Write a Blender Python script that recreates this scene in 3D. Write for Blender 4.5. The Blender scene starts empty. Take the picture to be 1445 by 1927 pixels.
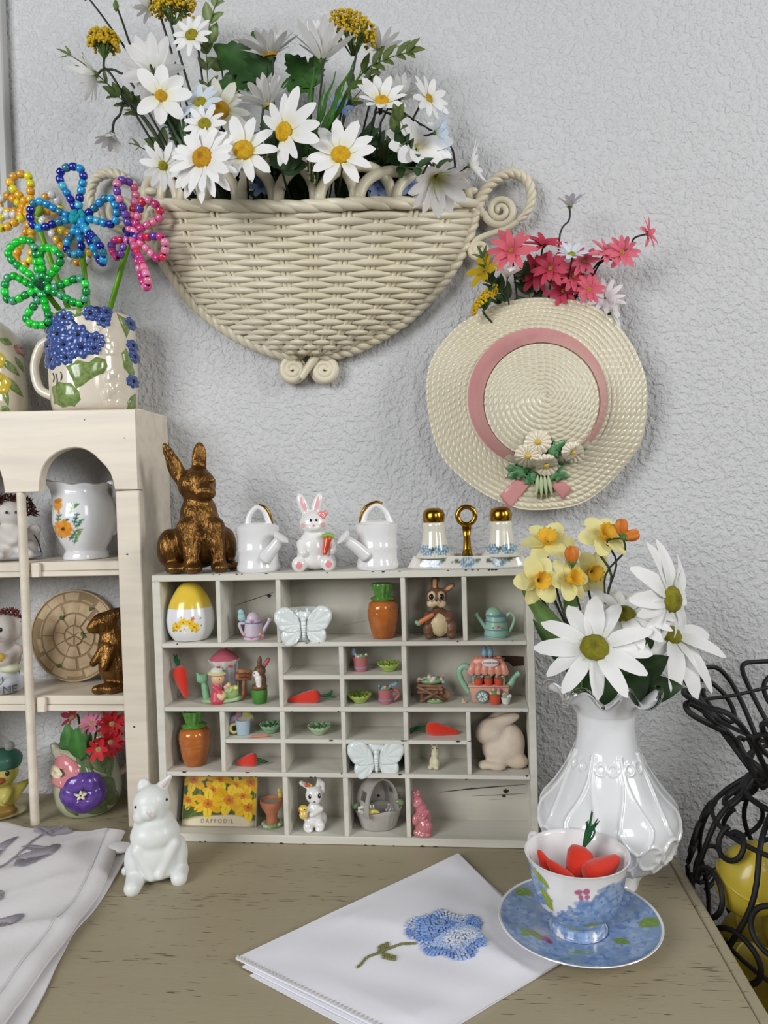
import bpy, bmesh, math, random
import numpy as np
from math import sin, cos, pi, radians, sqrt, atan2, exp
from mathutils import Vector, Matrix, Quaternion
SC = bpy.context.scene
COL = SC.collection
# ------------------------------------------------------------------ camera
FPX, CXP, CYP = 1380.0, 722.5, 963.5
CAM = np.array([0.3757, -0.8534, 0.4196])
YAW, PITCH, ROLL = 0.1051, -0.0268, -0.0296
def _cam_rot():
    c, s = cos, sin
    m = np.array([[1, 0, 0], [0, 0, -1.], [0, 1., 0]])
    rz = np.array([[c(YAW), -s(YAW), 0], [s(YAW), c(YAW), 0], [0, 0, 1]])
    rx = np.array([[1, 0, 0], [0, c(PITCH), -s(PITCH)], [0, s(PITCH), c(PITCH)]])
    rr = np.array([[c(ROLL), -s(ROLL), 0], [s(ROLL), c(ROLL), 0], [0, 0, 1]])
    return rz @ rx @ m @ rr
RC = _cam_rot()
cd = bpy.data.cameras.new('camera'); cam = bpy.data.objects.new('camera', cd); COL.objects.link(cam)
_m = np.eye(4); _m[:3, :3] = RC; _m[:3, 3] = CAM
cam.matrix_world = Matrix(_m.tolist())
cd.sensor_fit = 'VERTICAL'; cd.sensor_height = 36.0; cd.lens = 36.0 * FPX / 1927.0
cd.clip_start = 0.02; cd.clip_end = 50
SC.camera = cam
# ------------------------------------------------------------------ light
SC.view_settings.view_transform = 'Standard'; SC.view_settings.look = 'None'
SC.view_settings.gamma = 1.0; SC.view_settings.use_curve_mapping = False
SC.view_settings.exposure = -0.05
wd = bpy.data.worlds.new('room_ambient'); SC.world = wd; wd.use_nodes = True
wd.node_tree.nodes['Background'].inputs[0].default_value = (0.92, 0.95, 1.0, 1)
wd.node_tree.nodes['Background'].inputs[1].default_value = 0.06
def window_light(name, loc, target, w, h, power, color):
    l = bpy.data.lights.new(name, 'AREA'); l.shape = 'RECTANGLE'; l.size = w; l.size_y = h
    l.energy = power; l.color = color
    o = bpy.data.objects.new(name, l); COL.objects.link(o)
    o.location = loc
    d = Vector(target) - Vector(loc)
    o.rotation_euler = d.to_track_quat('-Z', 'Y').to_euler()
for i, (x, p) in enumerate([(-1.9, 20), (-1.35, 19), (-0.8, 18)]):
    window_light('window_daylight_a', (x, -2.2, 1.2), (0.3, 0.1, 0.35), 0.46, 1.3, p, (0.99, 0.995, 1.0))
for i, (x, y, p) in enumerate([(1.5, -2.3, 12), (2.3, -1.0, 25)]):
    window_light('window_daylight_b', (x, y, 1.2), (0.4, 0.1, 0.4), 0.5, 1.0, p, (1.0, 0.99, 0.97))
# ------------------------------------------------------------------ pixel geometry: where a photo point lies in the room
def ray(px, py):
    return RC @ np.array([(px - CXP) / FPX, -(py - CYP) / FPX, -1.0])
def W(px, py, Y):
    d = ray(px, py); t = (Y - CAM[1]) / d[1]; return CAM + t * d
def PT(px, py, Z=0.0):
    d = ray(px, py); t = (Z - CAM[2]) / d[2]; return CAM + t * d
def proj(P):
    q = (np.array(P) - CAM) @ RC
    return CXP + FPX * q[0] / -q[2], CYP - FPX * q[1] / -q[2]
def XYZ(px, Y, Z):
    k = (px - CXP) / FPX
    # (p-c).(r0 + k*r2) = 0
    a = RC[:, 0] + k * RC[:, 2]
    x = -(a[1] * (Y - CAM[1]) + a[2] * (Z - CAM[2])) / a[0]
    return np.array([CAM[0] + x, Y, Z])
def upx(P):
    return -((np.array(P) - CAM) @ RC)[2] / FPX
# ------------------------------------------------------------------ materials
def lin(h):
    if not isinstance(h, str): return tuple(h)
    h = h.lstrip('#'); v = [int(h[i:i + 2], 16) / 255 for i in (0, 2, 4)]
    return tuple(c / 12.92 if c <= 0.04045 else ((c + 0.055) / 1.055) ** 2.4 for c in v)
_MC = {}
def M(name, col='#ffffff', rough=0.5, metal=0.0, coat=0.0, trans=0.0, bump=None, var=None, sss=0.0, vcol=False, transl=0.0, ior=1.45, stretch=(1, 1, 1), sheen=0):
    if name in _MC: return _MC[name]
    m = bpy.data.materials.new(name); m.use_nodes = True; nt = m.node_tree; N = nt.nodes; L = nt.links
    b = N['Principled BSDF']; c = lin(col)
    b.inputs['Base Color'].default_value = (*c, 1); b.inputs['Roughness'].default_value = rough
    b.inputs['Metallic'].default_value = metal; b.inputs['IOR'].default_value = ior
    b.inputs['Coat Weight'].default_value = coat; b.inputs['Coat Roughness'].default_value = 0.06
    b.inputs['Transmission Weight'].default_value = trans
    if sheen: b.inputs['Sheen Weight'].default_value = sheen
    if sss:
        b.inputs['Subsurface Weight'].default_value = sss; b.inputs['Subsurface Radius'].default_value = (0.004, 0.003, 0.002)
        b.inputs['Subsurface Scale'].default_value = 1.0
    tc = N.new('ShaderNodeTexCoord'); mp = N.new('ShaderNodeMapping'); L.new(tc.outputs['Object'], mp.inputs[0]); mp.inputs['Scale'].default_value = stretch
    src = None
    if vcol:
        a = N.new('ShaderNodeAttribute'); a.attribute_name = 'Col'; src = a.outputs['Color']
    if var:
        n = N.new('ShaderNodeTexNoise'); n.inputs['Scale'].default_value = var[0]; n.inputs['Detail'].default_value = 4
        L.new(mp.outputs[0], n.inputs['Vector'])
        mx = N.new('ShaderNodeMix'); mx.data_type = 'RGBA'
        r = N.new('ShaderNodeMapRange'); r.inputs[1].default_value = 0.35; r.inputs[2].default_value = 0.65
        L.new(n.outputs[0], r.inputs[0]); L.new(r.outputs[0], mx.inputs[0])
        if src: L.new(src, mx.inputs[6])
        else: mx.inputs[6].default_value = (*c, 1)
        if len(var) > 2: 
            mx.blend_type = 'MULTIPLY'; k = var[1]; mx.inputs[7].default_value = (k, k, k, 1)
        else: mx.inputs[7].default_value = (*lin(var[1]), 1)
        src = mx.outputs[2]
    if src: L.new(src, b.inputs['Base Color'])
    if bump:
        n2 = N.new('ShaderNodeTexNoise'); n2.inputs['Scale'].default_value = bump[0]; n2.inputs['Detail'].default_value = 3
        L.new(mp.outputs[0], n2.inputs['Vector'])
        bp = N.new('ShaderNodeBump'); bp.inputs['Strength'].default_value = bump[1]; bp.inputs['Distance'].default_value = bump[2] if len(bump) > 2 else 0.001
        L.new(n2.outputs[0], bp.inputs['Height']); L.new(bp.outputs[0], b.inputs['Normal'])
    if transl:
        t = N.new('ShaderNodeBsdfTranslucent'); ms = N.new('ShaderNodeMixShader'); ms.inputs[0].default_value = transl
        if src: L.new(src, t.inputs[0])
        else: t.inputs[0].default_value = (*c, 1)
        L.new(b.outputs[0], ms.inputs[1]); L.new(t.outputs[0], ms.inputs[2]); L.new(ms.outputs[0], N['Material Output'].inputs[0])
    _MC[name] = m
    return m
def nodes_of(m): return m.node_tree.nodes, m.node_tree.links, m.node_tree.nodes['Principled BSDF']
# ------------------------------------------------------------------ mesh building
class MB:
    def __init__(s): s.v = []; s.f = []; s.m = []; s.n = 0; s.c = []
    def add(s, verts, faces, mi=0, col=None):
        verts = np.asarray(verts, float).reshape(-1, 3); o = s.n
        s.v.append(verts); s.n += len(verts)
        s.f += [tuple(int(i) + o for i in f) for f in faces]; s.m += [mi] * len(faces)
        if col is None: s.c.append(np.full((len(verts), 3), np.nan))
        else:
            c = np.asarray(lin(col) if isinstance(col, str) else col, float)
            s.c.append(np.broadcast_to(c, (len(verts), 3)).copy())
        return s
    def box(s, a, b, bev=0.0, mi=0, col=None):
        a = np.minimum(a, b).astype(float), np.maximum(a, b).astype(float); lo, hi = a
        bev = min(bev, 0.45 * float(min(hi - lo)))
        if bev <= 0:
            v = [[(lo, hi)[(i >> k) & 1][k] for k in range(3)] for i in range(8)]
            return s.add(v, [(0, 2, 3, 1), (4, 5, 7, 6), (0, 1, 5, 4), (2, 6, 7, 3), (0, 4, 6, 2), (1, 3, 7, 5)], mi, col)
        V = []; idx = {}
        for i in range(8):
            for k in range(3):
                p = []
                for q in range(3):
                    sg = (i >> q) & 1; e = hi[q] if sg else lo[q]
                    if q != k: e += -bev if sg else bev
                    p.append(e)
                idx[i, k] = len(V); V.append(p)
        F = []
        for k in range(3):
            o = [q for q in range(3) if q != k]
            for sg in (0, 1):
                F.append([idx[(sg << k) | (x << o[0]) | (y << o[1]), k] for x, y in ((0, 0), (1, 0), (1, 1), (0, 1))])
            for x in (0, 1):
                for y in (0, 1):
                    b0 = (x << o[0]) | (y << o[1]); b1 = b0 | (1 << k)
                    F.append([idx[b0, o[0]], idx[b1, o[0]], idx[b1, o[1]], idx[b0, o[1]]])
        for i in range(8): F.append([idx[i, 0], idx[i, 1], idx[i, 2]])
        V = np.array(V); c = V.mean(0); out = []
        for f in F:
            p = V[f]; nn = np.cross(p[1] - p[0], p[2] - p[0])
            out.append(f if nn @ (p.mean(0) - c) > 0 else f[::-1])
        return s.add(V, out, mi, col)
    def grid(s, P, cu=False, cv=False, mi=0, col=None, flip=False):
        P = np.asarray(P, float); m, n = P.shape[:2]
        i = np.arange(m if cu else m - 1); j = np.arange(n if cv else n - 1)
        I, J = np.meshgrid(i, j, indexing='ij'); I2 = (I + 1) % m; J2 = (J + 1) % n
        q = np.stack([I * n + J, I2 * n + J, I2 * n + J2, I * n + J2], -1).reshape(-1, 4)
        if flip: q = q[:, ::-1]
        if col is not None and not isinstance(col, str): col = np.asarray(col).reshape(-1, 3)
        return s.add(P.reshape(-1, 3), q.tolist(), mi, col)
    def lathe(s, prof, n=32, c=(0, 0, 0), sx=1, sy=1, mi=0, col=None, caps=(True, True), tilt=None):
        prof = np.asarray(prof, float); a = np.linspace(0, 2 * pi, n, endpoint=False)
        P = np.stack([prof[:, 0][:, None] * np.cos(a) * sx, prof[:, 0][:, None] * np.sin(a) * sy, np.broadcast_to(prof[:, 1][:, None], (len(prof), n))], -1)
        if tilt is not None: P = P @ np.array(tilt).T
        P = P + np.array(c)
        s.grid(P, cv=True, mi=mi, col=col, flip=True)
        b = s.n - P.shape[0] * n; k = s.n - n
        cc = None
        if caps[0] and prof[0, 0] > 1e-6: s.f.append(tuple(b + i for i in range(n))[::-1]); s.m.append(mi)
        if caps[1] and prof[-1, 0] > 1e-6: s.f.append(tuple(k + i for i in range(n))); s.m.append(mi)
        return s
    def tube(s, pts, r, n=8, mi=0, col=None, closed=False, flat=1.0, caps=True):
        pts = np.asarray(pts, float); m = len(pts); r = np.broadcast_to(np.asarray(r, float), (m,))
        if closed: t = np.roll(pts, -1, 0) - np.roll(pts, 1, 0)
        else: t = np.gradient(pts, axis=0)
        t /= np.maximum(np.linalg.norm(t, axis=1, keepdims=True), 1e-12)
        up = np.array([0, 1., 0]) if abs(t[0] @ np.array([0, 1., 0])) < .9 else np.array([1., 0, 0])
        N = []; u = up - (up @ t[0]) * t[0]; u /= np.linalg.norm(u)
        for k in range(m):
            u = u - (u @ t[k]) * t[k]; u /= max(np.linalg.norm(u), 1e-12); N.append(u)
        N = np.array(N); B = np.cross(t, N); a = np.linspace(0, 2 * pi, n, endpoint=False)
        P = pts[:, None] + r[:, None, None] * (np.cos(a)[None, :, None] * N[:, None] * flat + np.sin(a)[None, :, None] * B[:, None])
        s.grid(P, cu=closed, cv=True, mi=mi, col=col, flip=True)
        if not closed and caps:
            b = s.n - m * n; k = s.n - n
            s.f.append(tuple(b + i for i in range(n))[::-1]); s.m.append(mi)
            s.f.append(tuple(k + i for i in range(n))); s.m.append(mi)
        return s
    def ell(s, c, r, nu=12, nv=8, mi=0, col=None, rot=None):
        th = np.linspace(0, pi, nv + 1); ph = np.linspace(0, 2 * pi, nu, endpoint=False)
        r = np.broadcast_to(np.asarray(r, float), (3,))
        P = np.stack([np.sin(th)[:, None] * np.cos(ph), np.sin(th)[:, None] * np.sin(ph), np.cos(th)[:, None] * np.ones(nu)], -1) * r
        if rot is not None: P = P @ np.array(rot).T
        return s.grid(P + np.array(c), cv=True, mi=mi, col=col)
    def prism(s, out, y0, y1, mi=0, col=None, bev=0.0):
        """outline [(x,z)] in the XZ plane, front at y0 (towards -Y), back at y1"""
        o = np.asarray(out, float)
        ar = np.sum(o[:, 0] * np.roll(o[:, 1], -1) - np.roll(o[:, 0], -1) * o[:, 1])
        if ar < 0: o = o[::-1]
        n = len(o); rings = []
        if bev > 0:
            t = np.roll(o, -1, 0) - np.roll(o, 1, 0); t /= np.maximum(np.linalg.norm(t, axis=1, keepdims=True), 1e-9)
            ins = o + np.stack([-t[:, 1], t[:, 0]], 1) * bev
            rings = [(ins, y0), (o, y0 + bev), (o, y1)]
        else: rings = [(o, y0), (o, y1)]
        V = np.concatenate([np.stack([q[:, 0], np.full(n, y), q[:, 1]], 1) for q, y in rings])
        F = [tuple(range(n))]
        for k in range(len(rings) - 1):
            for i in range(n): j = (i + 1) % n; F.append((k * n + i, (k + 1) * n + i, (k + 1) * n + j, k * n + j))
        F.append(tuple((len(rings) - 1) * n + i for i in range(n))[::-1])
        return s.add(V, F, mi, col)
    def xf(s, Mx, start=0):
        """transform everything added so far"""
        Mx = np.array(Mx)
        for k in range(start, len(s.v)): s.v[k] = s.v[k] @ Mx[:3, :3].T + Mx[:3, 3]
        return s
    def mesh(s, name, mats, sharp=42):
        me = bpy.data.meshes.new(name)
        V = np.concatenate(s.v) if s.v else np.zeros((0, 3))
        me.from_pydata(V.tolist(), [], s.f)
        for m in (mats if isinstance(mats, (list, tuple)) else [mats]): me.materials.append(m)
        if any(s.m): me.polygons.foreach_set('material_index', np.array(s.m, np.int32))
        me.polygons.foreach_set('use_smooth', np.ones(len(me.polygons), bool))
        C = np.concatenate(s.c) if s.c else None
        if C is not None and not np.isnan(C).all():
            C = np.nan_to_num(C, nan=0.8)
            at = me.color_attributes.new('Col', 'FLOAT_COLOR', 'POINT')
            at.data.foreach_set('color', np.concatenate([C, np.ones((len(C), 1))], 1).astype(np.float32).ravel())
        me.update()
        if sharp < 180: me.set_sharp_from_angle(angle=radians(sharp))
        return me
    def build(s, name, mats, parent=None, loc=None, mat=None, sharp=42):
        return place(name, s.mesh(name, mats, sharp), parent, loc, mat)
def place(name, me, parent=None, loc=None, mat=None):
    o = bpy.data.objects.new(name, me); COL.objects.link(o)
    if parent is not None: o.parent = parent
    if mat is not None: o.matrix_local = Matrix(np.array(mat).tolist())
    if loc is not None: o.location = tuple(loc)
    return o
def tag(o, label=None, cat=None, group=None, kind=None):
    if label: o['label'] = label
    if cat: o['category'] = cat
    if group: o['group'] = group
    if kind: o['kind'] = kind
    return o
def thing(name, label, cat, loc=(0, 0, 0), group=None, rz=0.0):
    o = bpy.data.objects.new(name, None); COL.objects.link(o)
    o.location = tuple(float(q) for q in loc); o.rotation_euler = (0, 0, rz); o.empty_display_size = 0.02
    return tag(o, label, cat, group)
def struct(name, mb, mat, parent=None):
    o = mb.build(name, mat, parent); o['kind'] = 'structure'; return o
def rotm(ax, a):
    return np.array(Matrix.Rotation(a, 3, ax))
def spline(pts, n, closed=False):
    """Catmull-Rom through the points"""
    p = np.asarray(pts, float); m = len(p)
    if closed: idx = lambda k: p[k % m]; segs = m
    else: idx = lambda k: p[min(max(k, 0), m - 1)]; segs = m - 1
    out = []
    for t in np.linspace(0, segs, n, endpoint=not closed):
        k = min(int(t), segs - 1); f = t - k; a, b, c, d = idx(k - 1), idx(k), idx(k + 1), idx(k + 2)
        out.append(0.5 * (2 * b + (c - a) * f + (2 * a - 5 * b + 4 * c - d) * f * f + (3 * b - a - 3 * c + d) * f ** 3))
    return np.array(out)
def frame(n, up=(0, 0, 1)):
    """3x3 with columns e1, e2, n"""
    n = np.array(n, float); n /= np.linalg.norm(n); up = np.array(up, float)
    if abs(n @ up) > .98: up = np.array([0, 1., 0])
    e1 = np.cross(up, n); e1 /= np.linalg.norm(e1); e2 = np.cross(n, e1)
    return np.stack([e1, e2, n], 1)
def mat4(R3, t): 
    m = np.eye(4); m[:3, :3] = R3; m[:3, 3] = t; return m
# smooth-blended solids: ellipsoids and tapered capsules merged into ONE continuous skin (surface nets)
def blob(prims, k=3.0, cell=2.0, paint=(), u=1.0, noise=0.0):
    """prims in px units: ('e',c,r,col[,rot3]) or ('c',p0,p1,r0,r1,col). Returns an MB scaled by u."""
    lo = np.array([1e9] * 3); hi = -lo
    for p in prims:
        if p[0] == 'e': c = np.array(p[1], float); r = np.full(3, np.max(p[2])) if len(p) > 4 else np.broadcast_to(np.array(p[2], float), (3,)); lo = np.minimum(lo, c - r); hi = np.maximum(hi, c + r)
        else:
            for q, r in ((p[1], p[3]), (p[2], p[4])): q = np.array(q, float); lo = np.minimum(lo, q - r); hi = np.maximum(hi, q + r)
    lo = lo - 2.5 * cell - k * .4; hi = hi + 2.5 * cell + k * .4
    ax = [np.arange(lo[i], hi[i] + cell, cell) for i in range(3)]
    def dist(p, X):
        if p[0] == 'e':
            c = np.array(p[1], float); r = np.broadcast_to(np.array(p[2], float), (3,)); d = X - c
            if len(p) > 4: d = d @ np.array(p[4])
            k0 = np.linalg.norm(d / r, axis=-1); k1 = np.linalg.norm(d / (r * r), axis=-1)
            return k0 * (k0 - 1) / np.maximum(k1, 1e-6)
        a, b = np.array(p[1], float), np.array(p[2], float); ab = b - a
        h = np.clip(((X - a) @ ab) / max(ab @ ab, 1e-9), 0, 1)
        return np.linalg.norm(X - a - h[..., None] * ab, axis=-1) - (p[3] + (p[4] - p[3]) * h)
    G = np.stack(np.meshgrid(*ax, indexing='ij'), -1)
    F = None
    for p in prims:
        # evaluate only near the primitive
        if p[0] == 'e': c0 = np.array(p[1], float); rr = float(np.max(p[2])); l0, h0 = c0 - rr, c0 + rr
        else: l0 = np.minimum(np.array(p[1]) - p[3], np.array(p[2]) - p[4]); h0 = np.maximum(np.array(p[1]) + p[3], np.array(p[2]) + p[4])
        mg = 2 * k + 3 * cell
        sl = tuple(slice(max(int((l0[i] - mg - ax[i][0]) / cell), 0), min(int((h0[i] + mg - ax[i][0]) / cell) + 2, len(ax[i]))) for i in range(3))
        if F is None: F = np.full(G.shape[:3], 1e3)
        d = dist(p, G[sl]); f = F[sl]
        if k > 0:
            h = np.maximum(k - np.abs(f - d), 0) / k; F[sl] = np.minimum(f, d) - h * h * k * 0.25
        else: F[sl] = np.minimum(f, d)
    ins = F < 0; nx, ny, nz = F.shape
    cs = np.zeros((nx - 1, ny - 1, nz - 1), np.int8)
    for dx in (0, 1):
        for dy in (0, 1):
            for dz in (0, 1): cs += ins[dx:nx - 1 + dx, dy:ny - 1 + dy, dz:nz - 1 + dz]
    act = (cs > 0) & (cs < 8); I = np.argwhere(act); ids = np.full(act.shape, -1); ids[act] = np.arange(len(I))
    acc = np.zeros((len(I), 3)); cnt = np.zeros(len(I))
    corners = [(a, b, c) for a in (0, 1) for b in (0, 1) for c in (0, 1)]
    for a in corners:
        for ax_ in range(3):
            if a[ax_] == 0:
                b = list(a); b[ax_] = 1
                fa = F[I[:, 0] + a[0], I[:, 1] + a[1], I[:, 2] + a[2]]; fb = F[I[:, 0] + b[0], I[:, 1] + b[1], I[:, 2] + b[2]]
                m = (fa < 0) != (fb < 0); t = np.where(m, fa / np.where(m, fa - fb, 1), 0)
                q = np.array(a, float)[None] + t[:, None] * (np.array(b) - np.array(a))[None]
                acc += q * m[:, None]; cnt += m
    V = (I + acc / np.maximum(cnt, 1)[:, None]) * cell + np.array([a[0] for a in ax])
    quads = []
    for ax_ in range(3):
        o1, o2 = [(1, 2), (2, 0), (0, 1)][ax_]
        s0 = [slice(None)] * 3; s1 = [slice(None)] * 3; s0[ax_] = slice(0, -1); s1[ax_] = slice(1, None)
        A, B = ins[tuple(s0)], ins[tuple(s1)]
        E = np.argwhere(A != B)
        E = E[(E[:, o1] > 0) & (E[:, o2] > 0) & (E[:, o1] < F.shape[o1] - 1) & (E[:, o2] < F.shape[o2] - 1)]
        d1 = np.zeros(3, int); d1[o1] = 1; d2 = np.zeros(3, int); d2[o2] = 1
        g = lambda X: ids[X[:, 0], X[:, 1], X[:, 2]]
        Q = np.stack([g(E - d1 - d2), g(E - d2), g(E), g(E - d1)], 1)
        st = A[E[:, 0], E[:, 1], E[:, 2]]; Q[~st] = Q[~st][:, ::-1]
        quads.append(Q)
    Q = np.concatenate(quads); Q = Q[(Q >= 0).all(1)]
    # light smoothing
    for it in range(2):
        S = np.zeros_like(V); n = np.zeros(len(V))
        for a in range(4):
            b = (a + 1) % 4; np.add.at(S, Q[:, a], V[Q[:, b]]); np.add.at(n, Q[:, a], 1)
            np.add.at(S, Q[:, b], V[Q[:, a]]); np.add.at(n, Q[:, b], 1)
        V = V + 0.5 * (S / np.maximum(n, 1)[:, None] - V)
    best = np.full(len(V), 1e9); C = np.full((len(V), 3), .8)
    for p in prims:
        d = dist(p, V); c = lin(p[3] if p[0] == 'e' else p[5]); m = d < best; best[m] = d[m]; C[m] = c
    for p in paint:
        d = dist(p, V); c = np.array(lin(p[3] if p[0] == 'e' else p[5])); w = np.clip(0.5 - d / cell, 0, 1)[:, None]; C = C * (1 - w) + c * w
    mb = MB(); mb.v.append(V * u); mb.n = len(V); mb.f = Q.tolist(); mb.m = [0] * len(Q); mb.c.append(C)
    return mb
# ================================================================== the setting
YW = 0.1375
def m_wall():
    m = M('painted_orange_peel_wall', '#cbccce', 0.62); N, L, b = nodes_of(m)
    tc = N.new('ShaderNodeTexCoord')
    n1 = N.new('ShaderNodeTexNoise'); n1.inputs['Scale'].default_value = 150; n1.inputs['Detail'].default_value = 3; n1.inputs['Roughness'].default_value = .5; n1.inputs['Distortion'].default_value = .15
    n2 = N.new('ShaderNodeTexNoise'); n2.inputs['Scale'].default_value = 260; n2.inputs['Detail'].default_value = 2
    L.new(tc.outputs['Object'], n1.inputs['Vector']); L.new(tc.outputs['Object'], n2.inputs['Vector'])
    r = N.new('ShaderNodeMapRange'); r.inputs[1].default_value = .36; r.inputs[2].default_value = .70; r.interpolation_type = 'SMOOTHSTEP'; L.new(n1.outputs[0], r.inputs[0])
    a = N.new('ShaderNodeMath'); a.operation = 'MULTIPLY_ADD'; a.inputs[1].default_value = .35; L.new(n2.outputs[0], a.inputs[0]); L.new(r.outputs[0], a.inputs[2])
    bp = N.new('ShaderNodeBump'); bp.inputs['Strength'].default_value = .85; bp.inputs['Distance'].default_value = .0016
    L.new(a.outputs[0], bp.inputs['Height']); L.new(bp.outputs[0], b.inputs['Normal'])
    return m
struct('wall_back', MB().box((-2.2, YW, -0.78), (2.6, YW + .1, 2.2)), m_wall())
struct('floor', MB().box((-2.2, -2.6, -.80), (2.6, YW, -.78)), M('brown_floor', '#5a4a3c', .5, var=(3, '#47392d')))
struct('baseboard_back', MB().box((-2.2, YW - .014, -.78), (2.6, YW, -.68), .004), M('white_trim', '#d8d8d6', .4))
# ------------------------------------------------------------------ dresser the display stands on
def m_table():
    m = M('beige_limed_wood', '#b0a68c', .5); N, L, b = nodes_of(m)
    tc = N.new('ShaderNodeTexCoord'); mp = N.new('ShaderNodeMapping'); mp.inputs['Scale'].default_value = (46, 520, 110); L.new(tc.outputs['Object'], mp.inputs[0])
    n = N.new('ShaderNodeTexNoise'); n.inputs['Scale'].default_value = 1; n.inputs['Detail'].default_value = 3; n.inputs['Distortion'].default_value = .4; L.new(mp.outputs[0], n.inputs['Vector'])
    mp2 = N.new('ShaderNodeMapping'); mp2.inputs['Scale'].default_value = (3, 24, 24); L.new(tc.outputs['Object'], mp2.inputs[0])
    n2 = N.new('ShaderNodeTexNoise'); n2.inputs['Scale'].default_value = 1; n2.inputs['Detail'].default_value = 2; L.new(mp2.outputs[0], n2.inputs['Vector'])
    # pores: thin dark ticks, denser in bands
    ad = N.new('ShaderNodeMath'); ad.operation = 'MULTIPLY_ADD'; ad.inputs[1].default_value = .35; L.new(n2.outputs[0], ad.inputs[0]); L.new(n.outputs[0], ad.inputs[2])
    r = N.new('ShaderNodeMapRange'); r.inputs[1].default_value = .828; r.inputs[2].default_value = .89; L.new(ad.outputs[0], r.inputs[0])
    w = N.new('ShaderNodeMix'); w.data_type = 'RGBA'; w.inputs[6].default_value = (*lin('#a79d84'), 1); w.inputs[7].default_value = (*lin('#9b9077'), 1); L.new(n2.outputs[0], w.inputs[0])
    mx = N.new('ShaderNodeMix'); mx.data_type = 'RGBA'; mx.inputs[7].default_value = (*lin('#675b47'), 1); L.new(w.outputs[2], mx.inputs[6]); L.new(r.outputs[0], mx.inputs[0]); L.new(mx.outputs[2], b.inputs['Base Color'])
    s = N.new('ShaderNodeMath'); s.operation = 'SUBTRACT'; s.inputs[0].default_value = 1; L.new(r.outputs[0], s.inputs[1])
    n3 = N.new('ShaderNodeTexNoise'); n3.inputs['Scale'].default_value = 8; L.new(mp.outputs[0], n3.inputs['Vector'])
    s2 = N.new('ShaderNodeMath'); s2.operation = 'MULTIPLY_ADD'; s2.inputs[1].default_value = .25; L.new(n.outputs[0], s2.inputs[0]); L.new(s.outputs[0], s2.inputs[2])
    bp = N.new('ShaderNodeBump'); bp.inputs['Strength'].default_value = .5; bp.inputs['Distance'].default_value = .0012; L.new(s2.outputs[0], bp.inputs['Height']); L.new(bp.outputs[0], b.inputs['Normal'])
    return m
TX = 0.607
dr = thing('dresser', 'beige limed wood dresser top with dark open grain', 'dresser', (0.0, -0.2, -.78))
mt_ = m_table()
def rel(o, *p): return np.array(p) - np.array(o.location)
MB().box(rel(dr, -.95, -.46, -.028), rel(dr, TX - .012, YW - .002, 0), .0015).build('tabletop', mt_, dr)
MB().box(rel(dr, TX - .0125, -.46, -.028), rel(dr, TX, YW - .002, -.0006), .003).build('edge_trim', mt_, dr)
MB().box(rel(dr, -.93, -.44, -.78), rel(dr, TX - .02, YW - .016, -.028), .002).build('carcass', mt_, dr)
# low stool beside the dresser that carries the wire basket
ZS = -0.235
st = thing('side_stand', 'dark low stand behind the dresser edge carrying the wire basket', 'stand', (.78, -.03, -.78))
mdk = M('dark_stained_wood', '#241d18', .5)
MB().box(rel(st, TX + .004, -.21, ZS - .025), rel(st, 1.0, YW - .016, ZS), .003).build('stand_top', mdk, st)
for sx in (TX + .03, .965):
    for sy in (-.18, .09): MB().box(rel(st, sx - .015, sy - .015, -.78), rel(st, sx + .015, sy + .015, ZS - .025), .002).build('leg', mdk, st)
# ------------------------------------------------------------------ frame at the left margin
pf = thing('picture_frame', 'pale grey wall frame cut by the top left edge', 'frame', W(0, 380, YW))
u0 = upx(W(0, 200, YW))
mfr = M('pale_frame_paint', '#b9bab8', .45)
def wl(o, px, py, Y): return W(px, py, Y) - np.array(o.location)
a = wl(pf, 21, 200, YW)[0]; zb = wl(pf, 0, 408, YW)[2]; zt = wl(pf, 0, -500, YW)[2]
MB().box((a - .012, -.016, zb), (a, -.0005, zt), .002).build('outer_rail', mfr, pf)
MB().box((a - .026, -.012, zb + .012), (a - .012, -.0005, zt), .002).build('inner_rail', mfr, pf)
MB().box((a - .5, -.016, zb), (a - .0122, -.0005, zb + .0118), .002).build('bottom_rail', mfr, pf)
MB().box((a - .5, -.006, zb + .0122), (a - .0262, -.0005, zt), .001).build('backing_board', M('frame_backing', '#9a9c9c', .5), pf)
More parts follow.
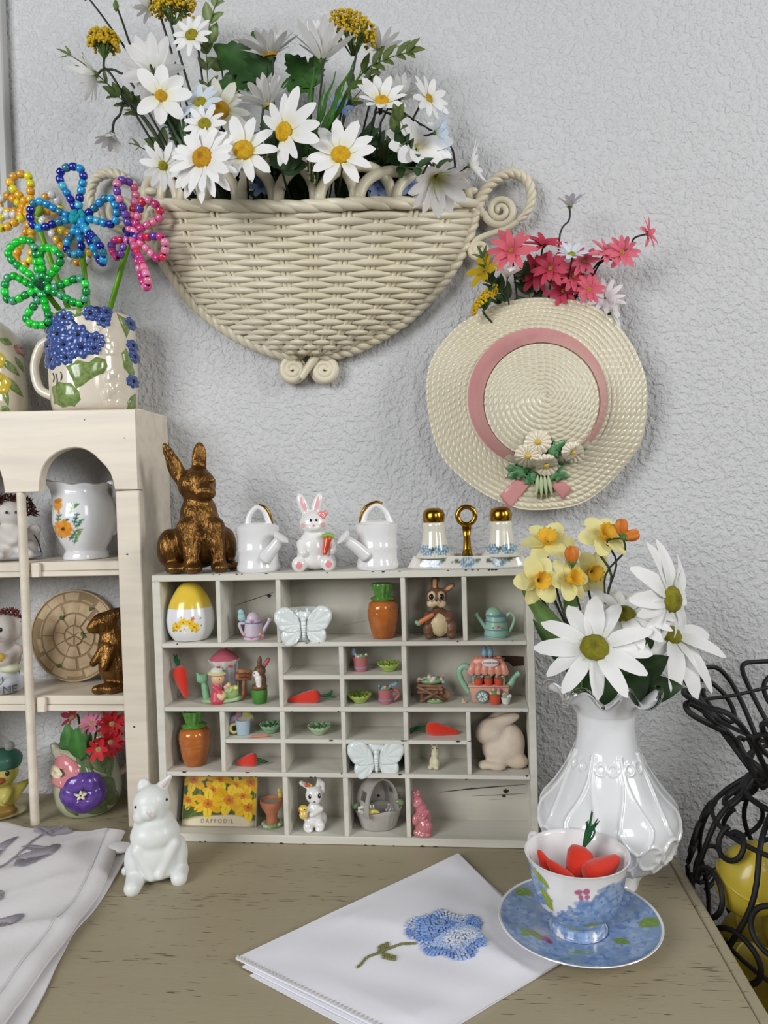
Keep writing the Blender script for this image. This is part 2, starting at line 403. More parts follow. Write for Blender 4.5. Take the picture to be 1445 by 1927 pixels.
# ================================================================== distressed white compartment tray
def m_distress(name, base, dark, thr=.70):
    m = M(name, base, .48); N, L, b = nodes_of(m)
    tc = N.new('ShaderNodeTexCoord')
    n = N.new('ShaderNodeTexNoise'); n.inputs['Scale'].default_value = 55; n.inputs['Detail'].default_value = 5; n.inputs['Roughness'].default_value = .65; L.new(tc.outputs['Object'], n.inputs['Vector'])
    r = N.new('ShaderNodeMapRange'); r.inputs[1].default_value = thr; r.inputs[2].default_value = thr + .015; L.new(n.outputs[0], r.inputs[0])
    mp = N.new('ShaderNodeMapping'); mp.inputs['Scale'].default_value = (6, 60, 60); L.new(tc.outputs['Object'], mp.inputs[0])
    n2 = N.new('ShaderNodeTexNoise'); n2.inputs['Scale'].default_value = 1; n2.inputs['Detail'].default_value = 4; L.new(mp.outputs[0], n2.inputs['Vector'])
    w = N.new('ShaderNodeMix'); w.data_type = 'RGBA'; w.inputs[6].default_value = (*lin(base), 1); w.inputs[7].default_value = (*[c * .86 for c in lin(base)], 1)
    r2 = N.new('ShaderNodeMapRange'); r2.inputs[1].default_value = .4; r2.inputs[2].default_value = .7; L.new(n2.outputs[0], r2.inputs[0]); L.new(r2.outputs[0], w.inputs[0])
    mx = N.new('ShaderNodeMix'); mx.data_type = 'RGBA'; mx.inputs[7].default_value = (*lin(dark), 1); L.new(w.outputs[2], mx.inputs[6]); L.new(r.outputs[0], mx.inputs[0]); L.new(mx.outputs[2], b.inputs['Base Color'])
    bp = N.new('ShaderNodeBump'); bp.inputs['Strength'].default_value = .25; bp.inputs['Distance'].default_value = .0006; L.new(n2.outputs[0], bp.inputs['Height']); L.new(bp.outputs[0], b.inputs['Normal'])
    return m
MT = m_distress('chippy_white_paint', '#d6d3c8', '#3a2c22', .73)
MTI = m_distress('worn_shaded_white_back', '#c0bcb0', '#4a3a2c', .76)  # back panel: worn paint, base darkened to put the compartments' shade into the colour
TD, TB = 0.062, 0.053
tray = thing('display_tray', 'distressed white wooden compartment tray full of miniatures', 'shelf', W(306, 1583, 0) * [1, 1, 0])
tx, ty, tz = tray.location
def tb(name, x0, x1, z0, z1, y0=0.0, y1=TB, m=MT, bev=.0007): 
    return MB().box((x0 - tx, y0 - ty, z0 - tz), (x1 - tx, y1 - ty, z1 - tz), bev).build(name, m, tray)
def xa(pt, pb, yt, yb): return .5 * (W(pt, yt, 0)[0] + W(pb, yb, 0)[0])
TXL, TXR = xa(285, 303, 1085, 1570), xa(1001.5, 1016, 1085, 1592)
TZ1 = .5 * (W(290, 1079.5, 0)[2] + W(980, 1073, 0)[2])
zt0 = .5 * (W(290, 1092, 0)[2] + W(980, 1087, 0)[2])
zb1 = .5 * (W(420, 1570, 0)[2] + W(900, 1580, 0)[2])
XIL, XIR = xa(299.5, 318, 1100, 1560), xa(988, 1002, 1100, 1570)
tb('top_board', TXL, TXR, zt0, TZ1, 0, TD)
tb('bottom_board', TXL, TXR, 0.0004, zb1, 0, TD)
tb('side_board', TXL, XIL, zb1, zt0, .0003, TD); tb('side_board', XIR, TXR, zb1, zt0, .0003, TD)
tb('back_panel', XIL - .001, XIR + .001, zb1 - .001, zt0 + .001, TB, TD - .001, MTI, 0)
def zr(pts): return float(np.mean([W(px, py, 0)[2] for px, py in pts]))
ZR1 = zr([(305, 1210), (800, 1208)]); ZR1b = zr([(305, 1218.5), (800, 1216.5)])
ZR2 = zr([(310, 1330), (800, 1332.5)]); ZR2b = zr([(310, 1338.5), (800, 1341)])
ZR3 = zr([(320, 1449.5), (900, 1461)]); ZR3b = zr([(320, 1458), (900, 1469.5)])
ZM2 = zr([(580, 1271), (700, 1271)]); ZM2b = zr([(580, 1279.5), (700, 1279.5)])
ZM3 = zr([(470, 1391.5), (800, 1394)]); ZM3b = zr([(470, 1399.5), (800, 1402)])
ZR4 = zb1
for za, zb in ((ZR1, ZR1b), (ZR2, ZR2b), (ZR3, ZR3b)): tb('shelf', XIL, XIR, zb, za)
def dv(xt0, xt1, xb0, xb1, yt, yb, z0, z1):
    x0, x1 = xa(xt0, xb0, yt, yb), xa(xt1, xb1, yt, yb)
    tb('divider', x0, x1, z0, z1, .0006); return x0, x1
R1 = (1092, 1209, ZR1, zt0); R2 = (1218, 1330, ZR2, ZR1b); R3 = (1340, 1453, ZR3, ZR2b); R4 = (1462, 1575, zb1, ZR3b)
dv(404.5, 412.5, 409, 417.5, *R1); dv(518, 526.5, 521, 530, *R1); dv(753, 762, 756, 764.5, *R1); dv(868, 877.5, 871.5, 881, *R1)
v2 = dv(521.5, 530, 525.5, 534, *R2); v3 = dv(755, 764.5, 758, 767.5, *R2)
dva = dv(412, 421, 417, 426, *R3); dv(526, 535, 529, 538, *R3); dv(641, 650, 644.5, 652, *R3); dv(758.5, 767.5, 761.5, 770, *R3); dvb = dv(876, 885, 880, 888, *R3)
dv(531.5, 541, 534, 543.5, *R4); dv(645, 654.5, 647.5, 657, *R4); dv(762.5, 771.5, 764.5, 773, *R4)
dv(637, 645.5, 640, 648.5, *R2)
tb('shelf', v2[1], v3[0], ZM2b, ZM2, .001); tb('shelf', dva[1], dvb[0], ZM3b, ZM3, .001)
# bare wood patch, knots and cracks of the back panel (thin wear marks with a shape of their own)
mbare = M('bare_brown_wood', '#4a2c20', .6, var=(40, '#2c1a12')); mcrk = M('dark_crack', '#2a221c', .7)
yb_ = TB - .0006
def onback(px, py): p = W(px, py, yb_); return np.array([p[0] - tx, p[2] - tz])
MB().prism([onback(*q) for q in [(941, 1235), (955, 1234), (988, 1236), (989, 1252), (965, 1254), (958, 1247), (946, 1243), (952, 1240)]], yb_ - ty, yb_ + .0005 - ty).build('bare_patch', mbare, tray)
def crack(pts, w=.7):
    q = np.array([onback(*p) for p in pts]); P = np.stack([q[:, 0], np.full(len(q), yb_ - ty), q[:, 1]], 1)
    MB().tube(P, np.interp(np.linspace(0, 1, len(P)), [0, .5, 1], [.2, 1, .2]) * w * 6e-4, 5).build('crack', mcrk, tray)
crack([(438, 1141), (470, 1130), (516, 1114)]); crack([(544, 1106), (575, 1093)]); crack([(640, 1178), (690, 1168)], .5)
crack([(826, 1491), (890, 1484), (990, 1476)], 1.3); crack([(888, 1498), (940, 1496), (990, 1493)]); crack([(920, 1505), (965, 1503)], .7); crack([(725, 1482), (755, 1478)], .8); crack([(735, 1494), (757, 1491)], .7)
for kx, ky, s in [(506, 1121, 4), (952, 1489, 5), (948, 1498, 3.5), (712, 1497, 3)]:
    c = [(kx + s * (1 + .4 * math.sin(5 * a + kx)) * cos(a), ky + .7 * s * (1 + .3 * cos(4 * a)) * sin(a)) for a in np.linspace(0, 2 * pi, 12, endpoint=False)]
    MB().prism([onback(*q) for q in c], yb_ - ty - .0002, yb_ + .0005 - ty).build('knot', mcrk, tray)
# paint chips along the front edges
rng = random.Random(4)
def chips(x0, x1, z, n, up=1):
    for k in range(n):
        cx = rng.uniform(x0, x1); w = rng.uniform(.0012, .006); h = rng.uniform(.0008, .0018)
        o = [(cx - w / 2 - tx, z - tz), (cx - w * .2 - tx, z - h * up - tz), (cx + w * .25 - tx, z - h * .7 * up - tz), (cx + w / 2 - tx, z - tz)]
        MB().prism(o, -.0004 - ty, .0009 - ty).build('paint_chip', mcrk, tray)
chips(TXL + .01, TXR - .01, TZ1 - .0002, 16); chips(TXL + .03, TXR - .01, .0004, 12, -1); chips(XIL, XIR, ZR1 - .0002, 5); chips(XIL, XIR, ZR2b, 5, -1); chips(XIL, XIR, ZR3b, 6, -1); chips(XIL, XIR, ZR3, 5); chips(.12, .4, ZM3, 5)
# ================================================================== cream arched display cabinet
YC = 0.034
MCB = m_distress('cream_gloss_paint', '#e4dac9', '#30241c', .80); nodes_of(MCB)[2].inputs['Roughness'].default_value = .35
cab = thing('display_cabinet', 'cream painted open display cabinet with arched top and dowel posts', 'cabinet', (W(241, 1557, YC) * [1, 1, 0]))
kx, ky, kz = cab.location
def P2(px, py, Y): p = W(px, py, Y); return (p[0] - kx, p[2] - kz)
arc = [(254, 769.5), (260.5, 921), (216, 922), (213, 908), (207, 890), (198, 877), (188, 867), (177, 856), (165, 848), (153, 843.5), (141, 842), (129, 843.5), (118, 846.5), (106, 852), (94, 861), (86, 870), (80, 881), (76.5, 893), (75, 905), (73, 926), (9, 928),
       (5, 905), (-1, 885), (-14, 864), (-26, 855), (-38, 849), (-50, 846), (-62, 845), (-74, 846), (-86, 850), (-98, 857), (-110, 868), (-120, 880), (-128, 897), (-132, 928), (-185, 930), (-190, 777.5)]
MB().prism([P2(x, y, YC) for x, y in arc], YC - ky, YC + .014 - ky, bev=.0012).build('arch_board', MCB, cab)
zct = .5 * (W(254, 769.5, YC)[2] + W(0, 774, YC)[2])
XCR = .5 * (W(260.5, 921, YC)[0] + W(254, 770, YC)[0]); XCL = XCR - .33
def kb(name, x0, x1, y0, y1, z0, z1, bev=.001): return MB().box((x0 - kx, y0 - ky, z0 - kz), (x1 - kx, y1 - ky, z1 - kz), bev).build(name, MCB, cab)
YCB = YW - .002
kb('top_board', XCL, XCR - .0122, YC + .0142, YCB, zct - .012, zct - .0005)
kb('side_panel', XCR - .012, XCR, YC + .0142, YCB, 0, zct - .0005); kb('side_panel', XCL, XCL + .012, YC + .0142, YCB, 0, zct - .0005)
zpost = W(240, 922.5, YC)[2] - .0006
wpost = W(260.5, 921, YC)[0] - W(216, 921, YC)[0]
kb('corner_post', XCR - wpost, XCR, YC + .0008, YC + .014, 0, zpost, .0015); kb('corner_post', XCL, XCL + wpost, YC + .0008, YC + .014, 0, zpost, .0015)
ZC1 = W(110, 1057, YC + .016)[2]; ZC1b = W(110, 1085, YC + .016)[2]; ZC2 = W(110, 1309, YC + .016)[2]; ZC2b = W(110, 1338, YC + .016)[2]
for a, b in ((ZC1, ZC1b), (ZC2, ZC2b)):
    kb('shelf', XCL + .012, XCR - .012, YC + .016, YCB, a - .012, a); kb('shelf_rail', XCL + .012, XCR - .012, YC + .0145, YC + .0265, b, a - .0122, .0012)
pa = W(41, 927, YC + .006); pb_ = W(64.5, 1550, YC + .006); xd = .5 * (pa[0] + pb_[0])
MB().lathe([(.0056, 0), (.0056, pa[2])], 20, (xd - kx, YC + .006 - ky, 0)).build('dowel_post', MCB, cab)
MB().lathe([(.0056, 0), (.0056, pa[2])], 20, (xd - .13 - kx, YC + .006 - ky, 0)).build('dowel_post', MCB, cab)
kb('joint_block', xd + .007, xd + .0185, YC + .009, YC + .0144, ZC1b, ZC1 - .0005); kb('joint_block', xd + .007, xd + .0185, YC + .009, YC + .0144, ZC2b, ZC2 - .0005)
for q in [(159, 790), (234, 824), (239, 1043), (252, 1368)]:
    p = W(q[0], q[1], YC); MB().ell((p[0] - kx, YC + .0004 - ky, p[2] - kz), (.0016, .0006, .001), 8, 4).build('nail_hole', mcrk, cab)
# ================================================================== cream ceramic wicker wall basket
MBK = M('cream_bisque_ceramic', '#ded7c1', .42, var=(14, '#d3cab0'), coat=.12)
YB = YW - .013
bk = thing('wall_basket', 'large cream ceramic wicker wall basket with scroll handles', 'basket', W(583, 672, YW))
bo = np.array(bk.location)
Lx = np.array([(270, 390), (280, 430), (300, 475), (328, 520), (362, 565), (408, 606), (458, 637), (510, 659), (562, 671)], float)
Rx = np.array([(897, 385), (886, 425), (869, 470), (842, 515), (806, 560), (762, 600), (712, 632), (660, 657), (602, 671)], float)
def bedge(y): return np.interp(y, Lx[:, 1], Lx[:, 0]), np.interp(y, Rx[:, 1], Rx[:, 0])
def bY(x, y, off=0.0):
    xl, xr = bedge(y); s = np.clip((x - xl) / (xr - xl) * 2 - 1, -1, 1); v = np.clip((y - 388) / 283, 0, 1)
    return YB - .088 * (1 - s * s) ** .62 * (1 - v) ** .55 - .006 * (1 - s * s) - off
def B(x, y, off=0.0): return W(x, y, bY(x, y, off)) - bo
ub = upx(W(583, 500, YW - .06))
ys = np.linspace(392, 669, 30); sg = np.linspace(-1, 1, 41)
P = []
for y in ys:
    xl, xr = bedge(y); P.append([B(xl + (xr - xl) * (s + 1) / 2, y, -.0012) for s in sg])
MB().grid(P).build('shell', MBK, bk)
yr = 399.0; r = 0; rows = []
while yr < 664:
    h = 11.6 - 2.6 * (yr - 399) / 265; rows.append((yr + h / 2, h)); yr += h
cols = [-1.0 + .2 * j for j in range(11)]
def sx_(s, y): xl, xr = bedge(y); return xl + (xr - xl) * (s + .028 + 1) / 2
for r, (y, h) in enumerate(rows):
    for j in range(-1, 11):
        if (j + r) % 2: continue
        s0, s1 = -1 + .2 * j + .016, -1 + .2 * (j + 2) - .016
        s0, s1 = max(s0, -1.0), min(s1, .955)
        if s1 - s0 < .06: continue
        t = np.linspace(0, 1, 9); ss = s0 + (s1 - s0) * t; bul = np.sin(pi * np.clip((ss + 1 - .2 * j) / .4, 0, 1))
        pts = [B(sx_(a, y), y, (.0042 * q - .0010)) for a, q in zip(ss, bul)]
        MB().tube(pts, (.5 + .5 * bul ** .8) * h * .655 * ub, 6).build('strand', MBK, bk, sharp=180)
for j in range(0, 11):
    for d in (-.017, .017):
        s = -1 + .2 * j + d
        if abs(s + .028) > .97: continue
        yy = [y for y in np.linspace(396, 666, 30)]
        MB().tube([B(sx_(s, y), y, .0008) for y in yy], 5.6 * ub, 5).build('stake', MBK, bk, sharp=180)
def rope(path, R, pitch, n=3, seg=6, sub=4, core=True, rr=.62):
    """twisted rope of n strands round a path (metres)"""
    path = np.asarray(path, float); d = np.r_[0, np.cumsum(np.linalg.norm(np.diff(path, axis=0), axis=1))]
    m = max(int(d[-1] / pitch * n * sub), 8); t = np.linspace(0, d[-1], m)
    p = np.stack([np.interp(t, d, path[:, k]) for k in range(3)], 1)
    Rv = np.interp(t, np.linspace(0, d[-1], len(np.atleast_1d(R))), np.atleast_1d(R)) if np.ndim(R) else np.full(m, R)
    tg = np.gradient(p, axis=0); tg /= np.linalg.norm(tg, axis=1, keepdims=True)
    A = np.cross(tg, np.array([0, 1., 0])); A /= np.maximum(np.linalg.norm(A, axis=1, keepdims=True), 1e-9); Bn = np.cross(tg, A)
    mb = MB()
    for k in range(n):
        ph = 2 * pi * (t / pitch + k / n)
        mb.tube(p + (Rv * (1 - rr * .8))[:, None] * (np.cos(ph)[:, None] * A + np.sin(ph)[:, None] * Bn), Rv * rr, seg)
    return mb
def edgepath(E): return [W(x, y, YB - .004) - bo for x, y in spline(E, 60)]
rope(edgepath(Lx), 13 * ub, 58 * ub).build('rope_border', MBK, bk, sharp=180); rope(edgepath(Rx), 13 * ub, 58 * ub).build('rope_border', MBK, bk, sharp=180)
# braided rim
def rimy(x): return np.interp(x, [270, 330, 560, 700, 800, 895], [382, 386, 389, 382, 382, 378])
for k, x0 in enumerate(np.arange(262, 860, 43)):
    t = np.linspace(0, 1, 9); xs = x0 + 92 * t; xs = np.clip(xs, 262, 903)
    pts = [B(x, rimy(x) - 8.5 + 17 * a, .004 + .003 * sin(pi * a)) for x, a in zip(xs, t)]
    MB().tube(pts, (.35 + .65 * np.sin(pi * t) ** .7) * 9.6 * ub, 7).build('rim_strand', MBK, bk, sharp=180)
# open arches over the rim
feet = [268, 300, 338, 385, 450, 519, 597, 672, 742, 802, 848, 884]
for k in range(len(feet) - 2):
    x0, x1 = feet[k] + 4, feet[k + 2] - 4; xm = (x0 + x1) / 2
    hh = np.interp(xm, [285, 400, 520, 600, 730, 870], [48, 66, 86, 80, 56, 40])
    a = np.linspace(0, pi, 17); pts = []
    for q in a:
        x = xm - (x1 - x0) / 2 * cos(q) ; y = rimy(x) - 4 - hh * sin(q) ** .85
        pts.append(W(x, y, bY(x, 389) + .004 + .0085 * (q / pi - .5)) - bo)
    MB().tube(pts, 10.2 * ub, 9).build('arch', MBK, bk, sharp=180)
def spiral(cx, cy, r0, r1, a0, turns, n=40):
    t = np.linspace(0, 1, n); a = a0 + 2 * pi * turns * t; r = r0 + (r1 - r0) * t
    return np.stack([cx + r * np.cos(a), cy + r * np.sin(a)], 1)
for mir in (0, 1):
    fx = (lambda x: 1170 - x) if mir else (lambda x: x)
    def hp(pts, dy=0.0): return [W(fx(x), y, YB - .006 - dy) - bo for x, y in pts]
    loop = spline([(880, 432), (893, 402), (905, 372), (923, 346), (948, 329), (973, 327), (993, 342), (1000, 370), (992, 398), (974, 418)], 60)
    rope(hp(loop), np.array([12, 12, 11, 10, 10, 9.5, 9, 8, 6.5]) * ub, 46 * ub, rr=.6).build('handle_rope', MBK, bk, sharp=180)
    tail = np.concatenate([spline([(974, 418), (950, 432), (920, 441), (896, 452), (884, 470)], 20), spiral(902, 470, 18, 3, pi, -1.6, 34)[1:]])
    MB().tube(hp(tail), np.linspace(6.5, 5.2, len(tail)) * ub, 8).build('handle_tail', MBK, bk, sharp=180)
    inn = np.concatenate([spline([(899, 384), (908, 404)], 6), spiral(941, 396, 30, 3, pi * .93, -2.1, 60)])
    MB().tube(hp(inn, .001), np.linspace(7.5, 5, len(inn)) * ub, 8).build('handle_scroll', MBK, bk, sharp=180)
    for (x, y, l, an) in [(868, 372, 20, .5), (885, 360, 15, -.1), (880, 388, 22, .7)]:
        R3 = np.array([[cos(an), 0, sin(an)], [0, 1, 0], [-sin(an), 0, cos(an)]]) if not mir else np.array([[cos(an), 0, -sin(an)], [0, 1, 0], [sin(an), 0, cos(an)]])
        MB().ell(W(fx(x), y, YB - .012) - bo, np.array([l, 8, 7.5]) * ub, 10, 8, rot=R3).build('handle_knot', MBK, bk, sharp=180)
    # bottom scrolls
    fx = (lambda x: 1163 - x) if mir else (lambda x: x)
    sp = np.concatenate([spline([(575, 660), (562, 672), (545, 676)], 10), spiral(552.5, 697, 22, 2.5, -1.9, -2.2, 60)])
    MB().tube([W(fx(x), y, YB - .003) - bo for x, y in sp], 8 * ub, 8).build('foot_scroll', MBK, bk, sharp=180)
    MB().lathe([(27 * ub, 0), (29 * ub, .003), (27 * ub, .006)], 28, (0, 0, 0), tilt=rotm('X', pi / 2)).build('foot_disc', MBK, bk, loc=W(fx(552.5), 697, YB + .004) - bo)
bnd = spline([(598, 664), (588, 680), (578, 694), (566, 712)], 14)
MB().tube([W(x, y, YB - .009) - bo for x, y in bnd], np.linspace(10, 7, 14) * ub, 8, flat=.7).build('foot_band', MBK, bk, sharp=180)
# ================================================================== cream ceramic straw hat wall pocket
MHT = M('ivory_glazed_ceramic', '#d9d2bb', .3, coat=.5, var=(9, '#d2cab0'))
MPK = M('pink_glaze', '#cf9595', .3, coat=.5, var=(12, '#cb8c8c'))
MLF = M('green_glaze', '#6fa070', .3, coat=.5, var=(160, '#2f6a3c'))
MIV = M('ivory_petal_glaze', '#e6dcc6', .3, coat=.5); MYC = M('yellow_glaze', '#d8b53c', .35, coat=.4)
hat = thing('wall_hat', 'ivory ceramic straw hat wall pocket with pink ribbon and daisies', 'hat', W(1010, 955, YW))
ho = np.array(hat.location); uh = upx(W(1010, 760, YW - .05))
OUT = np.array([(1003, 560), (1050, 562), (1094, 568), (1140, 590), (1183, 638), (1213, 702), (1218, 763), (1207, 830), (1174, 879), (1125, 928), (1079, 952), (1009, 960), (960, 952), (897, 921), (839, 870), (814, 818), (802, 733), (814, 672), (857, 617), (912, 583), (957, 567)], float)
OUT = spline(OUT, 400, True)
HC = np.array([1011.5, 749.0])
oa = np.unwrap(np.arctan2(OUT[:, 1] - HC[1], OUT[:, 0] - HC[0])); orad = np.linalg.norm(OUT - HC, axis=1)
o_ = np.argsort(oa % (2 * pi)); oas = (oa % (2 * pi))[o_]; ors = orad[o_]
def orad_at(a): return np.interp(a % (2 * pi), np.r_[oas - 2 * pi, oas, oas + 2 * pi], np.r_[ors, ors, ors])
YH = YW - .058
def brimY(a, r): return YH + .016 * r ** 1.3 + .007 * r * r * np.sin(2 * a + .6) + .004 * r * r * np.sin(3 * a)
na = 1100
a = np.linspace(0, 2 * pi, na, endpoint=False)
def relief(coil, phase):
    f = coil % 1.0; prof = np.sqrt(np.clip(1 - (2 * f - 1) ** 2, 0, 1))
    return prof * (.45 + .55 * np.abs(np.sin(pi * (phase + .75 * f))) ** .6)
r = np.linspace(0, 1, 96)
A_, R_ = np.meshgrid(a, r, indexing='ij')
ro = 129.0; oo = orad_at(A_)
rad = ro + (oo - ro) * R_
px = HC[0] + rad * np.cos(A_); py = HC[1] + rad * np.sin(A_)
coil = R_ * 8 + A_ / (2 * pi); cr = ro + (160 - 40 - ro + 90) * np.floor(coil) / 8
phase = A_ / (2 * pi) * np.round(2 * pi * (ro + 9.5 * np.floor(coil)) / 12.5)
hgt = relief(coil, phase) * .0026
Yb = brimY(A_, R_) - hgt
def WV(px, py, Y):
    d = np.stack([(px - CXP) / FPX, -(py - CYP) / FPX, -np.ones_like(px)], -1) @ RC.T
    t = (Y - CAM[1]) / d[..., 1]; return CAM + t[..., None] * d
Pf = WV(px, py, Yb) - ho
mb = MB().grid(Pf, cu=True)
# underside and rolled edge
rim = WV(px[:, -1:], py[:, -1:], brimY(A_, R_)[:, -1:] + .006) - ho; inn_ = WV(px[:, :1], py[:, :1], np.full((na, 1), YH + .006)) - ho
mid = WV(px[:, 60:61], py[:, 60:61], brimY(A_, R_)[:, 60:61] + .008) - ho
mb.grid(np.concatenate([Pf[:, -1:], rim, mid, inn_], 1), cu=True)
mb.build('brim', MHT, hat, sharp=180)
IC = np.array([1020.0, 755.0]); ri = 109.0; YI = YH - .030
r = np.linspace(0, 1, 100); A_, R_ = np.meshgrid(a[::1], r, indexing='ij')
SCX = np.array([1030.0, 741.0])
cxx = IC[0] + (SCX[0] - IC[0]) * (1 - R_); cyy = IC[1] + (SCX[1] - IC[1]) * (1 - R_)
px = cxx + ri * R_ * np.cos(A_); py = cyy + ri * R_ * np.sin(A_)
coil = R_ * 12 + A_ / (2 * pi)
phase = A_ / (2 * pi) * np.maximum(np.round(2 * pi * 9.1 * np.floor(coil) / 14.0), 5) 
hgt = relief(coil, phase) * .0024
Yc_ = YI - .016 * (1 - R_ ** 2.2) - hgt
MB().grid(WV(px, py, Yc_) - ho, cu=True).build('crown', MHT, hat, sharp=180)
# ribbon band: from the brim up to the crown edge
a2 = np.linspace(radians(112), radians(360 + 48), 160); R1_ = []
for rr_, dY in ((132, .0012), (131, -.0035), (128, -.005), (118, None), (110.5, 'e'), (108.5, 'f')):
    t = (131 - rr_) / (131 - 109); c = HC + (IC - HC) * np.clip(t, 0, 1)
    Y = (YH + dY) if isinstance(dY, float) else {None: YH - .018, 'e': YI - .0035, 'f': YI + .002}[dY]
    R1_.append(WV(c[0] + rr_ * np.cos(a2), c[1] + rr_ * np.sin(a2), np.full(160, Y)))
MB().grid(np.stack(R1_, 1) - ho).build('ribbon', MPK, hat)
a3 = np.linspace(radians(40), radians(120), 40)
MB().grid(np.stack([WV(c[0] + q * np.cos(a3), c[1] + q * np.sin(a3), np.full(40, Y)) for q, c, Y in ((134, HC, YH + .002), (120, (HC + IC) / 2, YH - .016), (107, IC, YI + .0005))], 1) - ho).build('crown_side', MHT, hat)
def hatp(x, y, off=0.0):
    aa = atan2(y - HC[1], x - HC[0]); d = sqrt((x - HC[0]) ** 2 + (y - HC[1]) ** 2)
    if d < 131: Y = YH - .032 * np.clip((136 - d) / 20, 0, 1) - .004 * np.clip((112 - d) / 20, 0, 1)
    else: Y = float(brimY(aa, (d - 129) / (float(orad_at(aa)) - 129)))
    return W(x, y, Y - off) - ho
def relief_patch(outline, off, rise, c=None, nr=5):
    """raised tile that follows the hat surface"""
    o = np.array(outline, float); c = o.mean(0) if c is None else np.array(c); P = []
    for k in range(nr + 1):
        t = k / nr; P.append([hatp(*(c + (q - c) * t), off + rise * sqrt(max(1 - t * t, 0)) - (.004 if k == nr else 0)) for q in o])
    return MB().grid(P, cv=True)
relief_patch([(970, 900), (985, 902), (1006, 904), (985, 930), (959, 959), (947, 947), (937, 934), (950, 920)], .004, .003).build('ribbon_tail', MPK, hat)
relief_patch([(1030, 909), (1061, 904), (1079, 921), (1070, 932), (1060, 942), (1044, 925)], .004, .003).build('ribbon_tail', MPK, hat)
def leafout(x0, y0, x1, y1, w, n=14, lobes=0):
    d = np.array([x1 - x0, y1 - y0], float); l = np.linalg.norm(d); d /= l; nrm = np.array([-d[1], d[0]]); t = np.linspace(0, 1, n)
    prof = np.sin(pi * t ** .8) * w / 2 * (1 + .28 * np.sin(t * 2 * pi * lobes) if lobes else 1)
    up = np.array([x0, y0]) + d * (t * l)[:, None] + nrm * prof[:, None]; dn = np.array([x0, y0]) + d * (t * l)[:, None] - nrm * prof[:, None]
    return np.concatenate([up, dn[::-1][1:-1]])
for q in [(1000, 880, 950, 900, 26, 18, 4), (1000, 885, 948, 880, 24, 18, 4), (1010, 888, 985, 914, 24, 18, 4), (1020, 888, 1075, 898, 26, 18, 4), (1030, 892, 1062, 874, 22, 18, 4), (1028, 856, 1066, 828, 26, 18, 4), (1040, 862, 1050, 845, 18, 14, 3), (1062, 872, 1108, 842, 14, 14, 2)]:
    relief_patch(leafout(*q), .006, .003).build('leaf', MLF, hat)
for k in range(4):
    x = 1012 + k * 6; relief_patch(leafout(x, 890, x + (k - 1) * 4 + 1, 942 - 3 * abs(k - 1), 9), .007, .004).build('flower_stem', M('pale_green_glaze', '#b9c79f', .3, coat=.5), hat)
for (x, y, R) in [(1012, 832, 26), (993, 858, 26), (1028, 875, 23), (1078, 851, 22)]:
    fl = MB()
    for k in range(14):
        an = 2 * pi * k / 14; e = np.array([cos(an), sin(an) * .92]); n_ = np.array([-e[1], e[0]])
        t = np.linspace(0, 1, 6); row = []
        for s in np.linspace(-1, 1, 5):
            row.append([hatp(*(np.array([x, y]) + e * (4 + (R - 4) * q) * (1 - .1 * s * s * q) + n_ * s * (1.2 + 4.6 * sin(pi * min(q * .62 + .0, 1)))), .010 + .0035 * (1 - s * s) * (.4 + .6 * sin(pi * q * .9)) - .002 * q) for q in t])
        fl.grid(row)
    fl.ell(hatp(x, y, .0085), np.array([R * .9, R * .9, 3]) * uh * [1, .25, 1] + 0, 12, 6) if 0 else None
    fl.build('daisy_petals', MIV, hat, sharp=180)
    MB().ell(hatp(x, y, .0115), np.array([5.5, 5, 5.5]) * uh, 10, 8).build('daisy_center', MYC, hat)
# ================================================================== silk flowers: shared petal, disc, calyx and leaf meshes
rng = random.Random(11)
MWP = M('white_silk_petal', rough=.65, vcol=True, transl=.2)
MPP = M('coloured_silk_petal', rough=.6, vcol=True, transl=.30)
MST = M('dark_green_stem', '#25331f', .5); MSK = M('blackish_stem', '#22241f', .5); MGS = M('green_stem', '#4e6b2a', .5)
MCX = M('green_calyx', '#55702f', .6)
MDL = M('dark_green_leaf', rough=.5, vcol=True, transl=.12, var=(90, .75, 1)); 
_PM = {}
def petal_mesh(kind, tint='#ffffff', tip=None, mat=None):
    key = ('p', kind, tint, tip, mat.name if mat else 0)
    if key in _PM: return _PM[key]
    wd, droop, cup, sh, pt = {'daisy': (.175, -.10, .35, .8, .25), 'narrow': (.135, -.08, .3, .8, .3), 'wide': (.20, -.12, .45, .75, .45), 'long': (.17, -.22, .5, .8, .35),
        'star': (.19, -.22, .5, .55, .95), 'daff': (.40, -.12, .25, .72, .55), 'blunt': (.26, -.1, .4, .9, .2), 'silk': (.185, -.30, .6, .7, .6)}[kind]
    nx, ny = 8, 5; t = np.linspace(0, 1, nx); s = np.linspace(-1, 1, ny)
    w = wd * np.sin(pi * (t ** sh) * .86 + .14) ** .7; w[-1] = wd * (1 - pt) * .45; w[0] = wd * .3
    T, S = np.meshgrid(t, s, indexing='ij'); Y = S * w[:, None]
    X = T - .05 * (S ** 2) * (T > .95) * (1 if pt < .5 else 0); 
    Z = droop * T ** 2 + .10 * sin(1) * T + cup * 2.2 * Y ** 2 - .012 * np.cos(S * pi * 2) * (T * (1 - T) * 4)
    c0 = np.array(lin(tint)); c1 = np.array(lin(tip)) if tip else np.array(lin('#f6f6f6'))
    C = c0 + (c1 - c0) * np.clip(T * 2.4, 0, 1)[..., None]
    me = MB().grid(np.stack([X, Y, Z], -1), col=C, flip=True).mesh('petal', mat or MWP, 180); _PM[key] = me; return me
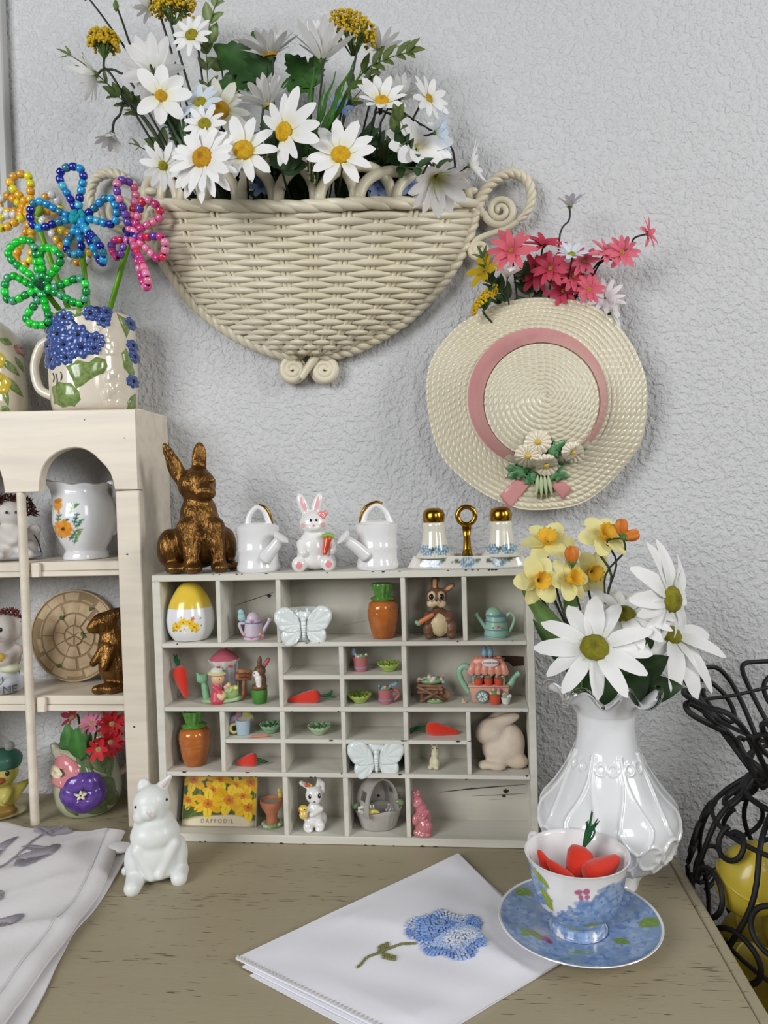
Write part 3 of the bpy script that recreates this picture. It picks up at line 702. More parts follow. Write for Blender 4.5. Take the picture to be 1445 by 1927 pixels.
def disc_mesh(col, dark):
    key = ('d', col)
    if key in _PM: return _PM[key]
    r = np.random.RandomState(3); th = np.linspace(0, pi * .62, 9); ph = np.linspace(0, 2 * pi, 26, endpoint=False)
    rad = 1 + r.uniform(-.07, .07, (9, 26)); P = np.stack([np.sin(th)[:, None] * np.cos(ph), np.sin(th)[:, None] * np.sin(ph), (np.cos(th)[:, None] * .55 + 0 * ph)], -1) * rad[..., None]
    C = np.array(lin(col)) * (1 + r.uniform(-.25, .15, (9, 26, 1)))
    C[:2] = C[:2] * .55 + np.array(lin(dark)) * .45
    me = MB().grid(P, cv=True, col=C).mesh('disc', M('flower_disc_fuzz', rough=.85, vcol=True, bump=(900, .6, .001)), 180); _PM[key] = me; return me
def calyx_mesh():
    if 'cx' in _PM: return _PM['cx']
    mb = MB().lathe([(.10, -.55), (.22, -.35), (.42, -.12), (.5, 0), (.3, .03)], 14)
    for k in range(8):
        a = 2 * pi * k / 8; d = np.array([cos(a), sin(a)]); n = np.array([-d[1], d[0]])
        mb.add([[*(d * .4 + n * .16), -.08], [*(d * .4 - n * .16), -.08], [*(d * .85), .06]], [(0, 1, 2)])
    me = mb.mesh('calyx', MCX, 180); _PM['cx'] = me; return me
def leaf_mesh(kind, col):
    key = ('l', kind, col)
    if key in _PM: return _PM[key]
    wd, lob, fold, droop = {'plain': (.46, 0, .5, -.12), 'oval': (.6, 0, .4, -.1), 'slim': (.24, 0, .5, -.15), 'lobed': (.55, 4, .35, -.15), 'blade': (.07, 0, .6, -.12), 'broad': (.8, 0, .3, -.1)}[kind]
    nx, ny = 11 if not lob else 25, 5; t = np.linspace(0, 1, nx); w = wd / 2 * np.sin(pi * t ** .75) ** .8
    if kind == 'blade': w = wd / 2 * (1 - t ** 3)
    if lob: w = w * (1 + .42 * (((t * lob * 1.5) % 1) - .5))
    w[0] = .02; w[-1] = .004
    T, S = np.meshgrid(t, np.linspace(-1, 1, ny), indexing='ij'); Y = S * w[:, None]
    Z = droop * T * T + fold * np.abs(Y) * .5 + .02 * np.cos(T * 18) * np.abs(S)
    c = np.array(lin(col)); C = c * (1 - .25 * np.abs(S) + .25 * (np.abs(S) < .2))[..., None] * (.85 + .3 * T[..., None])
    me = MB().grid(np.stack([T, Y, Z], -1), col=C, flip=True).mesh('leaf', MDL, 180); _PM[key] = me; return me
def put(name, me, parent, pos, R3, s):
    return place(name, me, parent, mat=mat4(np.array(R3) * s, pos))
def dirframe(d, n):
    d = np.array(d, float); d /= np.linalg.norm(d); n = np.array(n, float); y = np.cross(n, d)
    if np.linalg.norm(y) < 1e-3: y = np.cross((0, 0.3, 1), d)
    y /= np.linalg.norm(y); return np.stack([d, y, np.cross(d, y)], 1)
def head(t, c, n, R, np_, elev, me, rdisc=None, disc=('#e2b01f', '#b4760e'), layers=1, skip=(), grow=(0, 0), seed=0, jit=.10, calyx=True, phase=0.0):
    """petals, disc and calyx round local point c (metres), facing n"""
    rr = random.Random(seed); F = frame(n); mes = me if isinstance(me, (list, tuple)) else [me]
    for L in range(layers):
        for k in range(np_):
            a = 2 * pi * (k + .5 * L + phase) / np_ + rr.uniform(-jit, jit)
            deg = math.degrees(a) % 360
            if any(lo <= deg <= hi for lo, hi in skip): continue
            el = elev + rr.uniform(-.12, .12) + .28 * L
            d = cos(a) * F[:, 0] + sin(a) * F[:, 1]; X = cos(el) * d + sin(el) * F[:, 2]; Y = np.cross(F[:, 2], d)
            ro = rr.uniform(-.25, .25); Y2 = Y * cos(ro) + np.cross(X, Y) * sin(ro)
            s = R * (1 + grow[0] * cos(a - radians(grow[1]))) * rr.uniform(.92, 1.05) * (1 - .12 * L)
            put('petal', rr.choice(mes), t, c + d * (rdisc or R * .12) * .55 + F[:, 2] * .0006 * (k % 3), np.stack([X, Y2, np.cross(X, Y2)], 1), s)
    if rdisc: put('disc', disc_mesh(*disc), t, c + F[:, 2] * rdisc * .12, F, rdisc)
    if calyx: put('calyx', calyx_mesh(), t, c - F[:, 2] * R * .02, F, R * .24 if not isinstance(calyx, float) else R * calyx)
def stem(t, c, n, base, r, mat, mids=(), start=.0):
    c = np.array(c); n = np.array(n, float) / np.linalg.norm(n)
    pts = [c - n * start, c - n * (start + min(np.linalg.norm(base - c) * .12, .014))] + list(mids) + [np.array(base)]
    MB().tube(spline(pts, 18), r, 6).build('stem', mat, t, sharp=180)
def daisy(label, px, py, Y, Rpx, n, np_=14, elev=.1, kind='daisy', tint='#e9e8c8', tip=None, disc=None, base=None, smat=MSK, rs=2.2, cat='flower', group=None, name='daisy', mat=None, mids=(), **kw):
    c = W(px, py, Y); u = upx(c); b = W(*base); t = thing(name, label, cat, b, group)
    n = np.array(n, float); n /= np.linalg.norm(n)
    kinds = kind if isinstance(kind, (list, tuple)) else [kind]
    if base[2] > YW - .02: mids = tuple(mids) + ((.55 * base[0] + .45 * min(max(px, 930), 1110), 596, YW - .024),)
    mes = [petal_mesh(k, tint, tip, mat) for k in kinds]
    rd = disc[0] * u if disc else None; dc = disc[1:] if disc and len(disc) > 2 else ('#e2b01f', '#b4760e')
    head(t, c - b, n, Rpx * u, np_, elev, mes, rd, dc, seed=int(px * 7 + py), **kw)
    stem(t, c - b, n, np.zeros(3), rs * u, smat, [W(*m) - b for m in mids], start=Rpx * u * .1)
    return t, b, u
def add_leaf(t, org, px0, py0, Y0, px1, py1, Y1, kind, col, nrm=(0, -1, .3)):
    a = W(px0, py0, Y0); b = W(px1, py1, Y1); put('leaf', leaf_mesh(kind, col), t, a - org, dirframe(b - a, nrm), np.linalg.norm(b - a))
def sprig(label, path, Ys, leaflen, n, kind, col, name='leaf_sprig', smat=MGS, cat='foliage', group=None, rs=1.8, ang=.7, both=True, tipleaf=True):
    P = np.array([W(x, y, Y) for (x, y), Y in zip(path, np.linspace(Ys[0], Ys[1], len(path)))]); org = P[0].copy(); u = upx(org)
    t = thing(name, label, cat, org, group); S = spline(P, 30)
    MB().tube(S - org, np.linspace(rs, rs * .45, 30) * u, 6).build('stem', smat, t, sharp=180)
    for k in range(n):
        f = .3 + .68 * k / max(n - 1, 1); i = min(int(f * 29), 28); d = S[i + 1] - S[i]; d /= np.linalg.norm(d)
        side = np.cross(d, (0, -1, .15)); side /= np.linalg.norm(side)
        for sg in ((1, -1) if both else ((1,) if k % 2 else (-1,))):
            dd = d * cos(ang) + side * sin(ang) * sg + np.array([0, -.25 * rng.random(), .1 * rng.random()])
            put('leaf', leaf_mesh(kind, col), t, S[i] - org, dirframe(dd, (0.2 * sg, -1, .35)), leaflen * u * (1 - .35 * f) * rng.uniform(.85, 1.1))
    if tipleaf: put('leaf', leaf_mesh(kind, col), t, S[-1] - org, dirframe(S[-1] - S[-3], (0, -1, .3)), leaflen * u * .7)
    return t
BB = (YW - .055)   # where the stems stand inside the wall basket
def bb(x, y=432): return (x, y, YW - .036)
FC = (0, -1, 0)
D = daisy
OL = ('#a59a26', '#6d6a18')
# --- big yellow-eyed daisies over the rim
D('many-petalled white daisy drooping over the basket rim, left of the arches', 382, 298, -.028, 62, (-.12, -1, .05), 15, -.12, ['daisy', 'narrow'], '#efe9d8', disc=(20, '#d9a01c', '#7a4a10'), base=bb(430), layers=2, grow=(.16, -80))
D('white daisy with open gap between petals, resting on the leftmost visible arches', 458, 284, -.022, 56, (.1, -1, .10), 10, .0, 'wide', '#e9e6b0', disc=(19, '#e6b420', '#c08a12'), base=bb(470), grow=(.15, 80))
D('white daisy tilted left with petals fanning right, in the middle of the basket', 535, 249, -.020, 60, (-.45, -1, -.05), 13, .05, 'daisy', '#ece6b8', disc=(18, '#e8b71f', '#c98f12'), base=bb(545), grow=(.22, 20), skip=((150, 235),))
D('white daisy with wide spread petals just above the tallest right arches', 641, 293, -.018, 60, (.05, -1, .18), 12, .10, 'wide', '#e9e6b4', disc=(18, '#eab61c', '#cf9412'), base=bb(628), grow=(.1, 90), skip=((255, 285),))
D('yellow-eyed daisy with greyish cream petals tucked behind the small blue-tinted daisies', 413, 208, .028, 50, (.3, -1, .1), 11, .1, 'wide', '#d8d29a', '#dcdccf', disc=(18, '#dba51d', '#b4760e'), base=bb(450))
# --- small olive-eyed daisies
for lab, x, y, Y, R, n, bx, tip in [
    ('small olive-eyed white daisy standing highest left of the lobed leaf', 361, 67, .05, 36, (-.1, -1, .15), 415, None),
    ('small white daisy with pale blue petal patches, upper of the close pair', 377, 194, .012, 36, (-.15, -1, .35), 440, '#d5e2f2'),
    ('small white daisy, lower of the close pair above the drooping daisy', 385, 234, -.004, 35, (.05, -1, .15), 445, None),
    ('small white daisy hanging low beside the left end of the arches', 307, 312, -.008, 40, (.05, -1, -.35), 395, None)]:
    D(lab, x, y, Y, R, n, 11, .05, 'daisy', '#e2e4c8', tip, disc=(12 if R < 40 else 9, *OL), base=bb(bx))
# --- daisies seen from the side
D('large white daisy opening upward, seen side on beside the lobed leaf', 508, 105, .03, 62, (-.1, -.35, 1), 14, .45, 'narrow', '#e6e2cf', disc=(13, '#d9a01c', '#b4760e'), base=bb(520), layers=2)
D('large white daisy cupped upward beneath the right yellow yarrow', 606, 112, .035, 70, (.05, -.12, 1), 14, .75, 'narrow', '#d9d9cc', base=bb(575), layers=2)
D('large white daisy leaning left in the centre, petals swept up', 505, 200, .006, 62, (-.35, -.30, .9), 14, .5, 'narrow', '#e0e0d4', disc=(10, '#d6c65a', '#a99a30'), base=bb(525), layers=2)
D('white daisy with broad limp petals and small yellow eye at left', 303, 181, .0, 52, (.25, -1, -.1), 8, .05, 'blunt', '#eceab8', disc=(11, '#d9a51c', '#b4760e'), base=bb(420), skip=((150, 200),))
D('large white daisy seen from behind above the limp-petalled one', 290, 138, .035, 62, (-.35, .55, .65), 13, .35, 'daisy', '#d9dcc4', base=bb(418), layers=2)
D('white daisy facing left at the end of the left stem, seen from behind', 180, 140, .05, 50, (-1, .15, -.1), 12, .55, 'narrow', '#dfe2d0', base=bb(385), mids=((240, 190, .055),))
D('small white daisy hanging upside down below the left sprigs', 211, 250, .05, 36, (-.15, -.15, -1), 11, .75, 'daisy', '#dfe4cf', base=bb(380), mids=((226, 215, .05), (240, 190, .055), (300, 262, .06)))
D('white daisy with two raised petals at right under the leaf sprig', 718, 192, .03, 46, (.2, -1, .45), 11, .45, 'wide', '#e6e1a6', disc=(14, '#e2ae1a', '#b98612'), base=bb(675), mids=((705, 215, .04),))
D('white daisy turned away to the right, green calyx showing', 752, 182, .055, 38, (.15, .15, 1), 12, .6, 'daisy', '#cfd8bc', base=bb(690), calyx=.34)
D('small pale daisy farthest up the right, yellow eye turned right', 806, 186, .07, 40, (.7, -.7, .15), 11, .15, 'daisy', '#e6e6d4', disc=(9, '#cfa524', '#9a7a14'), base=bb(700), mids=((760, 265, .06),))
D('large faded white daisy against the wall at right', 786, 278, .055, 62, (.35, -.8, .35), 13, .25, 'blunt', '#e3ddc4', disc=(9, '#d8cf9c', '#b4a45c'), base=bb(715))
D('white daisy with blue-tipped petals seen side on at right', 820, 250, .06, 46, (1, -.1, .05), 10, .55, 'daisy', '#d5dcc8', '#cfdff2', base=bb(700), mids=((760, 228, .06), (700, 225, .06)))
D('small white daisy on the longest right stem by the rope handle', 884, 312, .06, 44, (.95, -.15, .15), 9, .5, 'narrow', '#d9e0d0', base=bb(715), mids=((848, 275, .065), (800, 240, .065), (720, 215, .06)))
D('white daisy hanging head down over the right end of the rim', 820, 330, -.014, 70, (.35, -.35, -.9), 12, .6, 'wide', '#c9cf6e', base=bb(745), calyx=.3, mids=((800, 318, .0),))
D('white daisy tip behind the left yarrow at the top edge', 282, 14, .075, 30, (-.8, .2, .5), 9, .5, 'daisy', '#dfe2d0', base=bb(420))
D('white daisy half hidden behind the right yellow yarrow', 715, 95, .085, 42, (.1, .1, 1), 12, .55, 'narrow', '#dcdccb', base=bb(640))
# --- yellow yarrow heads: the florets are beyond counting
MYR = M('yarrow_yellow', '#d3b31c', .8, var=(200, '#b3931a'))
def yarrow(label, px, py, Y, wpx, hpx, base, tilt=0.0, mids=()):
    c = W(px, py, Y); u = upx(c); b = W(*base); t = thing('yarrow', label, 'flower', b)
    rr = random.Random(int(px)); fl = MB(); st_ = MB()
    for k in range(430):
        a = rr.uniform(0, 2 * pi); q = sqrt(rr.random()); x = q * cos(a) * wpx; y = q * sin(a) * wpx * .6
        z = hpx * (.62 * sqrt(1 - q * q) + rr.uniform(-.75, .12)) - x * tilt
        p = c - b + np.array([x * u, y * u, z * u])
        fl.ell(p, np.array([1, 1, .9]) * u * rr.uniform(2.0, 3.8), 5, 3)
        if k % 14 == 0: st_.tube([c - b + np.array([x * .1, 0, -hpx * 1.1]) * u, c - b + np.array([x * .6 * u, y * .6 * u, -hpx * .35 * u]), p], 1.1 * u, 4)
    o = fl.build('florets', MYR, t, sharp=180); o['kind'] = 'stuff'
    st_.build('stalks', MGS, t, sharp=180)
    stem(t, c - b - np.array([0, 0, hpx * 1.05 * u]), (0, 0, 1), np.zeros(3), 2.2 * u, MST, [W(*m) - b for m in mids])
yarrow('yellow yarrow head low at the left among the stems', 195, 76, .06, 30, 30, bb(400), .1, ((222, 135, .06), (262, 180, .06)))
yarrow('wide yellow yarrow head cut by the top edge', 325, 8, .06, 44, 34, bb(435))
yarrow('yellow yarrow head on the right, sloping down to the right', 664, 56, .055, 46, 44, bb(600), -.35 * -1)
# --- bare stems with closed buds running out of the picture
for lab, pth in [('dark bare stem rising out of the top left corner', [(400, 432, YW - .036), (300, 200, .07), (254, 118, .07), (196, 35, .07), (160, -12, .07)]), ('dark bare stem with a closed bud at the top edge', [(405, 432, YW - .036), (305, 205, .075), (256, 112, .075), (230, 40, .075), (218, 8, .075)])]:
    P = np.array([W(*p) for p in pth]); t = thing('bud_stem', lab, 'stem', P[0]); u = upx(P[0])
    MB().tube(spline(P, 24) - P[0], np.linspace(2.6, 1.8, 24) * u, 6).build('stem', MSK, t, sharp=180)
    MB().lathe([(.1 * u, -14 * u), (4 * u, -9 * u), (5.5 * u, -2 * u), (3 * u, 5 * u), (.3 * u, 9 * u)], 10, tuple(P[-1] - P[0])).build('bud', MCX, t, sharp=180)
# --- leaf sprigs and blades
LG, MG_, DG = '#6d8048', '#52682f', '#2f5222'
for a in [
    ('pale green leaf sprig rising at the top above the lobed leaf', [(440, 432), (420, 150), (394, 70), (402, 20), (418, -14)], (YW - .036, .05), 42, 5, 'oval', '#83975a'),
    ('thin leaf sprig reaching furthest left beside the yarrow', [(400, 432), (270, 225), (205, 160), (160, 122), (132, 104)], (YW - .036, .055), 34, 4, 'slim', LG),
    ('broad-leaved sprig in the left gap above the hanging daisy', [(405, 432), (290, 250), (250, 205), (222, 182)], (YW - .036, .05), 44, 4, 'oval', MG_),
    ('olive sprig climbing behind the small high daisy', [(420, 432), (405, 250), (392, 160), (388, 98)], (YW - .036, .06), 38, 5, 'plain', '#4f5c2c'),
    ('small sprig sticking out left above the rim', [(400, 432), (330, 320), (292, 292), (262, 276)], (YW - .036, .03), 34, 3, 'slim', LG),
    ('long leaf sprig pointing right below the right yarrow', [(600, 432), (640, 220), (680, 140), (725, 112), (768, 98)], (YW - .036, .05), 46, 7, 'plain', '#66773a'),
    ('sprig of rounded leaves in front of the right stems', [(690, 432), (712, 330), (742, 270), (752, 225)], (YW - .036, .02), 44, 5, 'oval', '#6b7f46'),
    ('dark slim sprig between the grass blades and the raised-petal daisy', [(610, 432), (640, 260), (660, 195), (690, 160)], (YW - .036, .045), 46, 3, 'plain', '#3f4f24'),
    ('low dark sprig leaning over the right rim', [(680, 432), (725, 325), (775, 316), (822, 318)], (YW - .036, .0), 50, 4, 'plain', '#33522a'),
    ('sprig behind the right rim with narrow curling leaves', [(690, 432), (735, 300), (790, 300), (845, 322)], (YW - .036, .045), 38, 5, 'slim', '#3a4d2e'),
    ('dark leaf sprig low in the left centre', [(430, 432), (400, 330), (352, 262), (322, 238)], (YW - .036, .035), 46, 5, 'plain', '#3f5630'),
    ('dark leaf sprig filling the middle behind the arches', [(540, 432), (555, 345), (560, 290), (552, 262)], (YW - .036, .03), 60, 5, 'plain', '#27401f'),
    ('dark foliage spray just left of the first tall arch', [(484, 432), (420, 372), (426, 325), (433, 278)], (YW - .036, 0.060), 54, 6, 'plain', '#223a1c'),
    ('dark foliage spray behind the leftmost arches', [(463, 432), (385, 372), (386, 325), (388, 277)], (YW - .036, 0.056), 54, 6, 'plain', '#2b4a22'),
    ('dark foliage spray between the drooping daisy and the open-gapped one', [(496, 432), (440, 372), (430, 325), (421, 285)], (YW - .036, 0.049), 54, 6, 'plain', '#2b4a22'),
    ('dark foliage spray behind the second tall arch', [(532, 432), (500, 372), (499, 325), (498, 296)], (YW - .036, 0.034), 54, 6, 'plain', '#2b4a22'),
    ('dark foliage spray in the gap under the centre daisy', [(559, 432), (545, 372), (532, 325), (519, 275)], (YW - .036, 0.046), 54, 6, 'plain', '#2b4a22'),
    ('dark foliage spray behind the third tall arch', [(583, 432), (585, 372), (596, 325), (608, 286)], (YW - .036, 0.036), 54, 6, 'plain', '#223a1c'),
    ('dark foliage spray right of the wide-petalled front daisy', [(646, 432), (690, 372), (681, 325), (672, 290)], (YW - .036, 0.035), 54, 6, 'plain', '#223a1c'),
    ('dark foliage spray behind the low right arches', [(673, 432), (735, 372), (722, 325), (709, 275)], (YW - .036, 0.061), 54, 6, 'plain', '#2b4a22'),
    ('dark foliage spray under the faded daisy at right', [(694, 432), (770, 372), (762, 325), (754, 280)], (YW - .036, 0.043), 54, 6, 'plain', '#2b4a22'),
    ('dark foliage spray left of the grass blades', [(577, 432), (575, 372), (579, 325), (583, 275)], (YW - .036, 0.037), 54, 6, 'plain', '#2b4a22'),
    ('dark foliage spray right of the grass blades', [(622, 432), (650, 372), (649, 325), (648, 281)], (YW - .036, 0.031), 54, 6, 'plain', '#34502a'),
    ('second dark sprig behind the right arches', [(640, 432), (655, 350), (668, 300), (690, 268)], (YW - .036, .04), 56, 5, 'plain', '#2b4722')]:
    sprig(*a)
def bigleaf(label, base, a, b, kind, col, n=3, spread=.6, nrm=(0, -1, .2)):
    o = W(*base); t = thing('large_leaf', label, 'foliage', o); A = W(*a) ; Bp = W(*b); u = upx(o)
    MB().tube(spline([np.zeros(3), (A - o) * .5 + np.array([0, .004, 0]), A - o], 12), 2 * u, 6).build('stem', MST, t, sharp=180)
    ax = Bp - A; l = np.linalg.norm(ax)
    for k in range(n):
        an = (k - (n - 1) / 2) * spread; d = rotm('Y', an) @ ax
        put('leaflet', leaf_mesh(kind, col), t, A - o, dirframe(d, nrm), l * (1 - .22 * abs(k - (n - 1) / 2)))
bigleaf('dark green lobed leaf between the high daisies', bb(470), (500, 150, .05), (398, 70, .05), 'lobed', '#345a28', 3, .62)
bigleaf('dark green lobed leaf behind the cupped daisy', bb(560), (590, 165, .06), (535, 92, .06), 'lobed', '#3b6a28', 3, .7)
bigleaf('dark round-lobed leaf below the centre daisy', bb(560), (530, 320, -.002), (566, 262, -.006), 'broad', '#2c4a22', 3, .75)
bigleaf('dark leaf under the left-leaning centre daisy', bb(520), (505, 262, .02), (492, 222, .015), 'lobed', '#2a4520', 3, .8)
def blades(label, base, spots, col):
    o = W(*base); t = thing('grass_clump', label, 'foliage', o)
    for (x0, y0, x1, y1, Y) in spots:
        a, b = W(x0, y0, Y), W(x1, y1, Y - .008); put('blade', leaf_mesh('blade', col), t, a - o, dirframe(b - a, (-.3, -1, .1)), np.linalg.norm(b - a) * 1.02)
        MB().tube([np.zeros(3), (a - o) * .6 + np.array([0, .004, 0]), a - o], .0012, 5).build('stem', MGS, t, sharp=180)
blades('clump of long green grass blades in the centre right', bb(585), [(590, 300, 655, 105, .0), (585, 300, 622, 128, .002), (598, 290, 672, 120, .004), (578, 290, 582, 120, .01), (600, 300, 640, 150, -.004), (590, 290, 604, 150, .006)], '#3c6f22')
blades('clump of dark grass blades at left under the limp daisy', bb(430), [(352, 280, 318, 178, .02), (356, 280, 330, 180, .018), (346, 280, 300, 200, .024), (360, 285, 345, 190, .02)], '#2f5a22')
# blue silk flowers down behind the arches
for lab, x, y in [('small slate blue flower behind the fourth arch', 492, 352), ('small blue flower behind the right arches', 712, 356), ('blue petal bloom peeping at the right end of the rim', 770, 350), ('blue flower high behind the grass blades', 640, 205)]:
    D(lab, x, y, .055, 26, (.2, -1, .3), 6, .2, 'blunt', '#6278b4', '#8fa3d0', base=bb(x - (40 if y < 300 else 0)), name='blue_flower', mat=MPP)
# ================================================================== flowers standing behind the hat brim
def hb(x, y=640): return (x, y, YW - .016)
PK, PK2 = '#b8324f', '#dd5a74'
for lab, x, y, Y, R, n, c0, c1, bx, mids in [
    ('coral pink flower with a bud-like eye, leftmost above the hat', 962, 472, .065, 46, (-.15, -1, .25), '#c8455a', '#e87482', 990, ()),
    ('deep pink flower cluster left of the tall daisy stem, upper', 1022, 462, .085, 44, (.1, -.6, .9), '#a82644', '#d2455f', 1010, ()),
    ('deep pink flower low in the middle of the hat bunch', 1036, 505, .075, 38, (-.2, -1, .3), '#b02c48', '#d4506a', 1020, ()),
    ('pink flower drooping behind the white daisies', 1008, 512, .09, 36, (.1, -1, -.3), '#a82644', '#c93f5a', 1010, ()),
    ('pink flower right of the blue-marked daisy', 1098, 492, .08, 32, (-.2, -1, .35), PK2, '#e57388', 1050, ()),
    ('pink flower on the upper right branch, turned to the right', 1140, 478, .08, 36, (.4, -.8, .5), PK2, '#ea8495', 1060, ()),
    ('small pink flower third along the right branch', 1170, 475, .08, 34, (.1, -1, .2), PK2, '#ea7a8c', 1062, ((1120, 500, .085),)),
    ('pink flower at the very tip of the right branch', 1218, 440, .08, 34, (.85, -.5, .1), PK2, '#ea7a8c', 1064, ((1180, 470, .08), (1125, 500, .085),)),
    ('pink flower close above the brim at right', 1108, 545, .08, 30, (.1, -1, .1), PK2, '#e26c80', 1070, ()),
    ('pink flower between brim and blue-marked daisy', 1078, 520, .085, 36, (.2, -1, .2), '#c23c58', '#dc6078', 1050, ()),
    ('dark pink flower half sunk behind the brim', 1060, 548, .095, 36, (0, -1, .3), '#a82644', '#cc4a64', 1050, ())]:
    D(lab, x, y, Y, R, n, 6, .12, 'star', c0, c1, layers=1 + (px_ % 2 if False else 1), disc=(5, '#b59a2c', '#7a6a1c'), base=hb(bx), mat=MPP, name='pink_flower', mids=mids, rs=1.8, smat=MST)
D('white daisy highest above the hat on a bare dark stem', 1072, 388, .075, 32, (.05, -.2, 1), 11, .6, 'daisy', '#d3dccb', '#e3e9f2', base=hb(1032), mids=((1052, 450, .08),), calyx=.34, rs=1.8)
D('white daisy with blue-marked petals among the pink flowers', 1076, 480, .06, 30, (.02, -.75, .75), 12, .35, 'daisy', '#dfe3cc', '#e1e9f6', disc=(8, '#9aa23a', '#6d7420'), base=hb(1034), rs=1.8)
D('small white daisy at the left of the hat bunch', 955, 520, .06, 30, (.05, -.35, .95), 10, .55, 'daisy', '#cfd4c2', base=hb(965), rs=1.8)
D('white daisy lying sideways behind the brim at right', 1150, 590, .095, 34, (.9, -.3, .1), 11, .4, 'daisy', '#c6d0a4', base=hb(1110, 660), rs=1.8)
D('faded pinkish white flower above the brim on the right', 1138, 562, .1, 38, (.1, -1, .35), 11, .2, 'narrow', '#e8dfe2', '#ece6ea', base=hb(1100), rs=1.8)
D('mustard yellow bloom at the left end of the hat bunch', 912, 512, .08, 36, (-.6, -.7, .3), 6, .3, 'blunt', '#a98a12', '#c9ac1e', base=hb(955), mat=MPP, name='yellow_flower')
for a in [('green sprig at the left of the hat bunch', [(960, 640), (935, 560), (922, 520), (908, 484)], (YW - .016, .07), 34, 5, 'slim', '#4d6a35'), ('dark leaf sprig low left behind the brim', [(975, 640), (960, 580), (940, 545), (928, 535)], (YW - .016, .075), 44, 5, 'plain', '#33502c'), ('dark leaf sprig in the middle behind the brim', [(1005, 640), (998, 570), (990, 530), (985, 515)], (YW - .016, .08), 44, 5, 'plain', '#2c4a2a'), ('leaf sprig right of centre behind the brim', [(1070, 640), (1075, 580), (1082, 552), (1090, 530)], (YW - .016, .09), 36, 4, 'slim', '#33502c')]: sprig(*a)
yarrow('small yellow yarrow tucked behind the left brim', 912, 562, .075, 24, 18, hb(960), -.8)
# ================================================================== shared makers for the ceramics and figurines
CER = lambda n, c, r=.14, **k: M(n, c, r, coat=.6, **k)
MGZ = M('painted_gloss_glaze', rough=.16, coat=.6, vcol=True)
MBQ = M('painted_matt_resin', rough=.5, vcol=True, coat=.12)
MBS = M('painted_bisque', rough=.6, vcol=True)
MWG = CER('white_glaze', '#e9e9ea'); MBLK = M('black_glaze', '#141214', .15, coat=.5)
MGD = M('gold_lustre', '#a97f2e', .22, metal=1.0, bump=(60, .08, .001))
MGP = M('antique_gold_paint', '#8c6634', .34, metal=.85, var=(55, '#57391a'), bump=(230, 1.0, .0024), stretch=(1, 1, .38))
class Sp:
    """one thing standing on a surface; lengths in photo pixels at its depth"""
    def __init__(s, name, label, cat, px, Z, Y, group=None, rz=0.0, sc=1.0):
        s.b = XYZ(px, Y, Z + .0003); s.u = upx(s.b) * sc; d = CAM - s.b; s.t = thing(name, label, cat, s.b, group, rz + atan2(d[0], -d[1]))   # front turned towards the room's viewer
    def add(s, name, mb, mat, sharp=60, local_px=True, parent=None):
        if local_px: mb.xf(np.diag([s.u, s.u, s.u, 1]))
        return mb.build(name, mat, parent or s.t, sharp=sharp)
    def body(s, prims, k=4, cell=2.0, paint=(), mat=None, name='body'):
        return blob(prims, k, cell, paint, s.u).build(name, mat or MBQ, s.t, sharp=180)
    def lathe(s, name, prof, mat, n=32, sharp=50, c=(0, 0, 0), **kw): return s.add(name, MB().lathe(prof, n, c, **kw), mat, sharp)
    def ell(s, name, c, r, mat, nu=12, nv=8, rot=None): return s.add(name, MB().ell(c, r, nu, nv, rot=rot), mat, 180)
    def tube(s, name, pts, r, mat, n=8, ns=20, closed=False, flat=1.0):
        p = spline(pts, ns, closed); rr = np.interp(np.linspace(0, 1, len(p)), np.linspace(0, 1, len(np.atleast_1d(r))), np.atleast_1d(r))
        return s.add(name, MB().tube(p, rr, n, closed=closed, flat=flat), mat, 180)
def resamp(prof, m):
    p = spline(prof, m * 6); d = np.r_[0, np.cumsum(np.linalg.norm(np.diff(p, axis=0), axis=1))]; t = np.linspace(0, d[-1], m)
    return np.stack([np.interp(t, d, p[:, k]) for k in (0, 1)], 1)
def plathe(prof, n, m, fn, rs=True):
    """lathe with its decoration in the glaze: fn(C, X, Z, front, A) paints on px coordinates seen from the front"""
    p = resamp(prof, m) if rs else np.asarray(prof, float); a = np.linspace(-pi, pi, n, endpoint=False)
    R = np.maximum(p[:, 0], .01)[:, None]; A = a[None] + 0 * R; X = R * np.sin(A); Z = np.broadcast_to(p[:, 1][:, None], A.shape)
    P = np.stack([X, -R * np.cos(A), Z], -1); C = np.zeros(P.shape); C[:] = .8
    fn(C, X, Z, np.cos(A) > -.05, A)
    return MB().grid(P, cv=True, col=C)
def s_ell(C, X, Z, cx, cz, rx, rz, col, ang=0, mask=None, soft=.25, al=1.0):
    dx, dz = X - cx, Z - cz; c, s = cos(ang), sin(ang)
    q = np.sqrt(((dx * c + dz * s) / rx) ** 2 + ((-dx * s + dz * c) / rz) ** 2); w = np.clip((1 - q) / soft, 0, 1) * al
    if mask is not None: w = w * mask
    C += (np.array(lin(col)) - C) * w[..., None]
def s_flower(C, X, Z, cx, cz, R, n, col, col2, eye, mask=None, rot=0.0):
    for k in range(n):
        a = rot + 2 * pi * k / n; s_ell(C, X, Z, cx + .55 * R * cos(a), cz + .55 * R * sin(a), .5 * R, .36 * R, col if k % 2 else col2, a, mask)
    s_ell(C, X, Z, cx, cz, .22 * R, .22 * R, eye, 0, mask)
def s_leaf(C, X, Z, x0, z0, x1, z1, w, col, vein=None, mask=None):
    l = sqrt((x1 - x0) ** 2 + (z1 - z0) ** 2); s_ell(C, X, Z, (x0 + x1) / 2, (z0 + z1) / 2, l / 2, w / 2, col, atan2(z1 - z0, x1 - x0), mask)
    if vein: s_ell(C, X, Z, (x0 + x1) / 2, (z0 + z1) / 2, l / 2.1, max(w * .06, .5), vein, atan2(z1 - z0, x1 - x0), mask)
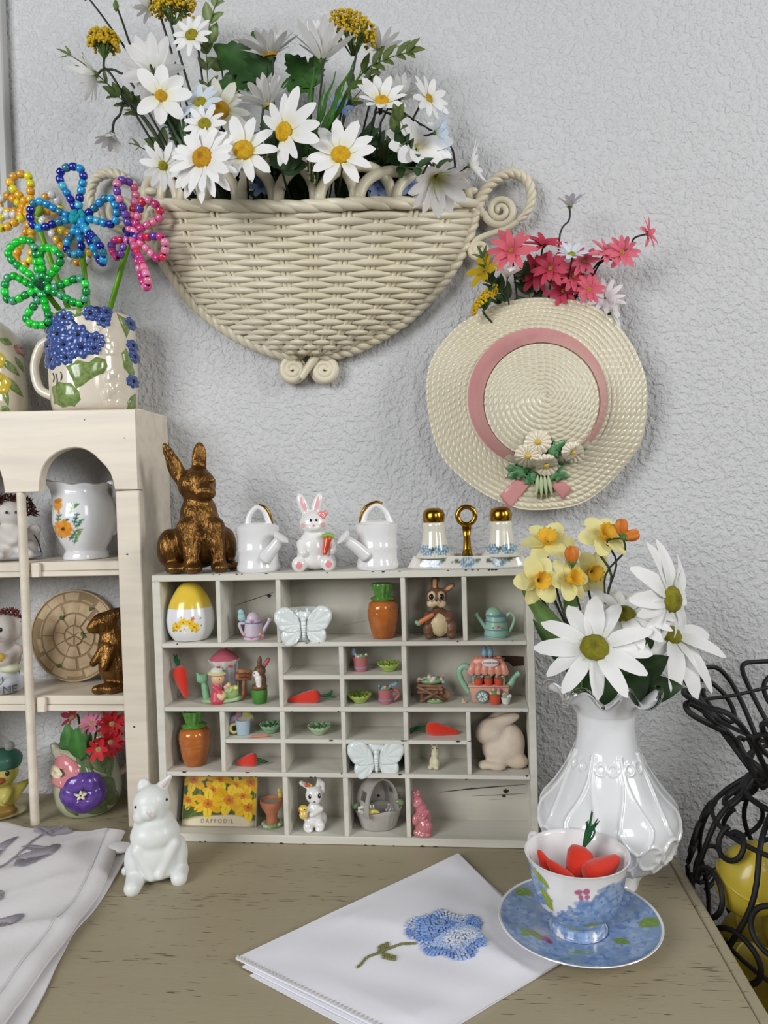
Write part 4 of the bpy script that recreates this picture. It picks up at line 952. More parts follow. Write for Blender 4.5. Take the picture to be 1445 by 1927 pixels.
def rsurf(prof):
    p = resamp(prof, 60)
    o = np.argsort(p[:, 1]); zz, rr = p[o, 1], p[o, 0]
    def S(x, z, off=0.0):
        r = float(np.interp(z, zz, rr)); x = np.clip(x, -r * .999, r * .999)
        a = math.asin(x / r); return np.array([(r + off) * sin(a), -(r + off) * cos(a), z])
    return S
def pillow(outline, S, off, rise, c=None, nr=4, col=None, edge=1.5, mb=None):
    o = np.array(outline, float); c = o.mean(0) if c is None else np.array(c); P = []
    for k in range(nr + 1):
        t = k / nr; P.append([S(*(c + (q - c) * t), off + rise * sqrt(max(1 - t * t, 0)) - (edge if k == nr else 0)) for q in o])
    return (mb or MB()).grid(P, cv=True, col=col, flip=True)
def rot2(o, a, c=(0, 0), s=1.0):
    o = np.array(o, float) * s; return np.stack([o[:, 0] * cos(a) - o[:, 1] * sin(a) + c[0], o[:, 0] * sin(a) + o[:, 1] * cos(a) + c[1]], 1)
def petal_out(L, w, n=12, x0=.12):
    t = np.linspace(0, 1, n // 2 + 1); y = w / 2 * np.sin(pi * (t * .92 + .04) ** .8) ** .7
    return np.concatenate([np.stack([x0 * L + t * L * (1 - x0), y], 1), np.stack([x0 * L + t * L * (1 - x0), -y], 1)[::-1]])
def relief_flower(S, cx, cz, R, n, off, rise, col, rot=0.0, wf=1.0):
    mb = MB()
    for k in range(n): pillow(rot2(petal_out(R, 2.2 * R * sin(pi / n) * wf), rot + 2 * pi * k / n, (cx, cz)), S, off, rise, nr=3, col=col, mb=mb)
    return mb
def text_on(parent, txt, size, loc, R3, mat, depth=.0003, name='lettering', sx=1.0):
    cu = bpy.data.curves.new(name, 'FONT'); cu.body = txt; cu.size = size; cu.extrude = depth; cu.align_x = 'CENTER'; cu.align_y = 'CENTER'
    tmp = bpy.data.objects.new(name, cu); COL.objects.link(tmp); bpy.context.view_layer.update()
    me = bpy.data.meshes.new_from_object(tmp.evaluated_get(bpy.context.evaluated_depsgraph_get())); bpy.data.objects.remove(tmp); bpy.data.curves.remove(cu)
    me.materials.clear(); me.materials.append(mat); o = bpy.data.objects.new(name, me); COL.objects.link(o); o.parent = parent
    m = np.array(R3, float).copy(); m[:, 0] *= sx; o.matrix_local = Matrix(mat4(m, np.array(loc)).tolist()); return o
FACE = np.array([[1, 0, 0], [0, 0, -1.], [0, 1., 0]])   # text plane facing the room
# ================================================================== on top of the cabinet
ZCT = zct - .0005
# mug with blue hydrangea relief
mug = Sp('mug', 'ivory mug with raised blue hydrangeas and leaves holding bead flowers', 'mug', 180, ZCT, .085)
mprof = [(60, 0), (70, 3), (76, 14), (79, 60), (79, 120), (77, 165), (77, 176)]
BOT = XYZ(180, .085, ZCT); 
mug.lathe('cup', [(0, 1), (58, 0)] + [tuple(q) for q in resamp(mprof, 24)] + [(75.5, 177.5), (73.5, 176), (73, 160), (73, 12), (0, 8)], CER('ivory_glaze', '#e6dccb'), 56)
S_ = rsurf(mprof)
MBL = CER('blue_flower_glaze', '#4f6aac', .18, var=(300, '#34498a')); MBR = CER('dark_eye_glaze', '#2a1a1c'); MGL = CER('leaf_green_glaze', '#8ea265', .18, var=(220, '#6d8748'))
mz = lambda py: 768 - py
mx = lambda px: px - 180
for i, (x, y, R) in enumerate([(108, 612, 17), (134, 605, 17), (120, 632, 20), (104, 650, 17), (155, 636, 21), (131, 652, 20), (186, 645, 17), (160, 659, 21), (109, 676, 19), (134, 676, 14), (182, 660, 13), (178, 598, 15), (199, 609, 15), (205, 594, 12), (247, 605, 13), (250, 645, 12), (252, 665, 13), (248, 712, 13), (192, 650, 10)]):
    mug.add('relief_flower', relief_flower(S_, mx(x) * .97, mz(y), R, 7, .8, 4.2, None, i * .7, .86), MBL, 180)
    mug.add('flower_eye', MB().ell(S_(mx(x) * .97, mz(y), 3.5), (2.6, 2.2, 2.6), 8, 6), MBR, 180)
for o in [[(99, 614), (112, 596), (140, 592), (156, 612), (172, 640), (190, 634), (200, 650), (186, 666), (168, 672), (150, 684), (120, 690), (100, 690)], [(166, 590), (190, 584), (208, 588), (210, 604), (196, 614), (176, 610)]]:
    mug.add('dark_glaze_ground', pillow([(mx(a) * .97, mz(b)) for a, b in o], S_, .2, 1.2), CER('navy_glaze', '#2b3766', .2), 180)
for o in [[(128, 690), (150, 678), (172, 684), (186, 672), (203, 676), (208, 690), (200, 704), (182, 712), (160, 728), (146, 735), (140, 716)], [(102, 720), (118, 714), (140, 718), (156, 736), (158, 752), (148, 766), (122, 767), (106, 756)], [(104, 596), (134, 587), (160, 588), (158, 600), (130, 600), (106, 604)], [(222, 590), (248, 596), (247, 620), (240, 636), (232, 618)], [(228, 662), (238, 650), (247, 668), (254, 700), (246, 708), (232, 692)], [(236, 752), (244, 738), (254, 730), (254, 760), (244, 767), (233, 766)], [(140, 590), (165, 588), (162, 604), (150, 606)]]:
    mug.add('relief_leaf', pillow([(mx(a) * .97, mz(b)) for a, b in o], S_, .3, 3.0), MGL, 180)
for x, y, R in [(214, 715, 24), (212, 745, 26), (206, 655, 20), (196, 628, 16)]:
    mug.add('plain_flower', relief_flower(S_, mx(x), mz(y), R, 5, .1, 1.6, None, .4), CER('ivory_glaze', '#e6dccb'), 180)
for x, y0, y1 in ((112, 700, 716), (117, 702, 728), (125, 700, 715)): mug.tube('relief_stem', [S_(mx(x), mz(y0), 1), S_(mx(x + 2), mz((y0 + y1) / 2), 1.4), S_(mx(x), mz(y1), 1)], .9, MBR, 5, 8)
mug.tube('handle', [(-72, 22, 140), (-92, 34, 128), (-104, 40, 90), (-96, 34, 50), (-72, 22, 34)], [9, 8.5, 8, 8.5, 9], CER('ivory_glaze', '#e6dccb'), 10)
# left jug, cut by the frame
jug = Sp('jug', 'cream ceramic jug with yellow blooms and green leaves at the left margin', 'jug', -20, ZCT, .08)
jprof = [(52, 0), (62, 4), (68, 20), (67, 60), (63, 110), (60, 140), (52, 158), (30, 178), (16, 186)]
jug.lathe('vessel', [(0, 0.5)] + [tuple(q) for q in resamp(jprof, 26)] + [(0, 186)], CER('cream_glaze', '#ddd3bd', .2), 48)
S_ = rsurf(jprof); MYL = CER('yellow_flower_glaze', '#d9c03f'); jx = lambda px: px + 20; jz = lambda py: 772 - py
for o in [(24, 640, -2, 632, 16), (2, 668, 36, 700, 16), (4, 700, 40, 738, 18), (26, 660, 42, 690, 10), (0, 755, 16, 772, 14), (4, 720, 12, 758, 12)]:
    jug.add('relief_leaf', pillow(leafout(jx(o[0]), jz(o[1]), jx(o[2]), jz(o[3]), o[4]), S_, .3, 2.5), MGL, 180)
for x, y, R in [(-6, 672, 18), (-2, 716, 22), (-30, 690, 20)]: jug.add('relief_flower', relief_flower(S_, jx(x), jz(y), R, 5, .4, 4, None, .3), MYL, 180)
jug.add('relief_flower', relief_flower(S_, jx(37), jz(645), 12, 5, .4, 3, None, .3), CER('rose_glaze', '#b9857f'), 180)
# ------------------------------------------------------------------ pony-bead flowers standing in the mug
def bead_mesh(col):
    k = ('bead', col)
    if k in _PM: return _PM[k]
    me = MB().lathe([(.22, -.42), (.40, -.40), (.5, -.2), (.5, .2), (.40, .40), (.22, .42), (.16, .3), (.16, -.3), (.22, -.42)], 12, caps=(False, False)).mesh('bead', M('bead_' + col.strip('#'), col, .12, coat=.7), 60)
    _PM[k] = me; return me
MPC = {}
def beadflower(label, cx, cy, Y, loops, cols, core, base, bead=15.2, seed=1):
    c = W(cx, cy, Y); u = upx(c); b = W(*base); t = thing('bead_flower', label, 'flower', b, 'pony bead flowers in the mug'); r = random.Random(seed); o = c - b
    for (tx_, ty_, wd, dy, tw) in loops:
        tip = np.array([(tx_ - cx) * u, dy * u, (cy - ty_) * u]); L = np.linalg.norm(tip); d = tip / L
        side = np.cross(d, (0, -1, 0)); side /= np.linalg.norm(side); nn = np.cross(d, side); side = side * cos(tw) + nn * sin(tw)
        tt = np.linspace(0, 1, 200); path = o + d * (L * np.sin(pi * tt) ** .8)[:, None] + side * (wd * u * .62 * np.sin(2 * pi * tt) * (.35 + .65 * np.sin(pi * tt)))[:, None] * -1
        dl = np.r_[0, np.cumsum(np.linalg.norm(np.diff(path, axis=0), axis=1))]; step = bead * .86 * u; n = int((dl[-1] - 8 * u) / step)
        for k in range(n):
            q = 4 * u + (k + .5) * (dl[-1] - 8 * u) / n; p = np.array([np.interp(q, dl, path[:, i]) for i in range(3)]); p2 = np.array([np.interp(q + 1e-4, dl, path[:, i]) for i in range(3)])
            F = frame(p2 - p, (0, 1, 0.01)); put('bead', bead_mesh(r.choice(cols)), t, p, F, bead * u)
        MB().tube(path[::6], 1.6 * u, 5).build('wire', M('chenille_' + core.strip('#'), core, .9), t, sharp=180)
    mb = MB(); rr = np.random.RandomState(seed)
    for k in range(26): mb.ell(o + rr.normal(0, 7.5, 3) * u * [1, .6, 1], rr.uniform(4, 8) * u, 7, 5)
    mb.build('chenille_core', M('chenille_' + core.strip('#'), core, .9), t, sharp=180)
    MB().tube(spline([o, o * .5, np.zeros(3)], 10), 5.2 * u, 10).build('stem', M('lime_straw', '#6fae1c', .35), t, sharp=180)
mb_ = lambda px: (px, 640, .085)
beadflower('yellow and clear pony bead flower, behind the blue one at left', 62, 400, .095, [(40, 333, 36, -10, .2), (-8, 372, 30, 8, .1), (-5, 418, 30, -4, .4), (42, 500, 34, -10, .2), (160, 490, 38, 15, .3), (110, 380, 30, 4, .6)], ['#f2b32c', '#f6c23a', '#eadf2a', '#e0e0e0', '#f2a82a', '#d9a13a'], '#7fae3a', mb_(150), seed=2)
beadflower('blue pony bead flower, tallest and in the middle of the mug', 148, 412, .055, [(139, 318, 44, -8, .05), (55, 398, 46, -5, -.1), (226, 402, 46, -8, .1), (205, 498, 34, -22, .9), (128, 474, 38, 10, .3)], ['#1d93d2', '#1f86c4', '#4cb8dc', '#15208f', '#1b2fa0', '#2f7596', '#2aa3e0'], '#1fa0a8', mb_(172), seed=3)
beadflower('green pony bead flower lowest at the left of the mug', 82, 544, .04, [(38, 458, 48, -10, .1), (110, 476, 44, -14, -.1), (2, 537, 46, 4, .0), (170, 556, 44, -8, .1), (68, 612, 46, -6, .1)], ['#1fd43a', '#12c232', '#0d8f3c', '#12a344', '#4fa27c', '#2ce04a'], '#0c4632', mb_(155), seed=4)
beadflower('pink and purple pony bead flower leaning right of the mug', 246, 444, .06, [(243, 344, 36, -8, .9), (300, 392, 40, -8, .2), (316, 478, 38, -10, .4), (281, 545, 28, -14, .9), (205, 468, 36, 10, .3)], ['#ec7fa2', '#cf3f86', '#5a45a8', '#d93050', '#e06a9a', '#7a4fb8', '#e98bb0'], '#1f2378', mb_(190), seed=5)
# ================================================================== inside the cabinet
# white pitcher with orange flower print
pit = Sp('pitcher', 'white porcelain pitcher printed with orange flowers on the upper shelf', 'pitcher', 163, ZC1, .0925, sc=.965)
pp = [(38, 0), (42, 3), (40, 12), (38, 17), (47, 35), (57, 62), (59, 84), (55, 108), (47, 124), (45, 134), (49, 145)]
def pr(C, X, Z, f, A):
    C[:] = lin('#e2e3e6')
    g = [(-46, 58, -30, 82, '#3d6b57'), (-20, 66, -12, 92, '#2f6a64'), (-18, 60, -4, 80, '#4c7d5a'), (-30, 36, -14, 60, '#3f7350'), (-44, 40, -34, 58, '#2f6b58'), (-22, 28, -12, 56, '#5a8a5c'), (-28, 84, -16, 112, '#6b8f55'), (-50, 62, -44, 92, '#55805c'), (-16, 44, -8, 62, '#7d9a5c'), (-26, 96, -10, 108, '#5d8a50')]
    for x0, z0, x1, z1, c in g:
        s_leaf(C, X, Z, x0, z0, x1, z1, 4.5, c, None, f)
        for q in (.3, .55, .8): s_ell(C, X, Z, x0 + (x1 - x0) * q + 3, z0 + (z1 - z0) * q, 3.2, 1.7, c, .6, f); s_ell(C, X, Z, x0 + (x1 - x0) * q - 3, z0 + (z1 - z0) * q, 3.2, 1.7, c, 2.4, f)
    s_flower(C, X, Z, -39, 60, 18, 9, '#e6a23a', '#dd8f28', '#a8541a', f); s_ell(C, X, Z, -39, 60, 4, 4, '#6b2f14', 0, f)
    s_ell(C, X, Z, -46, 104, 8, 11, '#dc9a30', -.5, f); s_ell(C, X, Z, -44, 112, 9, 4, '#c47c1e', .5, f); s_ell(C, X, Z, -45, 92, 2, 7, '#cf8a2a', 0, f)
    C[(Z > 143.5)] = lin('#8a8272')
mb = plathe([(0, .5)] + pp, 150, 90, pr)
V = mb.v[0]
w = np.clip((V[:, 2] - 105) / 40, 0, 1) * np.clip(-V[:, 0] / np.maximum(np.hypot(V[:, 0], V[:, 1]), 1), 0, 1) ** 4
V[:, 0] -= 26 * w; V[:, 2] += 11 * w + np.where(V[:, 2] > 130, 1.5 * np.sin(7 * np.arctan2(V[:, 1], V[:, 0])), 0)
inner = V.reshape(90, 150, 3)[::-1][:50].copy(); inner[..., :2] *= .94; mb.grid(inner, cv=True, col=lin('#d8d8da'))
pit.add('vessel', mb, MGZ, 70)
pit.tube('handle', [(42, -4, 140), (52, -8, 143), (57, -8, 130), (53, -6, 118), (47, -4, 116), (57, -8, 106), (63, -10, 88), (58, -8, 62), (50, -4, 44)], [6, 8, 7, 5, 6, 7, 7, 6, 4], MWG, 10, 36)
pit.tube('handle_curl', [(50, 0, 116), (46, -3, 108), (40, -6, 112), (44, -8, 118)], [5, 4.5, 4, 2.5], MWG, 8, 16)
# seated angel with dried wreath
MGR = M('grey_white_bisque', '#c9c5c0', .6, var=(60, '#b3aea8')); MHR = M('dried_red_brown_sprigs', '#5a2a26', .8, var=(300, '#3d241c'))
ang = Sp('angel_figurine', 'grey white seated angel with dried flower wreath behind the upper dowel', 'figurine', 30, ZC1, .09)
GW = '#cfcac5'
ang.body([('e', (0, 0, 8), (48, 34, 9), '#bdbfc4'), ('e', (-8, -4, 40), (26, 22, 32), GW), ('e', (-6, -4, 88), (24, 22, 24), GW), ('c', (-26, -14, 55), (-6, -26, 36), 9, 7, GW), ('c', (14, -12, 55), (2, -26, 38), 9, 7, GW), ('c', (-14, -14, 20), (-22, -34, 12), 11, 8, GW), ('c', (8, -14, 20), (22, -32, 12), 11, 8, GW), ('e', (30, 6, 40), (14, 6, 24), GW), ('e', (36, 2, 56), (10, 6, 10), GW), ('e', (24, -6, 22), (14, 12, 14), GW)], 7, 2.6, mat=MBS)
ang.body([('e', (-12, -28, 90), (3, 2, 3.4), '#2a2a30'), ], 1, 1.2, name='eye'); ang.body([('e', (4, -27, 90), (3, 2, 3.4), '#2a2a30')], 1, 1.2, name='eye')
rr = np.random.RandomState(5); mb = MB()
for k in range(240):
    a = rr.uniform(-.2, 3.6); R = rr.uniform(24, 40); p = np.array([-2 + R * cos(a), rr.uniform(-16, 6), 88 + R * sin(a) * .9]); d = rr.normal(0, 1, 3); d /= np.linalg.norm(d)
    mb.tube([p, p + d * rr.uniform(5, 11)], [1.9, .6], 4)
o = ang.add('wreath', mb, MHR, 180); o['kind'] = 'stuff'
ang.tube('feather', [(36, 0, 70), (44, -4, 50), (52, -6, 26)], [.8, .6], M('pale_fibre', '#d8d6d0', .6), 4, 10); ang.tube('stalk', [(30, 0, 50), (40, -2, 30), (44, -2, 6)], 1.1, MHR, 4, 8)
# round stone-paved plate leaning on the wall
pl = thing('plate', 'round tan plate moulded like stone paving, leaning on the wall', 'plate', XYZ(141, YW - .018, ZC2 + .0002)); bpl = np.array(pl.location)
ct = W(141, 1183, YW - .011) - bpl; up_ = np.array([0, .10, 1.0]); up_ /= np.linalg.norm(up_); nr_ = np.cross((1, 0, 0), up_); F3 = np.stack([np.array([1., 0, 0]), up_, nr_], 1); upl = upx(ct + bpl); RP = 86 * upl; ct = up_ * RP + np.array([0, -.0005, 0])
MTN = M('tan_stone_plate', '#cdb694', .6, var=(70, '#b89d79'), bump=(600, .4, .0006)); MGT = M('plate_grout', '#96805f', .7)
MB().lathe([(0, -.004), (RP * .96, -.003), (RP, 0), (RP * .985, .003), (RP * .95, .0035), (0, .0010)], 72).build('plate_base', MGT, pl, mat=mat4(F3, ct))
MB().lathe([(RP * .955, .002), (RP * .965, .0050), (RP * .99, .0048), (RP * 1.0, .001)], 72, caps=(False, False)).build('plate_rim', MTN, pl, mat=mat4(F3, ct))
rr = random.Random(8)
for r0, r1, n, ph in ((.0, .205, 6, .5), (.225, .47, 9, .2), (.49, .735, 11, .45), (.755, .945, 14, .1)):
    for k in range(n):
        a0 = 2 * pi * (k + ph + rr.uniform(-.1, .1)) / n; a1 = 2 * pi * (k + 1 + ph + rr.uniform(-.1, .1)) / n; g = .011
        if r0 == 0: g = .012
        h = .0034 + rr.uniform(-.0004, .0006); out = []
        for q in np.linspace(0, 1, 6): out.append((a0 + (a1 - a0) * q, r1 - rr.uniform(0, .012)))
        inn2 = [(a0 + (a1 - a0) * q, r0 + rr.uniform(0, .012)) for q in np.linspace(1, 0, 6 if r0 else 1)]
        pts = []
        am = (a0 + a1) / 2; rm = (r0 + r1) / 2
        for a, r in out + inn2:
            a = am + (a - am) * (1 - g / max((a1 - a0) * max(r, .12) / 2, .02)); r = max(r, .02); pts.append((r * RP * cos(a), r * RP * sin(a)))
        pts = np.array(pts); cc = pts.mean(0); n_ = len(pts)
        V = np.concatenate([np.c_[pts, np.zeros(n_)], np.c_[pts, np.full(n_, h * .8)], np.c_[cc + (pts - cc) * .93, np.full(n_, h)]])
        F = [tuple(range(2 * n_, 3 * n_))] + [(L * n_ + i, L * n_ + (i + 1) % n_, (L + 1) * n_ + (i + 1) % n_, (L + 1) * n_ + i) for L in (0, 1) for i in range(n_)]
        MB().add(V, F).build('stone', MTN, pl, mat=mat4(F3, ct), sharp=35)
for x, z in [(-.26, .40), (.42, .58), (.22, .02), (-.34, -.64)]:
    mb = MB()
    for k in range(9): a = rr.uniform(0, 6.3); q = rr.uniform(0, .06); mb.ell((RP * (x + q * cos(a)), RP * (z + q * sin(a)), .005), (.0022, .0014, .0008), 6, 4, rot=rotm('Z', a))
    mb.build('ivy_sprig', M('ivy_green_paint', '#4d6a3a', .6), pl, mat=mat4(F3, ct), sharp=180)
# small gold rabbit sitting up behind the corner post
gr = Sp('gold_rabbit', 'small antique gold rabbit standing up beside the stone plate', 'figurine', 206, ZC2, .075)
G = '#8c6634'
gr.body([('e', (-4, 0, 128), (25, 18, 20), G), ('e', (-24, 0, 120), (12, 12, 11), G), ('e', (10, 2, 80), (28, 24, 42), G), ('e', (16, 2, 45), (34, 28, 42), G), ('c', (-6, -14, 84), (-26, -20, 58), 9, 7, G), ('c', (6, -18, 80), (-8, -26, 50), 9, 8, G), ('e', (26, -10, 34), (22, 18, 28), G), ('c', (4, -16, 10), (-22, -24, 9), 10, 9, G), ('c', (24, -20, 9), (2, -30, 8), 10, 9, G), ('e', (26, 6, 146), (26, 7, 8), G), ('e', (24, -8, 143), (24, 6, 8), G)], 8, 2.2, mat=MGP)
gr.ell('eye', (-6, -17, 131), (4, 2.5, 3.4), MGD)
# cherub on a lettered base
ch = Sp('cherub_figurine', 'grey cherub in a red wreath holding a duckling, on lettered base', 'figurine', 10, ZC2, .062)
ch.body([('e', (0, 0, 22), (46, 34, 24), '#b9bcc2'), ('e', (0, 2, 68), (30, 26, 36), '#a69c95'), ('e', (4, -4, 122), (30, 27, 30), '#bdb6b0'), ('c', (24, -10, 80), (2, -28, 66), 11, 9, '#c2b8b0'), ('c', (-24, -10, 80), (-6, -28, 66), 11, 9, '#c2b8b0'), ('e', (30, -12, 128), (9, 8, 12), '#c2beb9'), ('e', (24, -16, 116), (9, 8, 12), '#c2beb9'), ('e', (12, -24, 50), (20, 12, 8), '#cfd3b4')], 7, 2.6, mat=MBS)
ch.ell('eye', (-4, -30, 124), (4, 2.5, 4.6), MBLK); ch.ell('duckling', (-8, -34, 74), (10, 8, 9), M('duck_yellow', '#c9a94a', .6)); ch.ell('nose', (-12, -31, 112), (3, 3, 2.5), M('duck_yellow', '#c9a94a', .6))
rr = np.random.RandomState(6); mb = MB()
for k in range(200):
    a = rr.uniform(.1, 3.0); R = rr.uniform(27, 38); p = np.array([4 + R * cos(a), rr.uniform(-18, 6), 124 + R * sin(a) * .95]); d = rr.normal(0, 1, 3); d /= np.linalg.norm(d); mb.tube([p, p + d * rr.uniform(4, 9)], [1.7, .6], 4)
o = ch.add('wreath', mb, M('red_brown_hair', '#6a2c28', .8), 180); o['kind'] = 'stuff'
mlt = M('grey_lettering', '#55565a', .6)
text_on(ch.t, 'U', 20 * ch.u, np.array([-8, -33.2, 30]) * ch.u, FACE @ rotm('Y', .2), mlt, .0005); text_on(ch.t, 'NE', 20 * ch.u, np.array([8, -36.5, 13]) * ch.u, FACE @ rotm('Y', .15), mlt, .0012)
ch.add('tag', MB().box((26, -20, 32), (48, -18, 48), .4), M('white_card', '#e4e3df', .6))
# pansy pitcher with silk flowers
pan = Sp('flower_pitcher', 'green ceramic pitcher with raised purple pansy and pink bloom', 'pitcher', 168, 0, .088)
pfp = [(44, 0), (48, 4), (56, 18), (60, 42), (56, 72), (49, 100), (47, 118), (52, 126)]
pan.lathe('vessel', [(0, .5)] + [tuple(q) for q in resamp(pfp, 24)] + [(50, 127), (47, 125), (43, 112), (44, 40), (0, 30)], CER('sage_green_glaze', '#a3ad8c', .2, var=(40, '#c4c4ac')), 48)
S_ = rsurf(pfp); qx = lambda px: px - 168; qz = lambda py: 1549 - py
MGN = CER('pansy_leaf_glaze', '#6d8058', .2, var=(120, '#54683f'))
for o in [(150, 1425, 178, 1462, 26), (176, 1424, 200, 1475, 30), (200, 1424, 206, 1490, 22), (185, 1475, 214, 1520, 34), (165, 1510, 200, 1545, 40), (128, 1500, 150, 1544, 24), (190, 1500, 222, 1540, 30), (150, 1440, 185, 1490, 24)]:
    pan.add('relief_leaf', pillow(leafout(qx(o[0]), qz(o[1]), qx(o[2]), qz(o[3]), o[4]), S_, .4, 3.6), MGN, 180)
pan.add('pink_bloom', relief_flower(S_, qx(128), qz(1462), 30, 5, 3, 6, None, .3, 1.1), CER('pink_bloom_glaze', '#cf8288', .2), 180); pan.add('bloom_eye', relief_flower(S_, qx(120), qz(1462), 10, 5, 8, 3, None), CER('cream_eye', '#e0d8b8', .2), 180)
pan.add('purple_pansy', relief_flower(S_, qx(160), qz(1496), 38, 5, 6, 6, None, .9, 1.12), CER('purple_pansy_glaze', '#6a4a9c', .2, var=(90, '#4f3484')), 180)
pan.add('pansy_star', relief_flower(S_, qx(157), qz(1497), 9, 5, 12.5, 1.2, None, .3, .4), CER('cream_eye', '#e0d8b8', .2), 180)
pan.tube('spout', [(-44, -4, 108), (-52, -4, 122), (-58, -4, 134)], [12, 10, 4], CER('sage_green_glaze', '#a3ad8c'), 10, 12)
pan.tube('handle', [(46, 2, 122), (62, 4, 126), (76, 6, 112), (78, 6, 80), (66, 4, 62), (52, 2, 58)], [7, 8, 8, 7.5, 7, 6], CER('blush_white_glaze', '#dccac2'), 10, 26)
pb0 = (168, 1470, .088)
for lab, x, y, Y, R, n, c0, c1, bx, kd in [
    ('large red gerbera under the shelf at the post, in the pansy pitcher', 211, 1362, .075, 26, (.3, -1, .2), '#a8141e', '#c2222c', 180, 'wide'), ('red gerbera low against the pitcher handle', 208, 1396, .07, 27, (.35, -1, .0), '#a81420', '#c42630', 178, 'wide'),
    ('cupped red silk poppy hanging over the pitcher rim', 186, 1410, .045, 22, (.1, -1, .05), '#d8454a', '#d02a34', 172, 'blunt'), ('pale pink silk bloom in the pansy pitcher, upper middle', 173, 1362, .07, 22, (-.1, -.8, .6), '#e09aae', '#dc8aa4', 165, 'wide'),
    ('dark pink silk bloom highest at the left of the pitcher bunch', 136, 1350, .08, 20, (-.3, -.8, .5), '#a8263e', '#c0425a', 155, 'blunt')]:
    D(lab, x, y, Y, R, n, 9 if kd == 'wide' else 6, .45 if kd == 'blunt' else .25, kd, c0, c1, disc=(6, '#b4a068', '#8a7a48'), base=(bx, 1470, .088), mat=MPP, name='red_flower', smat=MGS, layers=2 if kd == 'wide' else 1)
for lab, a, b in [('broad green leaf at the left of the pansy pitcher', (140, 1425, .06), (122, 1362, .06)), ('green leaf leaning over the rim of the pansy pitcher', (152, 1428, .05), (140, 1372, .045)), ('green leaf in the middle of the pitcher bunch', (160, 1424, .06), (152, 1356, .07))]:
    o = W(a[0] + 10, 1470, .088); t = thing('silk_leaf', lab, 'foliage', o); A, B_ = W(*a), W(*b); MB().tube([np.zeros(3), A - o], .0011, 6).build('stem', MGS, t); put('leaf', leaf_mesh('oval', '#3f7a2e'), t, A - o, dirframe(B_ - A, (0, -1, .2)), np.linalg.norm(B_ - A))
# chick in a green beret
ck = Sp('chick_figurine', 'olive yellow chick figurine wearing a green beret', 'figurine', 8, 0, .062)
OY = '#b5aa55'
ck.body([('e', (0, 0, 7), (40, 30, 8), '#b7ad88'), ('e', (2, 0, 38), (24, 20, 28), OY), ('c', (18, 4, 40), (44, 10, 54), 14, 4, OY), ('e', (-4, -4, 86), (32, 26, 30), OY), ('e', (-6, -30, 76), (10, 9, 6), '#8a4a24'), ('c', (12, -12, 48), (2, -24, 34), 7, 5, '#a89c4a'), ('e', (-4, -20, 16), (26, 14, 10), '#8a6a30')], 6, 2.4, mat=MBQ)
ck.body([('e', (-2, 2, 106), (38, 32, 20), '#2f5a4c'), ('e', (-2, -2, 96), (34, 28, 12), '#2f5a4c'), ], 5, 2.4, name='beret'); ck.ell('pompom', (14, -4, 130), (9, 9, 9), M('grey_pompom', '#8b8f8a', .9, bump=(500, .8, .002))); ck.ell('eye', (8, -29, 88), (4, 2.5, 5), MBLK)
# ================================================================== on top of the tray
ZT = TZ1
G = '#8c6634'
bun = Sp('gold_rabbit', 'large antique gold rabbit sitting at the left end of the tray top', 'figurine', 368, ZT, .033)
bun.body([('e', (8, 0, 162), (35, 30, 33), G), ('e', (14, -22, 146), (14, 14, 12), G), ('e', (28, -22, 146), (14, 14, 12), G), ('e', (21, -22, 153), (11, 14, 11), G), ('e', (10, 0, 110), (34, 30, 36), G), ('e', (12, 2, 62), (48, 38, 56), G), ('e', (12, -14, 92), (30, 22, 32), G),
    ('c', (-14, -24, 84), (-4, -34, 14), 18, 14, G), ('c', (38, -24, 84), (42, -34, 14), 18, 13, G), ('e', (-4, -42, 9), (17, 18, 9), G), ('e', (44, -42, 9), (16, 18, 9), G),
    ('e', (-44, 6, 44), (25, 30, 38), G), ('e', (60, 8, 44), (18, 28, 36), G), ('e', (-36, -20, 10), (20, 24, 11), G), ('e', (68, -16, 9), (12, 20, 9), G),
    ('e', (-34, 4, 208), (11, 6, 38), G, rotm('Y', -.42)), ('e', (-28, 4, 190), (14, 7, 26), G, rotm('Y', -.35)), ('e', (14, 2, 210), (14, 6, 34), G, rotm('Y', .06))], 9, 2.4, mat=MGP)
bun.body([('e', (-38, -2, 214), (5, 3, 24), G, rotm('Y', -.42))], 1, 1.6, mat=MGP, name='inner_ear')
for x, y in ((-6, -25), (36, -20)): bun.ell('eye', (x, y, 170), (6, 3.2, 3.6), MGP, rot=rotm('Y', .25 if x < 0 else -.25))
bun.ell('nose', (22, -36, 154), (6, 2.6, 3.4), MGP)
def wcan(label, px, w, h, spout, handle, stripe, sgn):
    s = Sp('watering_can', label, 'watering can', px, ZT, .028); r = w / 2
    s.lathe('can', [(0, .3), (r * .93, 0), (r, 4), (r * 1.0, 9), (r * .93, 18), (r * .93, 36), (r * .97, 41), (r * .93, 45), (r * .94, 66), (r * .99, 76), (r, 84), (r * .93, 85), (r * .90, 82), (r * .86, 60), (0, 55)], MWG, 44)
    s.add('half_lid', MB().ell((0, 0, 0), (r * .92, r * .92, 9), 24, 8).xf(mat4(np.eye(3), (0, 6, 83))), MWG, 180)
    p = [np.array(q, float) for q in spout]; d = p[-1] - p[0]; d /= np.linalg.norm(d)
    s.tube('spout', p, [13, 11, 9.5, 8.5], MWG, 14, 16)
    s.add('rose', MB().lathe([(8, -10), (10, -4), (15, 0), (15.5, 3), (13, 5), (0, 6.5)], 24, tilt=frame(d), c=p[-1]), MWG)
    s.tube('handle', handle, [7, 5.5, 5, 5.5, 7], MWG, 12, 30, flat=1.35)
    s.tube('gold_stripe', stripe, [2.2, 3.2, 3, 2.2], MGD, 8, 22, flat=2.0)
    return s
